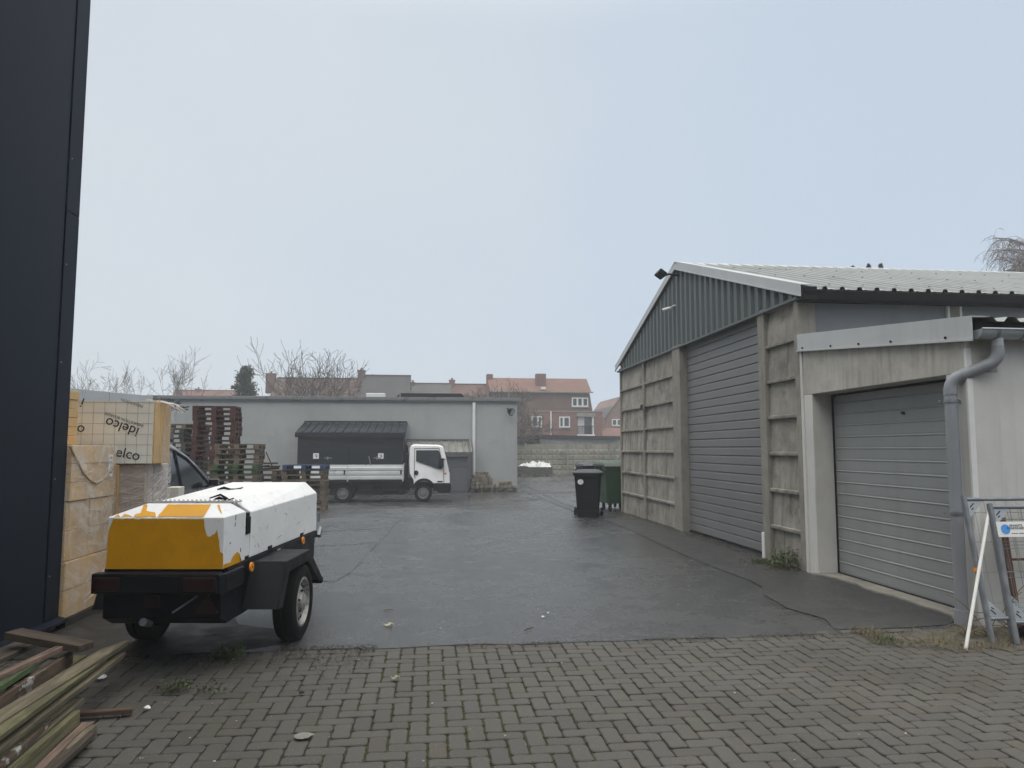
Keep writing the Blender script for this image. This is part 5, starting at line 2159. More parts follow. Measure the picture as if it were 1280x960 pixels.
f1 = b.bm.faces.new(V[-1])
bmesh.ops.triangulate(b.bm, faces=[f0, f1])
cab = b.build('cab', WHITE_PAINT, tk, smooth=30)


def cab_side(pxs, name, m, parent, off=0.012, s=-1, thick=None):
    b = MB()
    P = []
    for px, py in pxs:
        x, z = tp(px, py)
        y = HW * (1 - 0.11 * max(0, (z - 1.25)) / 0.9)
        P.append((x, s * (y + off), z))
    f = b.face(P)
    bmesh.ops.triangulate(b.bm, faces=[f])
    return b.build(name, m, parent)


for s in (-1, 1):
    cab_side([(520.2, 562.9), (547, 562.7), (549.2, 564), (551.2, 570), (553.4, 578), (553.8, 584.5), (552.5, 586.6), (548.7, 586.4), (520.2, 576.6)], 'door_window', GLASS, cab, s=s)
    b = MB()
    for p, q in (((518.2, 560.5), (518.2, 592)), ((518.2, 592), (519, 598)), ((554.8, 587), (555.2, 604)), ((518.2, 560.5), (549, 560.3)), ((549, 560.3), (554.8, 586))):
        (xa, za), (xb, zb2) = tp(*p), tp(*q)
        ya = HW * (1 - 0.11 * max(0, (za - 1.25)) / 0.9) + 0.004
        yb2 = HW * (1 - 0.11 * max(0, (zb2 - 1.25)) / 0.9) + 0.004
        b.tube([(xa, s * ya, za), (xb, s * yb2, zb2)], 0.009, 5)
    b.build('door_gap', GUTTER_DARK, cab)
    b = MB()
    x, z = tp(520.5, 591)
    b.tube([(x, s * (HW + 0.003), z), (x, s * (HW + 0.02), z)], 0.085, 16)
    b.build('door_handle', BLACK_PLASTIC, cab)
    # arch trim
    b = MB()
    o_ = [(ax_ + (ra + 0.005) * math.cos(a), az_ + (ra + 0.005) * math.sin(a)) for a in [R(-8) + R(185) * i / 16 for i in range(17)]]
    i_ = [(ax_ + (ra - 0.075) * math.cos(a), az_ + (ra - 0.075) * math.sin(a)) for a in [R(-8) + R(185) * i / 16 for i in range(17)]]
    b.prism(o_ + list(reversed(i_)), s * (HW - 0.25), s * (HW + 0.02), axis='y')
    b.build('wheel_arch', BLACK_PLASTIC, cab)
    # headlight wrapping the corner
    cab_side([(561.2, 586), (562.8, 592), (562.9, 597), (560.6, 596), (559.8, 589)], 'headlight', mat('headlight_lens', (0.4, 0.42, 0.44), 0.12, 0.2, 12), cab, s=s, off=-0.01)
    b = MB()
    x, z = tp(551.5, 577.5)
    b.box(x - 0.06, x + 0.10, s * (HW + 0.02), s * (HW + 0.24), z - 0.19, z + 0.14)
    b.tube([(x + 0.16, s * (HW - 0.05), z + 0.1), (x + 0.06, s * (HW + 0.1), z + 0.12)], 0.02, 6)
    mr_ = b.build('wing_mirror', BLACK_PLASTIC, cab, bevel=0.03)
    b = MB()
    b.box(x - 0.068, x - 0.062, s * (HW + 0.05) if s > 0 else -(HW + 0.21), s * (HW + 0.21) if s > 0 else -(HW + 0.05), z - 0.15, z + 0.1)
    b.build('mirror_glass', STEEL, mr_)
b = MB()
x, z = tp(551, 604 - 1.6)
b.box(x - 0.12, x + 0.08, -HW - 0.012, -HW - 0.004, z - 0.02, z + 0.03)
b.build('door_badge', GUTTER_DARK, cab)
# windscreen, grille, bumper
b = MB()
(xa, za), (xb, zb2) = tp(555.6, 561.5), tp(560.9, 581)
b.face([(xa + 0.012, -0.7, za), (xa + 0.012, 0.7, za), (xb + 0.014, 0.78, zb2), (xb + 0.014, -0.78, zb2)])
b.build('windscreen', GLASS, cab)
b = MB()
(xa, za), (xb, zb2) = tp(562.4, 587), tp(563, 599)
b.box(xa - 0.02, xa + 0.025, -0.5, 0.5, zb2, za)
b.build('front_grille', BLACK_PLASTIC, cab, bevel=0.01)
b = MB()
pr = [tp(*p) for p in ((543.5, 604.2), (563.5, 604.2), (564.8, 606.5), (564.3, 613), (562, 616.5), (549, 616.5), (544, 612))]
b.prism(pr, -HW - 0.0, HW + 0.0, axis='y')
b.build('bumper', BLACK_PLASTIC, tk, bevel=0.03)
b = MB()
(xa, za), (xb, zb2) = tp(505.5, 598), tp(517, 604)
b.box(xa, xb, -0.8, 0.8, zb2 - 0.1, za)
b.build('cab_step', BLACK_PLASTIC, tk)
b = MB()
x, z = tp(556.8, 592)
b.box(x - 0.05, x + 0.05, -HW - 0.008, -HW + 0.01, z - 0.03, z + 0.03)
b.build('side_indicator', ORANGE, cab)
b = MB()
x, z = tp(564.6, 609)
b.box(x - 0.01, x + 0.02, -0.26, 0.26, z - 0.06, z + 0.06)
b.build('number_plate', STICKER, tk)
b = MB()
xa, xb = tp(440, 0)[0], tp(512, 0)[0]
b.box(xa, xb, -0.6, 0.6, 0.42, 0.8)
b.build('underbody', RUBBER, tk)
# load bed
xb0, xb1 = tp(366, 0)[0], tp(504.8, 0)[0]
zb0, zb1 = tp(0, 599.5)[1], tp(0, 582)[1]
b = MB()
b.box(xb0, xb1, -0.98, 0.98, zb0 - 0.1, zb0)
b.build('bed_floor', GUTTER_DARK, tk)
ALU = mat('white_aluminium', (0.62, 0.63, 0.64), 0.35, 0.05, 3, 0.02, metal=0.2)
h3 = (zb1 - zb0) / 3
for s in (-1, 1):
    b = MB()
    pr = []
    for k in range(3):
        a = zb0 + h3 * k
        pr += [(s * 0.985, a), (s * 1.012, a + 0.02), (s * 1.012, a + h3 * 0.62), (s * 0.99, a + h3 * 0.72), (s * 0.985, a + h3 * 0.98)]
    b.prism(pr + [(s * 0.97, zb1), (s * 0.97, zb0)], xb0, xb1, axis='x')
    b.build('drop_side', ALU, tk)
    b = MB()
    for xx in (xb1 - 0.04, (xb0 + xb1) / 2, xb0 + 0.0):
        b.box(xx, xx + 0.045, s * 1.0 - 0.025, s * 1.0 + 0.025, zb0 - 0.06, zb1 + 0.01)
    pieces(b, 'side_post', ALU, tk)
    b = MB()
    for xx in (xb1 - 0.12, xb1 - 2.2):
        b.box(xx, xx + 0.05, s * 1.018 - 0.005, s * 1.018 + 0.005, zb0 + 0.2, zb0 + 0.36)
    pieces(b, 'latch', GUTTER_DARK, tk)
b = MB()
b.box(xb0 - 0.02, xb0, -0.98, 0.98, zb0, zb1)
b.build('tailgate', ALU, tk)
b = MB()
b.box(xb1 - 0.02, xb1 + 0.01, -0.98, 0.98, zb0, zb1 + 0.05)
b.build('headboard', ALU, tk)
b = MB()
xr = tp(507.5, 0)[0]
for y in (-0.9, 0.9):
    b.bar((xr, y, 0.8), (xr, y, tp(0, 557)[1]), 0.06, 0.06, up=(1, 0, 0))
for y in (-0.45, 0.0, 0.45):
    b.bar((xr, y, 0.8), (xr, y, tp(0, 557)[1]), 0.03, 0.03, up=(1, 0, 0))
for py in (557, 568, 580):
    b.bar((xr, -0.9, tp(0, py)[1]), (xr, 0.9, tp(0, py)[1]), 0.05, 0.05)
b.build('ladder_rack', GUTTER_DARK, tk)
b = MB()   # short pipe standing in the bed
(xa, za), (xb, zb2) = tp(460.5, 570.5), tp(464.5, 582)
b.tube([(xa, -0.6, za), (xa + 0.03, -0.6, za - 0.1), (xb, -0.6, zb2 - 0.3)], [0.03, 0.02, 0.02], 6)
b.build('stake', STEEL, tk)
# chassis rails, guard, tanks, mudguards, wheels
b = MB()
for y in (-0.38, 0.38):
    b.box(xb0, tp(545, 0)[0], y - 0.04, y + 0.04, 0.5, 0.7)
b.build('chassis', RUBBER, tk)
b = MB()
(xa, za), (xb, zb2) = tp(448, 605), tp(503, 612)
b.box(xa, xb, -0.93, -0.9, za - 0.06, za)
b.box(xa, xb, -0.93, -0.9, zb2 - 0.04, zb2 + 0.02)
b.box(xa + 0.35, xa + 0.4, -0.9, -0.86, zb2, zb0 - 0.1)
b.box(xb - 0.3, xb - 0.25, -0.9, -0.86, zb2, zb0 - 0.1)
b.build('side_guard', GUTTER_DARK, tk)
b = MB()
b.box(tp(478, 0)[0], tp(500, 0)[0], -0.82, -0.42, 0.36, 0.66)
b.box(tp(450, 0)[0], tp(466, 0)[0], -0.82, -0.42, 0.4, 0.66)
pieces(b, 'fuel_tank', BLACK_PLASTIC, tk, bevel=0.04)
rxw, rzw = tp(430.5, 615.5)
fxw = tp(529.5, 0)[0]
RT_ = 0.335
for s in (-1, 1):
    wheel(tk, (fxw, s * 0.8, RT_), RT_, 0.2, 'y', out=s, rim_r=0.2, mr=RIM_DARK, holes=8)
    wheel(tk, (rxw, s * 0.82, RT_), RT_, 0.24, 'y', out=s, rim_r=0.2, mr=RIM_DARK, holes=8)
    b = MB()
    o_ = [(rxw + 0.45 * math.cos(a), RT_ + 0.45 * math.sin(a)) for a in [R(15) + R(150) * i / 12 for i in range(13)]]
    i_ = [(rxw + 0.43 * math.cos(a), RT_ + 0.43 * math.sin(a)) for a in [R(15) + R(150) * i / 12 for i in range(13)]]
    b.prism(o_ + list(reversed(i_)), s * 0.65, s * 0.95, axis='y')
    b.build('mudguard', BLACK_PLASTIC, tk)
b = MB()
b.tube([(rxw, -0.8, RT_), (rxw, 0.8, RT_)], 0.08, 10)
b.tube([(fxw, -0.75, RT_), (fxw, 0.75, RT_)], 0.06, 10)
pieces(b, 'axle', RUBBER, tk)

# ------------------------------------------------------------ pallets
def wood(name, c, grain=(26, 3, 26), **k):
    return mat(name, c, 0.9, 0.2, 3, 0.35, 40, 0.004, grain=grain, **k)


PW = {'grey': wood('grey_pallet_wood', (0.16, 0.125, 0.088), (3, 26, 26), perobj=0.2), 'dark': wood('dark_pallet_wood', (0.075, 0.068, 0.055), (3, 26, 26), perobj=0.2),
      'red': wood('red_pallet_paint', (0.095, 0.03, 0.026), (3, 26, 26), perobj=0.15), 'green': wood('green_pallet_paint', (0.055, 0.105, 0.04), (3, 26, 26)),
      'blue': wood('blue_pallet_paint', (0.035, 0.06, 0.13), (3, 26, 26)), 'brown': wood('brown_pallet_wood', (0.2, 0.15, 0.10), (3, 26, 26), perobj=0.2)}


def pallet_mesh(w=1.2, d=0.8, block_front=False):
    b = MB()
    rnd = random.Random(3)
    for k in range(5):
        y = -d / 2 + (d - 0.1) * k / 4
        b.box(-w / 2, w / 2, y, y + 0.1, 0.122, 0.144)
    for x in (-w / 2, -0.07, w / 2 - 0.14):
        b.box(x, x + 0.14, -d / 2, d / 2, 0.1, 0.1215)
        for y in (-d / 2, -0.05, d / 2 - 0.1):
            b.box(x, x + 0.14, y, y + 0.1, 0.022, 0.0995)
    for y in (-d / 2, -0.05, d / 2 - 0.1):
        b.box(-w / 2, w / 2, y, y + 0.1, 0.0, 0.0215)
    return b


ORD = ['topmost', 'second from the top', 'third from the top', 'fourth from the top', 'fifth from the top', 'sixth from the top', 'seventh from the top', 'eighth from the top', 'ninth from the top', 'tenth from the top', 'eleventh from the top', 'twelfth from the top', 'thirteenth from the top', 'fourteenth from the top', 'fifteenth from the top', 'sixteenth from the top', 'seventeenth from the top', 'eighteenth from the top', 'nineteenth from the top', 'twentieth from the top', 'twenty first from the top', 'twenty second from the top']
meshes = {}
for k, m_ in PW.items():
    o = pallet_mesh().build('pallet', m_)
    meshes[k] = o.data
    bpy.data.objects.remove(o)


def pallet(kind, loc, rz, label, group):
    o = bpy.data.objects.new('wooden_pallet', meshes[kind])
    COL.objects.link(o)
    o.location = loc
    o.rotation_euler = (0, 0, rz)
    tag(o, label, 'pallet', group)
    return o


def stack(cx, cy_, n, kinds, words, seed, rz=0.0, jit=0.03):
    rnd = random.Random(seed)
    z0 = gz(cy_)
    for i in range(n):
        fromtop = n - 1 - i
        k = kinds(fromtop, n)
        pallet(k, (cx + rnd.uniform(-jit, jit), cy_ + rnd.uniform(-jit, jit), z0 + 0.0025 + 0.1455 * i), rz + rnd.uniform(-0.05, 0.05),
               f"{ {'grey': 'weathered grey', 'dark': 'dark weathered', 'red': 'dark red', 'green': 'green painted', 'blue': 'blue painted', 'brown': 'brown'}[k]} pallet, {ORD[fromtop]} {words}",
               'wooden pallets stacked in front of the warehouse')


def stack_x(pl, pr, y):
    return at_y((pl + pr) / 2, 560, y).x


def count(pyt, y):
    return int(round((at_y(300, pyt, y).z - gz(y)) / 0.1455))


stack(stack_x(242, 290, 22.4), 22.8, count(507, 22.4), lambda f, n: 'red' if f < 11 else ('dark' if f % 3 else 'grey'), 'in the tall red stack', 1)
stack(stack_x(214, 247, 23.6) - 0.1, 24.0, count(527, 23.6), lambda f, n: 'dark' if f % 4 else 'grey', 'in the dark stack left of the red one', 2, jit=0.05)
stack(stack_x(272, 318, 21.4), 21.8, count(555.5, 21.4), lambda f, n: 'green' if f in (4, 5) else 'brown' if f % 3 == 0 else 'grey', 'in the stack with the green ones', 3, jit=0.04)
stack(stack_x(322, 366, 22.2) - 0.02, 22.55, count(588, 22.2), lambda f, n: 'brown' if f == 0 else 'grey', 'in the low stack with scrap timber on it', 4)
stack(stack_x(357, 400, 21.9) + 0.06, 22.25, count(578, 21.9), lambda f, n: 'blue' if f == 0 else 'grey', 'in the stack nearest the truck', 5)
# scrap timber on the low stack
SCRAP = wood('rotten_brown_wood', (0.075, 0.05, 0.036), (3, 26, 26))
ztop = gz(22.5) + 0.0025 + 0.1455 * count(588, 22.2)
rnd = random.Random(21)
names = ['curved dark scrap board lying on the low pallet stack', 'short broken dark board on the scrap over the low pallet stack', 'thick dark offcut at the left of the scrap on the low pallet stack', 'thin split board across the scrap on the low pallet stack', 'small dark offcut at the right of the scrap on the low pallet stack']
for i, (pl, pr, z, dy) in enumerate(((324, 348, 0.03, 0.0), (330, 347, 0.09, -0.1), (324, 334, 0.10, 0.15), (327, 345, 0.15, 0.1), (339, 349, 0.10, -0.05))):
    xa, xb = at_y(pl, 560, 22.3).x, at_y(pr, 560, 22.3).x
    c = Vector(((xa + xb) / 2, 22.45 + dy, ztop + z - 0.03 + (0.03 if i == 3 else 0)))
    b = MB()
    L = xb - xa
    b.bar((-L / 2, -0.05, rnd.uniform(-0.01, 0.02)), (L / 2, 0.06, rnd.uniform(-0.01, 0.03)), 0.12, 0.05)
    o = b.build('scrap_board', SCRAP, loc=tuple(c + Vector((0, 0, 0.03))), bevel=0.008)
    tag(o, names[i], 'board', 'scrap timber on the low pallet stack')
p, q = at_y(332.5, 565, 22.7), at_y(341, 580, 22.6)
b = MB()
b.tube([(0, 0, 0), (q.x - p.x, -0.1, q.z - p.z - 0.1)], 0.018, 6)
o = b.build('leaning_stick', SCRAP, loc=tuple(p))
tag(o, 'thin stick poking up from the scrap timber on the low pallets', 'stick')

# ------------------------------------------------------------ stone setts on pallets by the warehouse
STW = 'pallets of stone setts against the warehouse wall'
rnd = random.Random(31)
sett = []
b = MB()
b.box(-0.1, 0.1, -0.07, 0.07, 0, 0.14)
so_ = b.build('stone_sett', STONE, bevel=0.018)
for (pl, pr, rows, lab_, lab2) in ((589, 615, 5, 'weathered pallet under the taller pile of setts beside the white downpipe', 'rough stone sett in the taller pile beside the white downpipe'), (619, 645, 2, 'weathered pallet under the lower pile of setts at the warehouse corner', 'rough stone sett in the lower pile at the warehouse corner')):
    cx = at_y((pl + pr) / 2, 610, 34.6).x
    cy_ = 34.75
    z0 = gz(cy_)
    o = pallet('dark', (cx, cy_, z0 + 0.005), 0, lab_, STW)
    o.scale = (0.86, 1, 1.15)
    for r_ in range(rows):
        nx = 5 if r_ < rows - 2 else (5 if r_ < rows - 1 and rows < 4 else 4 - max(0, r_ - rows + 2))
        for k in range(nx):
            for ky in range(3):
                if r_ == rows - 1 and rnd.random() < 0.25:
                    continue
                s_ = so_ if not sett else so_.copy()
                if sett:
                    COL.objects.link(s_)
                sett.append(s_)
                s_.location = (cx + (k - (nx - 1) / 2) * 0.2 + rnd.uniform(-0.015, 0.015), cy_ - 0.26 + ky * 0.24, z0 + 0.185 + r_ * 0.152 + rnd.uniform(0, 0.004))
                s_.rotation_euler = (0, rnd.uniform(-0.05, 0.05), rnd.uniform(-0.15, 0.15))
                s_.scale = (rnd.uniform(0.8, 0.97), rnd.uniform(1.2, 1.5), rnd.uniform(0.96, 1.06))
                tag(s_, lab2, 'stone', 'stone setts in the taller pile' if rows > 3 else 'stone setts in the lower pile')

# sheeted pile at the far concrete fence
p = at_y(668, 590, 54.2)
z0 = gz(54)
t = thing('timber_pile', 'low dark timber pile before the concrete fence', 'timber pile', (p.x, 54.5, z0))
b = MB()
for k in range(4):
    b.box(-1.35 + 0.05 * (k % 2), 1.3, -0.6, 0.6, 0.12 + 0.14 * k, 0.24 + 0.14 * k)
for x in (-1.1, 0, 1.0):
    b.box(x, x + 0.12, -0.6, 0.6, 0, 0.12)
b.build('timber', PW['dark'], t)
b = MB()
V = []
rnd = random.Random(17)
nx, ny = 44, 18
for i in range(nx + 1):
    r_ = []
    for j in range(ny + 1):
        u, v = i / nx, j / ny
        x = -1.1 + 2.3 * u
        y = -0.62 + 1.24 * v
        h = 0.66 + 0.2 * math.sin(PI * min(max(u, 0.02), 0.98)) ** 0.5 * math.sin(PI * v) ** 0.5 + 0.42 * abs(mnoise.noise(Vector((x * 2.1, y * 2.1, 2)))) + 0.12 * mnoise.noise(Vector((x * 6, y * 6, 2))) - (0.14 if j in (0, ny) else 0)
        r_.append(b.bm.verts.new((x, y, max(h, 0.66))))
    V.append(r_)
for i in range(nx):
    for j in range(ny):
        b.bm.faces.new((V[i][j], V[i + 1][j], V[i + 1][j + 1], V[i][j + 1]))
o = b.build('plastic_sheet', mat('white_plastic_sheet', (0.6, 0.6, 0.6), 0.4, 0.15, 6, 0.3, 12, 0.05), loc=(p.x, 54.5, z0), smooth=60)
tag(o, 'crumpled white plastic sheet lying over the timber pile by the concrete fence', 'plastic sheet')

# ------------------------------------------------------------ bins
p = on_ground(737, 647)
bn = thing('wheelie_bin', 'black wheelie bin with a round white sticker standing in front of the green container', 'bin', (3.79, 17.6, gz(17.6)), R(-14))
bn.scale = (1.1, 1.05, 1.0)
b = MB()


def rrect(hw, hd, r, z, n=4, cy=0):
    out = []
    for (sx, sy, a0) in ((1, -1, -90), (1, 1, 0), (-1, 1, 90), (-1, -1, 180)):
        for i in range(n + 1):
            a = R(a0 + 90 * i / n)
            out.append((sx * (hw - r) + r * math.cos(a), cy + sy * (hd - r) + r * math.sin(a), z))
    return out


loft_box(b, [rrect(0.235, 0.26, 0.05, 0.03), rrect(0.24, 0.265, 0.05, 0.2), rrect(0.285, 0.335, 0.05, 0.97), rrect(0.305, 0.355, 0.05, 0.975), rrect(0.31, 0.36, 0.05, 1.03)])
b.build('bin_body', BLACK_PLASTIC, bn, smooth=35)
b = MB()
loft_box(b, [rrect(0.325, 0.375, 0.06, 1.032), rrect(0.33, 0.38, 0.06, 1.06), rrect(0.31, 0.36, 0.06, 1.075), rrect(0.24, 0.28, 0.08, 1.115), rrect(0.14, 0.16, 0.08, 1.13)])
for x in (-0.12, 0.1):
    b.bar((x, -0.22, 1.115), (x, 0.24, 1.115), 0.02, 0.02)
lid = b.build('lid', mat('bin_lid', (0.04, 0.042, 0.046), 0.5, 0.15, 4), bn, smooth=30)
b = MB()
b.tube([(-0.22, 0.36, 1.0), (-0.22, 0.44, 1.02), (0.22, 0.44, 1.02), (0.22, 0.36, 1.0)], 0.02, 8)
b.build('handle', BLACK_PLASTIC, bn)
for s in (-1, 1):
    w_ = MB()
    w_.lathe([(0.02, -0.025), (0.09, -0.03), (0.1, -0.02), (0.1, 0.02), (0.09, 0.03), (0.02, 0.025)], c=(s * 0.29, 0.24, 0.1), axis='x', n=20)
    ww = w_.build('wheel', RUBBER, bn, smooth=40)
    w_ = MB()
    w_.lathe([(0.045, s * 0.03), (0.04, s * 0.04), (0.0, s * 0.04)], c=(s * 0.29, 0.24, 0.1), axis='x', n=14)
    w_.build('hub', STEEL, ww)
b = MB()
b.box(-0.2, 0.2, -0.3, -0.24, 0.0, 0.16)
b.tube([(-0.26, 0.2, 0.05), (0.26, 0.2, 0.05)], 0.03, 8)
b.build('foot', BLACK_PLASTIC, bn)
Ms = Matrix.Translation((-0.15, -0.338, 0.84)) @ Matrix.Rotation(PI / 2 - 0.09, 4, 'X')
b = MB()
b.tube([Ms @ Vector((0, 0, 0)), Ms @ Vector((0, 0, 0.006))], 0.062, 20)
st_ = b.build('sticker', STICKER, bn)
b = MB()
b.bar(Ms @ Vector((-0.03, -0.01, 0.008)), Ms @ Vector((0.035, 0.008, 0.008)), 0.012, 0.004)
b.bar(Ms @ Vector((-0.02, 0.02, 0.008)), Ms @ Vector((0.03, 0.03, 0.008)), 0.007, 0.004)
b.build('print', INK_GREY, st_)


def container(label, loc, rz, mb, ml, rim):
    t = thing('waste_container', label, 'waste container', loc, rz)
    b = MB()
    loft_box(b, [rrect(0.55, 0.38, 0.06, 0.22), rrect(0.56, 0.4, 0.06, 0.3), rrect(0.63, 0.5, 0.06, 1.08), rrect(0.665, 0.53, 0.06, 1.1), rrect(0.67, 0.535, 0.06, 1.2)])
    for x in (-0.4, -0.1, 0.2, 0.45):
        b.bar((x, -0.395, 0.32), (x, -0.475, 1.0), 0.05, 0.03)
    bb = b.build('container_body', mb, t, smooth=35)
    b = MB()
    for s in (-1, 1):
        b.box(s * 0.66 - 0.05, s * 0.66 + 0.05, -0.25, 0.25, 0.98, 1.19)
        b.tube([(s * 0.66, 0, 1.12), (s * 0.8, 0, 1.12)], 0.022, 8)
    b.build('side_grip', BLACK_PLASTIC, t)
    b = MB()
    loft_box(b, [rrect(0.69, 0.56, 0.06, 1.205), rrect(0.69, 0.56, 0.06, 1.25), rrect(0.66, 0.5, 0.08, 1.3), rrect(0.5, 0.35, 0.1, 1.345)])
    b.build('lid', ml, t, smooth=30)
    b = MB()
    b.bar((-0.68, -0.565, 1.228), (0.68, -0.565, 1.228), 0.012, 0.04)
    b.build('lid_rim', rim, t)
    for sx in (-1, 1):
        for sy in (-1, 1):
            b = MB()
            b.lathe([(0.02, -0.02), (0.09, -0.025), (0.1, 0), (0.09, 0.025), (0.02, 0.02)], c=(sx * 0.46, sy * 0.3, 0.1), axis='x', n=18)
            b.box(sx * 0.46 - 0.05, sx * 0.46 + 0.05, sy * 0.3 - 0.03, sy * 0.3 + 0.03, 0.18, 0.235)
            b.build('caster', RUBBER, t)
    return t


container('green wheeled waste container with a pale lid edge beside the hall corner', (5.22, 19.75, gz(19.75)), R(3), GREEN_BIN, GREEN_BIN, FLASH)
container('dark blue wheeled waste container whose lid shows behind the green one', (5.0, 21.3, gz(21.3)), R(0), NAVY_BIN, NAVY_BIN, NAVY_BIN)

# ------------------------------------------------------------ steel mesh fence panels leaning on the garage
FG = 'fence panels leaning on the garage side wall'


def fence_panel(label, x, y, lean, H=1.2, W=2.2, zb=0.2, wires=True, sgn=None):
    t = thing('fence_panel', label, 'fence panel', (x, y, 0.005), 0.0, FG)
    t.rotation_euler = (-lean, 0, R(-1.5))
    for xx in (0.0, W):
        b = MB()
        b.tube([(xx, 0, 0), (xx, 0, H + 0.02)], 0.024, 14)
        b.build('post', STEEL, t, smooth=40)
    for z in (H - 0.01, zb):
        b = MB()
        b.tube([(0.02, 0, z), (W - 0.02, 0, z)], 0.016, 12)
        b.build('rail', STEEL, t, smooth=40)
    for xx, s in ((0.02, 1), (W - 0.02, -1)):
        for z, sz in ((H - 0.026, -1), (zb + 0.016, 1)):
            b = MB()
            b.prism([(xx, z), (xx + s * 0.15, z), (xx, z + sz * 0.15)], -0.003, 0.003, axis='y')
            g_ = b.build('gusset', ZINC, t)
            b = MB()
            for (u0, v0), (u1, v1) in (((0.02, 0.055), (0.06, 0.02)), ((0.03, 0.075), (0.05, 0.06))):
                b.bar((xx + s * u0, -0.004, z + sz * v0), (xx + s * u1, -0.004, z + sz * v1), 0.008, 0.003, up=(0, 1, 0))
            pieces(b, 'slot', GUTTER_DARK, g_)
    b = MB()
    xx = 0.08
    while xx < W - 0.05:
        b.tube([(xx, 0.0, zb), (xx, 0.0, H - 0.01)], 0.0018, 4, caps=False)
        xx += 0.1
    for k in range(4):
        z = zb + (H - zb) * (k + 0.5) / 4
        b.tube([(0, 0.004, z), (W, 0.004, z)], 0.0022, 4, caps=False)
    b.build('wire_mesh', STEEL, t)
    return t


fp1 = fence_panel('galvanised mesh fence panel, the one standing furthest left against the downpipe', 4.655, 5.80, math.atan(0.26 / 1.2), H=1.21)
fp2 = fence_panel('galvanised mesh fence panel carrying the white sign with a blue disc', 4.86, 5.78, math.atan(0.24 / 1.2), H=1.14, zb=0.17)
fence_panel('galvanised mesh fence panel standing behind the one with the sign', 4.95, 5.93, math.atan(0.2 / 1.2), H=1.12, zb=0.22)
b = MB()
b.tube([(-0.005, 0, 0.585), (-0.005, 0, 0.615)], 0.03, 12)
b.build('orange_clip', ORANGE, fp1)
b = MB()
b.box(0.0, 0.28, -0.032, -0.026, 0.87, 1.0)
sg = b.build('sign_plate', STICKER, fp2)
b = MB()
b.tube([(0.075, -0.0325, 0.935), (0.075, -0.034, 0.935)], 0.042, 24)
b.build('blue_disc', BLUE_INK, sg)
for tx, zz_, sz_, mm in (('BRAANTS', 0.966, 0.027, INK), ('BONDERAERT', 0.943, 0.027, INK)):
    text_part('lettering', tx, sz_, mm, sg, Matrix.Translation((0.175 if sz_ > 0.02 else 0.19, -0.0345, zz_)) @ Matrix.Rotation(PI / 2, 4, 'X'), extrude=0.0004)
b = MB()
for x0_, x1_ in ((0.125, 0.18), (0.19, 0.25), (0.255, 0.272)):
    b.box(x0_, x1_, -0.0335, -0.0325, 0.897, 0.903)
b.build('fine_print', INK_GREY, sg)
# rubber feet
for k, (x, y, lab_) in enumerate(((5.02, 5.66, 'black rubber block foot under the fence panel with the sign'),)):
    b = MB()
    b.prism([(-0.12, 0), (0.3, 0), (0.3, 0.1), (0.22, 0.13), (-0.04, 0.13), (-0.12, 0.1)], -0.1, 0.1, axis='y')
    o = b.build('rubber_foot', RUBBER, loc=(x + 0.12, y + 0.2, 0), bevel=0.015)
    tag(o, lab_, 'fence foot')
# rusty post behind
b = MB()
b.bar((0, 0, 0), (0.0, 0.13, 0.99), 0.045, 0.03, up=(0, 1, 0))
b.bar((0.0, 0.08, 0.62), (0.7, 0.08, 0.62), 0.02, 0.02)
o = b.build('rusty_post', RUST, loc=(5.22, 6.17, 0))
tag(o, 'rusty iron post standing behind the fence panels against the garage', 'post')
# white pole
p, q = on_ground(1207, 812), at_y(1236, 640, 6.02)
b = MB()
b.tube([(0, 0, 0), q - p], 0.014, 12)
o = b.build('white_pole', mat('white_pole_paint', (0.72, 0.72, 0.7), 0.4, 0.06, 8), loc=tuple(p), smooth=40)
tag(o, 'slim white pole leaning against the leftmost fence panel', 'pole')

# ------------------------------------------------------------ heap of boards at the lower left
WD = {'pale': wood('pale_plank', (0.20, 0.168, 0.112), (28, 2.2, 28), streak=0.0, col2=(0.17, 0.16, 0.085), c2lo=0.5, c2hi=0.7, c2scale=4),
      'green': wood('mossy_plank', (0.155, 0.14, 0.075), (28, 2.2, 28), col2=(0.12, 0.125, 0.045), c2lo=0.45, c2hi=0.65, c2scale=5),
      'pink': wood('pinkish_plank', (0.215, 0.145, 0.11), (28, 2.2, 28)),
      'paint': wood('green_painted_plank', (0.085, 0.135, 0.05), (28, 2.2, 28), col2=(0.15, 0.12, 0.08), c2lo=0.6, c2hi=0.7, c2scale=6),
      'dark': wood('dark_plank', (0.085, 0.065, 0.047), (28, 2.2, 28)),
      'brown': wood('brown_plank', (0.14, 0.095, 0.066), (28, 2.2, 28), col2=(0.5, 0.48, 0.44), c2lo=0.57, c2hi=0.6, c2scale=7),
      'red': wood('red_brown_plank', (0.135, 0.085, 0.06), (28, 2.2, 28))}
HEAP = 'boards heaped at the foot of the dark building'


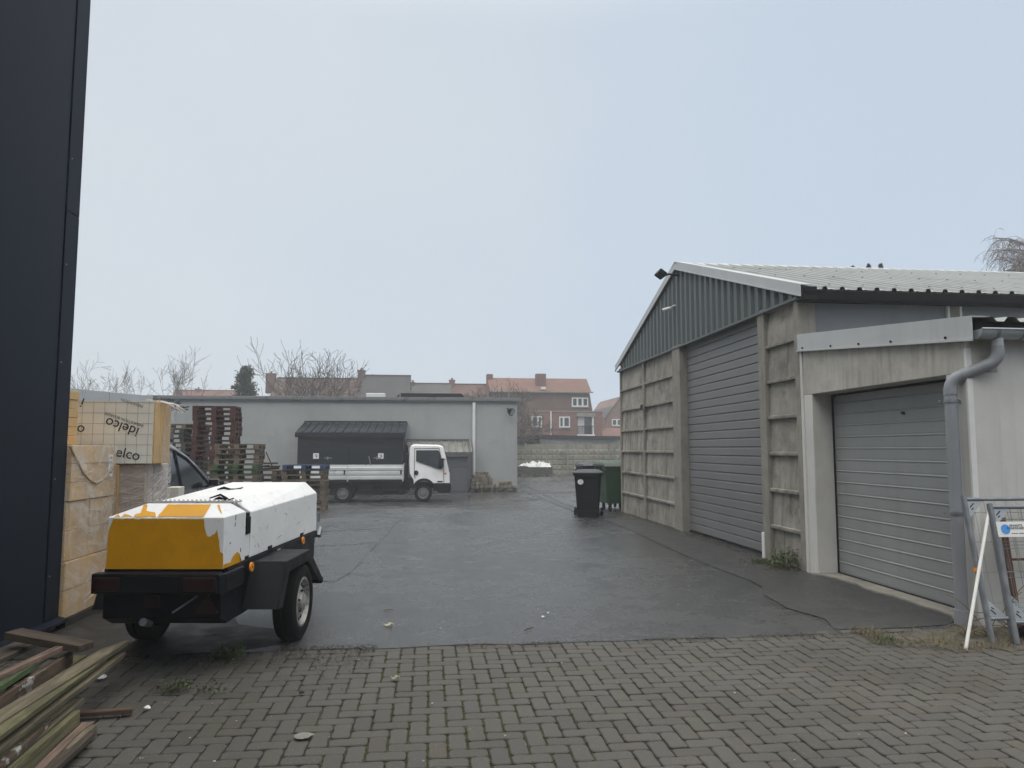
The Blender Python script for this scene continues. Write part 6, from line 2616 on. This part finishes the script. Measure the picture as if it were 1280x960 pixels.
def plank(pa, za, pb, zb_, w_, h_, m_, label, ext=0.5, roll=0.0, taper=0.0, ext_a=0.0):
    """pa: left (near) end in the picture, pb: right (far) end; lies from one to the other"""
    A, B = at_z(pa[0], pa[1], za), at_z(pb[0], pb[1], zb_)
    d = (B - A)
    d2 = d.normalized()
    A = A - d2 * ext
    c = (A + B) / 2
    L = (B - A).length
    x_ = d2.cross(Vector((0, 0, 1))).normalized()
    z_ = x_.cross(d2)
    Mx = Matrix((x_, d2, z_)).transposed().to_4x4() @ Matrix.Rotation(roll, 4, 'Y')
    Mx.translation = c
    b = MB()
    n = 14
    rings = []
    for i in range(n + 1):
        y = -L / 2 + L * i / n
        k = 1.0
        sh = 0
        if taper and i >= n - 2:
            k = 1 - taper * (i - n + 2) / 2
            sh = (1 - k) * w_ / 2 * (1 if taper > 0 else -1)
        wob = 0.004 * mnoise.noise(Vector((y * 3, L, w_)))
        rings.append([(-w_ / 2 * k + wob + sh, y, -h_ / 2), (w_ / 2 * k + wob + sh, y, -h_ / 2), (w_ / 2 * k + wob + sh, y, h_ / 2 + wob), (-w_ / 2 * k + wob + sh, y, h_ / 2 + wob)])
    loft_box(b, rings)
    o = b.build('plank', WD[m_], bevel=0.003)
    o.matrix_world = Mx
    tag(o, label, 'plank', HEAP)
    return o


plank((0, 899), 0.335, (153, 803), 0.275, 0.085, 0.034, 'pale', 'long pale weathered board with a pointed end topping the heap', taper=0.75, roll=R(8))
plank((0, 916), 0.325, (128, 823), 0.27, 0.06, 0.03, 'green', 'narrow greenish board lying along the near side of the pointed board', taper=0.4, roll=R(10))
plank((0, 927), 0.255, (146, 818), 0.215, 0.11, 0.03, 'pale', 'pale board with a broken end just under the long pointed board', roll=R(6))
plank((16, 792), 0.42, (108, 809), 0.36, 0.13, 0.045, 'dark', 'dark brown board lying crosswise at the top back of the heap', ext=0.0)
plank((0, 846), 0.40, (76, 810), 0.36, 0.05, 0.035, 'pink', 'narrow pinkish batten in the upper part of the heap')
plank((0, 858), 0.375, (54, 823), 0.35, 0.05, 0.03, 'paint', 'green painted batten below the pinkish one')
plank((0, 884), 0.27, (88, 826), 0.25, 0.035, 0.12, 'brown', 'brown board on edge with flaking white paint')
plank((0, 820), 0.32, (50, 797), 0.30, 0.16, 0.03, 'dark', 'dark wide board at the back under the crosswise one')
plank((0, 890), 0.22, (94, 822), 0.22, 0.14, 0.03, 'green', 'mossy wide board mostly covered by the long pale boards')
plank((0, 945), 0.16, (88, 868), 0.16, 0.06, 0.05, 'red', 'red brown squared timber under the pale boards')
plank((0, 942), 0.20, (88, 874), 0.18, 0.055, 0.035, 'green', 'yellow green batten in the lower front of the heap', ext=0.4)
plank((0, 962), 0.14, (100, 876), 0.13, 0.05, 0.035, 'pale', 'pale split batten with a bent tip in the lower front of the heap', ext=0.3, taper=0.5)
plank((0, 956), 0.185, (60, 902), 0.175, 0.04, 0.03, 'brown', 'short brown batten with paint flakes among the lower front boards', ext=0.3)
plank((0, 973), 0.12, (84, 893), 0.12, 0.07, 0.022, 'dark', 'thin dark lath low in the front of the heap', ext=0.3, taper=0.3)
plank((20, 990), 0.07, (108, 905), 0.06, 0.045, 0.025, 'pink', 'thin pinkish lath low at the front edge of the heap', ext=0.2, taper=-0.4)
plank((0, 985), 0.10, (96, 899), 0.09, 0.035, 0.10, 'green', 'mossy board standing on edge low in the heap', ext=0.3)
plank((0, 1000), 0.05, (92, 920), 0.05, 0.22, 0.03, 'dark', 'wide dark board at the bottom of the heap', ext=0.2)
plank((30, 985), 0.035, (116, 912), 0.035, 0.05, 0.06, 'pale', 'worn batten lying lowest at the front of the heap', ext=0.2)
plank((92, 893), 0.03, (166, 888), 0.02, 0.05, 0.025, 'red', 'short thin board lying loose on the paving right of the heap', ext=0.05)
for (pa, pb, lab_) in (((30, 880), (70, 900), 'rough timber block propping the front of the board heap'), ((20, 850), (70, 862), 'rough timber block propping the back of the board heap')):
    A, B = at_z(*pa, 0.06), at_z(*pb, 0.06)
    b = MB()
    L = (B - A).length
    b.box(-L / 2, L / 2, -0.06, 0.06, -0.055, 0.09)
    o = b.build('timber_block', WD['dark'], loc=tuple((A + B) / 2), rot=(0, 0, math.atan2(B.y - A.y, B.x - A.x)), bevel=0.006)
    tag(o, lab_, 'timber block')

# ------------------------------------------------------------ small litter
def litter(name, label, px, py, fn, m, cat, rz=0.0, dz=0.006):
    p = on_ground(px, py)
    b = MB()
    fn(b)
    o = b.build(name, m, loc=(p.x, p.y, gz(p.y) + dz), rot=(0, 0, rz), smooth=50)
    return tag(o, label, cat)


def crumple(s, seed, flat=0.5):
    def f(b):
        rnd = random.Random(seed)
        bmesh.ops.create_icosphere(b.bm, subdivisions=2, radius=s)
        for v in b.bm.verts:
            v.co *= 1 + 0.5 * mnoise.noise(v.co * 2.2 / s + Vector((seed, 0, 0)))
            v.co.z = abs(v.co.z) * flat
    return f


def scrap(w_, d, seed):
    def f(b):
        sheet_patch(b, [(-w_, -d, 0.004), (w_, -d * 0.7, 0.006), (w_ * 0.8, d, 0.012), (-w_ * 0.9, d * 0.8, 0.004)], 5, 4, 0.012, 9)
    return f


def stick(L, r):
    def f(b):
        b.tube([(-L / 2, 0, r), (-L * 0.1, 0.006, r * 1.6), (L / 2, -0.004, r)], [r * 0.7, r, r * 0.5], 6)
    return f


def leafy(s):
    def f(b):
        n = 9
        ring = [b.bm.verts.new((s * math.cos(2 * PI * i / n) * (1.2 if i % 2 else 0.85), s * 0.8 * math.sin(2 * PI * i / n), 0.004 + 0.01 * (i % 3))) for i in range(n)]
        c = b.bm.verts.new((0, 0, 0.01))
        for i in range(n):
            b.bm.faces.new((ring[i], ring[(i + 1) % n], c))
    return f


LEAF_Y = leaf_mat('yellow_leaf', (0.3, 0.28, 0.17))
litter('fallen_leaf', 'pale yellow fallen leaf on the asphalt near the paving edge', 486, 783, leafy(0.045), LEAF_Y, 'leaf')
litter('fallen_leaf', 'yellow fallen leaf on the brick paving below the asphalt edge', 494, 850, leafy(0.032), LEAF_Y, 'leaf', dz=0.006)
litter('twig', 'dark straight twig on the asphalt right of the middle', 661, 788, stick(0.16, 0.006), SCRAP, 'twig', 0.9)
litter('twig', 'short dark twig on the asphalt above the yellow leaf', 485, 764, stick(0.1, 0.005), SCRAP, 'twig', 0.6)
litter('paper_scrap', 'crumpled blue and white paper scrap by the board heap', 124, 848, crumple(0.045, 3, 0.45), STICKER, 'litter', 0.4)
litter('paper_scrap', 'white scrap lying in front of the compressor wheel', 262, 797, scrap(0.06, 0.02, 2), STICKER, 'litter', 0.3)
litter('plastic_scrap', 'clear crumpled plastic under the compressor', 240, 777, scrap(0.16, 0.05, 5), FILM, 'litter', 0.1)
litter('stone_chip', 'white stone chip on the asphalt beside the straight twig', 679, 772, crumple(0.016, 5, 0.7), STICKER, 'stone')
litter('stone_chip', 'smaller white stone chip on the asphalt beyond the straight twig', 685, 767, crumple(0.010, 6, 0.7), STICKER, 'stone')
litter('stone_chip', 'dark stone chip on the brick paving left of the yellow leaf', 377, 867, crumple(0.018, 7, 0.5), GUTTER_DARK, 'stone')
litter('stone_chip', 'light stone chip near the loose board', 184, 886, crumple(0.02, 8, 0.6), STICKER, 'stone')
litter('mortar_lump', 'flat pale mortar smear on a paving brick at lower left', 380, 921, crumple(0.05, 9, 0.08), CONC_POST, 'mortar')
rnd = random.Random(77)
chip = None
for k in range(46):
    px, py = rnd.uniform(150, 1150), rnd.uniform(812, 955)
    if k > 30:
        px, py = rnd.uniform(400, 1000), rnd.uniform(700, 800)
    p = on_ground(px, py)
    if chip is None:
        b = MB()
        crumple(0.006, 1, 0.7)(b)
        chip = b.build('grit', mat('pale_grit', (0.4, 0.38, 0.33), 0.9, 0.2, 9, perobj=0.4))
        o = chip
    else:
        o = chip.copy()
        COL.objects.link(o)
    o.location = (p.x, p.y, gz(p.y) + 0.005)
    o.scale = (rnd.uniform(0.5, 1.2),) * 3
    o.rotation_euler = (0, 0, rnd.uniform(0, 6))
    tag(o, 'tiny pale grit crumb scattered on the paving or asphalt', 'grit', 'grit crumbs on the ground')

# ------------------------------------------------------------ trees and plants
def limb(b, rnd, p, d, L, r, depth, spread=0.55, droop=0.0, up=0.12, kids=(3, 5), n0=5, shrink=0.62, tw=None, rmin=0.008):
    """a curved tapering branch with side branches"""
    n = 5 if depth > 1 else 4
    pts, rad = [p.copy()], [r]
    dd = d.copy()
    for i in range(n):
        jit = Vector((rnd.gauss(0, 1), rnd.gauss(0, 1), rnd.gauss(0, 1))) * 0.14
        dd = (dd + jit + Vector((0, 0, up - droop * (i + 1) / n))).normalized()
        pts.append(pts[-1] + dd * (L / n))
        rad.append(max(r * (1 - 0.75 * (i + 1) / n), rmin))
    tgt = b if (tw is None or depth > 1) else tw
    tgt.tube(pts, rad, 5 if r > 0.05 else 3, caps=False)
    if depth <= 0:
        return
    k = rnd.randint(*kids)
    for q in range(k):
        t = rnd.uniform(0.25, 1.0) if q else 0.97
        i = min(int(t * n), n - 1)
        f = t * n - i
        o = pts[i].lerp(pts[i + 1], f)
        base = (pts[i + 1] - pts[i]).normalized()
        s = base.cross(Vector((rnd.gauss(0, 1), rnd.gauss(0, 1), rnd.gauss(0, 1)))).normalized()
        a = spread * rnd.uniform(0.6, 1.4)
        nd = (base * math.cos(a) + s * math.sin(a)).normalized()
        limb(b, rnd, o, nd, L * shrink * rnd.uniform(0.75, 1.2), max(rad[i] * 0.62, rmin), depth - 1, spread, droop, up, kids, n0, shrink, tw, rmin)


def bare_tree(name, label, loc, H, seed, trunks=1, lean=0.25, depth=4, r0=0.14, spread=0.55, fork=0.3, kids=(3, 4), droop=0.0, up=0.12, m=None, group='trees beyond the warehouse', shrink=0.66, dirs=None, rmin=0.012, cat='tree', wide=1.0):
    t = thing(name, label, cat, loc, group=group)
    rnd = random.Random(seed)
    tr_, tw = MB(), MB()
    m = m or BARK
    for k in range(trunks):
        a = 2 * PI * k / max(trunks, 1) + rnd.uniform(-0.4, 0.4)
        if dirs:
            d = Vector(dirs[k]).normalized()
        else:
            d = Vector((math.cos(a) * lean, math.sin(a) * lean * 0.6, 1)).normalized()
        L = H * fork
        p = Vector((0, 0, 0))
        q = p + d * L * 0.5
        e = q + (d + Vector((rnd.gauss(0, 0.06), rnd.gauss(0, 0.06), 0))).normalized() * L * 0.5
        tr_.tube([p, q, e], [r0, r0 * 0.85, r0 * 0.75], 8, caps=False)
        nb = rnd.randint(3, 4)
        for i in range(nb):
            a2 = 2 * PI * i / nb + rnd.uniform(-0.5, 0.5)
            s = 0.15 if i == 0 else spread * rnd.uniform(0.6, 1.1)
            nd = (d + Vector((math.cos(a2) * s, math.sin(a2) * s, 0.1))).normalized()
            limb(tr_, rnd, e - d * L * 0.08 * i, nd, H * 0.36 * rnd.uniform(0.8, 1.15), r0 * 0.6, depth, spread, droop, up, kids, shrink=shrink, tw=tw, rmin=rmin)
    hi = max(v.co.z for q in (tr_, tw) for v in q.bm.verts)
    k = H / hi
    for q in (tr_, tw):
        for v in q.bm.verts:
            v.co.x *= k * wide
            v.co.y *= k * wide
            v.co.z *= k
    tr_.build('trunk', m, t)
    tw.build('crown', m, t)
    return t


def tree_at(px, pyt, Y):
    p = at_y(px, pyt, Y)
    return (p.x, Y, gz(Y)), p.z - gz(Y)


HAZY = mat('grey_bark', (0.085, 0.075, 0.068), 0.95, 0.2, 5, 0.1)
for px, py, Y, seed, tk_, wd_, lab_ in ((110, 440, 62, 3, 2, 1.0, 'thin bare tree farthest left, at the edge of the dark building'), (157, 456, 66, 5, 1, 0.7, 'small bare tree with a short bushy crown, second from the left'), (206, 434, 58, 8, 1, 0.8, 'slender bare tree with an upright forked crown left of the conifer'), (232, 433, 57, 12, 1, 0.8, 'slender leaning bare tree close beside the conifer')):
    loc, H = tree_at(px, py, Y)
    bare_tree('bare_tree', lab_, loc, H, seed, tk_, 0.2, 3, 0.13, 0.55, 0.5, (3, 4), m=HAZY, rmin=0.014, up=0.06, wide=wd_)
# big spreading multi-stemmed tree
loc, H = tree_at(385, 424, 52)
dirs = [(-0.36, 0, 1), (-0.2, 0.1, 1), (-0.05, -0.1, 1), (0.1, 0.1, 1), (0.25, 0, 1), (0.42, 0.1, 1), (0.62, 0.0, 0.9), (-0.1, 0.25, 1)]
bare_tree('bare_tree', 'wide spreading bare tree with many stems in front of the brown tiled roof', (loc[0] + 0.2, 52, loc[2]), H * 1.03, 23, 8, 0.4, 3, 0.13, 0.62, 0.46, (2, 4), m=BARK, dirs=dirs, shrink=0.66, rmin=0.017, up=0.07, wide=0.95)
# dense twiggy tree at the warehouse corner
loc, H = tree_at(655, 474, 58)
bare_tree('bare_tree', 'dense dark twiggy tree at the warehouse corner in front of the brick house', (loc[0] - 1.5, 58, loc[2]), H, 31, 4, 0.45, 4, 0.14, 0.75, 0.28, (3, 5), m=BARK, up=0.02, shrink=0.66, rmin=0.014)
loc, H = tree_at(627, 478, 62)
bare_tree('bare_tree', 'small bare tree rising behind the right end of the warehouse roof', loc, H, 37, 1, 0.15, 4, 0.1, 0.5, 0.45, (3, 4), m=HAZY, rmin=0.012)


def leaf_quad(b, p, s, rnd, flat=0.0):
    n = Vector((rnd.gauss(0, 1), rnd.gauss(0, 1), rnd.gauss(0, 1) + flat)).normalized()
    u = n.orthogonal().normalized()
    a = rnd.uniform(0, 6.3)
    v = n.cross(u)
    u, v = u * math.cos(a) + v * math.sin(a), v * math.cos(a) - u * math.sin(a)
    w_ = s * rnd.uniform(0.3, 0.5)
    b.bm.faces.new([b.bm.verts.new(q) for q in (p - u * s, p + v * w_, p + u * s, p - v * w_)])


# conifer between the bare trees
loc, H = tree_at(307, 457, 54)
cf = thing('conifer', 'dark evergreen conifer standing in the fog left of the brown roof', 'tree', (loc[0], 54, loc[2]), group='trees beyond the warehouse')
b = MB()
b.tube([(0, 0, 0), (0.05, 0, H * 0.5), (0, 0, H * 0.97)], [0.22, 0.14, 0.03], 8)
rnd = random.Random(3)
lf = MB()
for k in range(150):
    t = rnd.uniform(0.12, 0.99) ** 0.8
    z = H * (0.2 + 0.8 * t)
    R_ = 2.0 * (1 - t) ** 0.85 * rnd.uniform(0.45, 1.15) + 0.08
    a = rnd.uniform(0, 2 * PI)
    d = Vector((math.cos(a), math.sin(a), 0.12 + 0.3 * t))
    e = Vector((0, 0, z)) + d * R_
    b.tube([(0, 0, z), (Vector((0, 0, z)) + e) / 2 - Vector((0, 0, 0.05)), e], [0.035, 0.025, 0.01], 4, caps=False)
    for q in range(int(14 + 42 * R_)):
        f = rnd.uniform(0.25, 1.05) ** 0.7
        p = Vector((0, 0, z)).lerp(e, f) + Vector((rnd.gauss(0, 0.16), rnd.gauss(0, 0.16), rnd.gauss(0, 0.12) - 0.05))
        leaf_quad(lf, p, rnd.uniform(0.08, 0.17), rnd)
b.build('trunk', BARK, cf)
lf.build('crown', LEAF_CONIFER, cf)

# weeping birch at the right edge, beyond the hall
p = at_y(1278, 284, 30)
loc = (p.x + 0.45, 30, gz(30))
Hb = p.z - loc[2]
bt = thing('birch_tree', 'bare weeping birch with hanging twigs showing over the hall roof at the right edge', 'tree', loc)
rnd = random.Random(6)
b, tw = MB(), MB()
b.tube([(0, 0, 0), (0.1, 0, Hb * 0.5), (0.0, 0, Hb * 0.9)], [0.16, 0.12, 0.05], 8)
for k in range(44):
    z = Hb * rnd.uniform(0.5, 0.92)
    a = rnd.uniform(0, 2 * PI) if k > 9 else rnd.uniform(PI * 0.75, PI * 1.25)
    L = rnd.uniform(1.0, 2.1) * (1.25 - z / Hb * 0.5)
    d = Vector((math.cos(a), math.sin(a), 0.9))
    P = [Vector((0.05, 0, z))]
    dd = d.normalized()
    for i in range(7):
        dd = (dd + Vector((rnd.gauss(0, 0.08), rnd.gauss(0, 0.08), -0.13))).normalized()
        P.append(P[-1] + dd * L / 5)
    b.tube(P, [0.045 * (1 - i / 9) for i in range(8)], 4, caps=False)
    for q in range(34):
        i = rnd.randint(1, 6)
        o = P[i].lerp(P[i + 1], rnd.random())
        dd2 = (Vector((rnd.gauss(0, 0.7), rnd.gauss(0, 0.7), 0.3))).normalized()
        T = [o]
        for s in range(6):
            dd2 = (dd2 + Vector((rnd.gauss(0, 0.1), rnd.gauss(0, 0.1), -0.34))).normalized()
            T.append(T[-1] + dd2 * rnd.uniform(0.1, 0.2))
        tw.tube(T, [0.007] * 6 + [0.004], 3, caps=False)
        for s in range(3):
            o2 = T[rnd.randint(1, 5)]
            dd3 = Vector((rnd.gauss(0, 0.6), rnd.gauss(0, 0.6), -0.3)).normalized()
            tw.tube([o2, o2 + dd3 * 0.15, o2 + dd3 * 0.25 + Vector((0, 0, -0.12))], [0.006, 0.005, 0.003], 3, caps=False)
hi = max(v.co.z for v in tw.bm.verts)
for q in (b, tw):
    for v in q.bm.verts:
        v.co.z *= Hb / hi
b.build('trunk', mat('birch_bark', (0.2, 0.19, 0.18), 0.9, 0.3, 6), bt)
tw.build('crown', BIRCH_TWIG, bt)

# evergreen tops just showing over the hall ridge
for (px, py, s, lab_) in ((1066, 333.5, 0.16, 'smallest evergreen tip over the hall ridge, the left one'), (1086, 331, 0.34, 'loose evergreen top over the hall ridge between two others'), (1101, 330.5, 0.36, 'dark dense evergreen top over the hall ridge, the right one')):
    Y = 27
    p = at_y(px, py, Y)
    t = thing('evergreen_tree', lab_, 'tree', (p.x, Y, gz(Y)), group='evergreen tops over the hall ridge')
    Hh = p.z - gz(Y)
    b = MB()
    b.tube([(0, 0, 0), (0.03, 0, Hh * 0.6), (0, 0, Hh * 0.98)], [0.16, 0.1, 0.015], 7)
    b.build('trunk', BARK, t)
    b = MB()
    rnd = random.Random(int(px))
    for k in range(2600):
        u = rnd.random()
        z = Hh * (1.0 - 0.6 * u ** 1.5)
        Rr = (0.05 + 2.2 * (1 - z / Hh)) * math.sqrt(rnd.random()) * (1 if s > 0.3 else 0.6)
        a = rnd.choice((0.3, 1.5, 2.4, 3.6, 4.4, 5.6)) + rnd.gauss(0, 0.3)
        if mnoise.noise(Vector((a * 1.5, z * 3.5, px))) < 0.0:
            continue
        leaf_quad(b, Vector((Rr * math.cos(a), Rr * math.sin(a), z - 0.2 * Rr)), rnd.uniform(0.05, 0.1), rnd)
    b.build('crown', LEAF_CONIFER, t)


# ------------------------------------------------------------ weeds, grass
def weed(name, label, px, py, spread_, h, n, seed, m=LEAF_WEED, loc=None, leaf=0.03, cat='weed', stems=True):
    p = Vector(loc) if loc else on_ground(px, py)
    rnd = random.Random(seed)
    t = thing(name, label, cat, (p.x, p.y, gz(p.y)))
    b, st_ = MB(), MB()
    for k in range(n):
        a = rnd.uniform(0, 2 * PI)
        r = spread_ * math.sqrt(rnd.random())
        o = Vector((r * math.cos(a), r * 0.6 * math.sin(a), 0))
        hh = h * rnd.uniform(0.35, 1.0)
        dd = Vector((rnd.gauss(0, 0.5), rnd.gauss(0, 0.5), 1)).normalized()
        e = o + dd * hh
        st_.tube([o, (o + e) / 2 + Vector((0, 0, 0.01)), e], [0.002, 0.0015, 0.001], 3, caps=False)
        for q in range(rnd.randint(4, 8)):
            f = rnd.uniform(0.2, 1.0)
            leaf_quad(b, o.lerp(e, f) + Vector((rnd.gauss(0, 0.012), rnd.gauss(0, 0.012), rnd.uniform(0, 0.01))), leaf * rnd.uniform(0.5, 1.2), rnd, 0.6)
    st_.build('stems', LEAF_DRY, t)
    b.build('leaves', m, t)
    return t


weed('weed_plant', 'green leafy weed on the paving edge in front of the compressor', 287, 822, 0.13, 0.10, 46, 1, leaf=0.02)
weed('weed_plant', 'sparse weed on the paving right of the board heap', 217, 864, 0.10, 0.11, 26, 2, leaf=0.017)
weed('weed_plant', 'scraggly low weed right of the sparse one on the paving', 262, 866, 0.09, 0.06, 12, 3, leaf=0.013)
weed('weed_plant', 'tall weed growing at the foot of the concrete wall beside the garage pier', 985, 712, 0.2, 0.34, 90, 4, loc=(4.83, 9.75, 0), leaf=0.025)
weed('weed_plant', 'low weeds trailing along the asphalt by the big hall door', 950, 712, 0.16, 0.08, 40, 5, loc=(4.72, 10.15, 0), leaf=0.02)


def blades(b, rnd, o, h, w_, bend):
    a = rnd.uniform(0, 2 * PI)
    d = Vector((math.cos(a), math.sin(a), 0))
    s = Vector((-d.y, d.x, 0)) * w_
    m1 = o + Vector((0, 0, h * 0.6)) + d * bend * 0.35
    tip = o + Vector((0, 0, h * (1 - 0.3 * bend / max(h, 0.01) * 0.3))) + d * bend
    A, B, C_, D, E_ = (b.bm.verts.new(q) for q in (o - s, o + s, m1 + s * 0.7, m1 - s * 0.7, tip))
    b.bm.faces.new((A, B, C_, D))
    b.bm.faces.new((D, C_, E_))


b = MB()
rnd = random.Random(41)
p = on_ground(1107, 801)
t = thing('grass_tuft', 'small fresh green grass tuft at the paving edge before the garage door', 'grass tuft', (p.x, p.y, 0))
for k in range(160):
    r = 0.07 * math.sqrt(rnd.random())
    a = rnd.uniform(0, 6.3)
    blades(b, rnd, Vector((r * math.cos(a), r * math.sin(a) * 0.7, -0.01)), rnd.uniform(0.03, 0.075), 0.0018, rnd.uniform(0.01, 0.05))
b.build('blades', LEAF_GRASS, t)
# dry grass and weeds along the foot of the garage wall
soil = MB()
pts = []
for i in range(71):
    u = i / 70
    x = 4.1 + 3.5 * u
    pts.append((x, 5.68 - 0.3 * u + 0.1 * mnoise.noise(Vector((x * 4, 0, 0))) + 0.05 * mnoise.noise(Vector((x * 13, 0, 4))) + 0.4 * max(0, 1 - u / 0.16)))
soil.prism(pts + [(7.6, 6.34), (5.01, 6.34), (4.85, 6.42), (4.7, 6.33), (4.25, 6.3), (3.95, 6.12)], -0.02, 0.005, axis='z')
tag(soil.build('verge_soil', mat('verge_earth', (0.075, 0.066, 0.048), 0.95, 0.3, 5, 0.6, 60, 0.01, col2=(0.11, 0.1, 0.078), c2scale=9)), kind='structure')
for nm, m_, n, hlo, hhi, lab_ in (('dry_grass', LEAF_DRY, 5200, 0.01, 0.07, 'dry flattened grass and stalks along the foot of the garage wall'), ('green_grass', LEAF_GRASS, 1500, 0.01, 0.045, 'short green grass among the dry stalks below the fence panels')):
    b = MB()
    for k in range(n):
        x = 3.7 + 3.6 * rnd.random() ** 1.1
        f = (x - 3.7) / 3.6
        ylo = 5.5 - 0.35 * f + (0.4 * (1 - f / 0.25) if f < 0.25 else 0)
        y = rnd.uniform(ylo, 6.32)
        if mnoise.noise(Vector((x * 3, y * 3, 5))) < (-0.1 if nm == 'dry_grass' else 0.1):
            continue
        if x > 4.98 and y > 6.34:
            continue
        h = rnd.uniform(hlo, hhi) * (1.3 if y > 6.0 else 0.8)
        blades(b, rnd, Vector((x, y, 0.008)), h, rnd.uniform(0.0012, 0.0028), rnd.uniform(0.02, 0.12))
    o = b.build(nm, m_)
    tag(o, lab_, 'grass', kind='stuff')
# bramble stalks under the fence
for k, (x, y, L, lab_) in enumerate(((4.62, 6.05, 0.35, 'dry bent stalk beside the foot of the downpipe'), (4.8, 6.02, 0.5, 'long dry stalk leaning by the leftmost fence post'), (5.1, 6.1, 0.45, 'tangled dry stalk behind the fence panels'))):
    b = MB()
    for q in range(5):
        a = rnd.uniform(-1, 1)
        P = [Vector((0, 0, 0))]
        d = Vector((math.sin(a), rnd.uniform(-0.3, 0.2), 0.8)).normalized()
        for s in range(6):
            d = (d + Vector((rnd.gauss(0, 0.2), rnd.gauss(0, 0.1), -0.22))).normalized()
            P.append(P[-1] + d * L / 6)
        b.tube([v for v in P if v.z > -0.02] if len([v for v in P if v.z > -0.02]) > 2 else P[:3], 0.0035, 4, caps=False)
    o = b.build('dry_stalk', LEAF_DRY, loc=(x, y, 0.0))
    tag(o, lab_, 'stalk')
# crumbs of soil, moss and leaves where wall meets asphalt
b = MB()
for k in range(2200):
    y = rnd.uniform(9.4, 19.0)
    x = 4.93 - abs(rnd.gauss(0, 0.07))
    if rnd.random() < 0.35:
        y = rnd.uniform(9.5, 10.5)
        x = 4.93 - abs(rnd.gauss(0, 0.22))
    leaf_quad(b, Vector((x, y, gz(y) + 0.012)), rnd.uniform(0.006, 0.022), rnd, 2.0)
o = b.build('leaf_litter', leaf_mat('brown_litter', (0.06, 0.05, 0.03)))
tag(o, 'brown leaf litter collected along the foot of the concrete hall', 'leaf litter', kind='stuff')
b = MB()
for k in range(8200):
    x = rnd.uniform(-3.3, -0.4) if k < 5600 else rnd.uniform(-0.6, 4.3)
    y = 6.25 - abs(rnd.gauss(0, 0.4 if k < 5600 else 0.06)) + (0.12 if k < 5600 else 0.04)
    if mnoise.noise(Vector((x * 2, y * 2, 9))) < -0.05:
        continue
    leaf_quad(b, Vector((x, y, 0.006)), rnd.uniform(0.004, 0.013), rnd, 2.5)
o = b.build('soil_crumbs', leaf_mat('dark_crumbs', (0.035, 0.032, 0.022)))
tag(o, 'dark soil crumbs and plant bits along the edge between paving and asphalt', 'debris', kind='stuff')
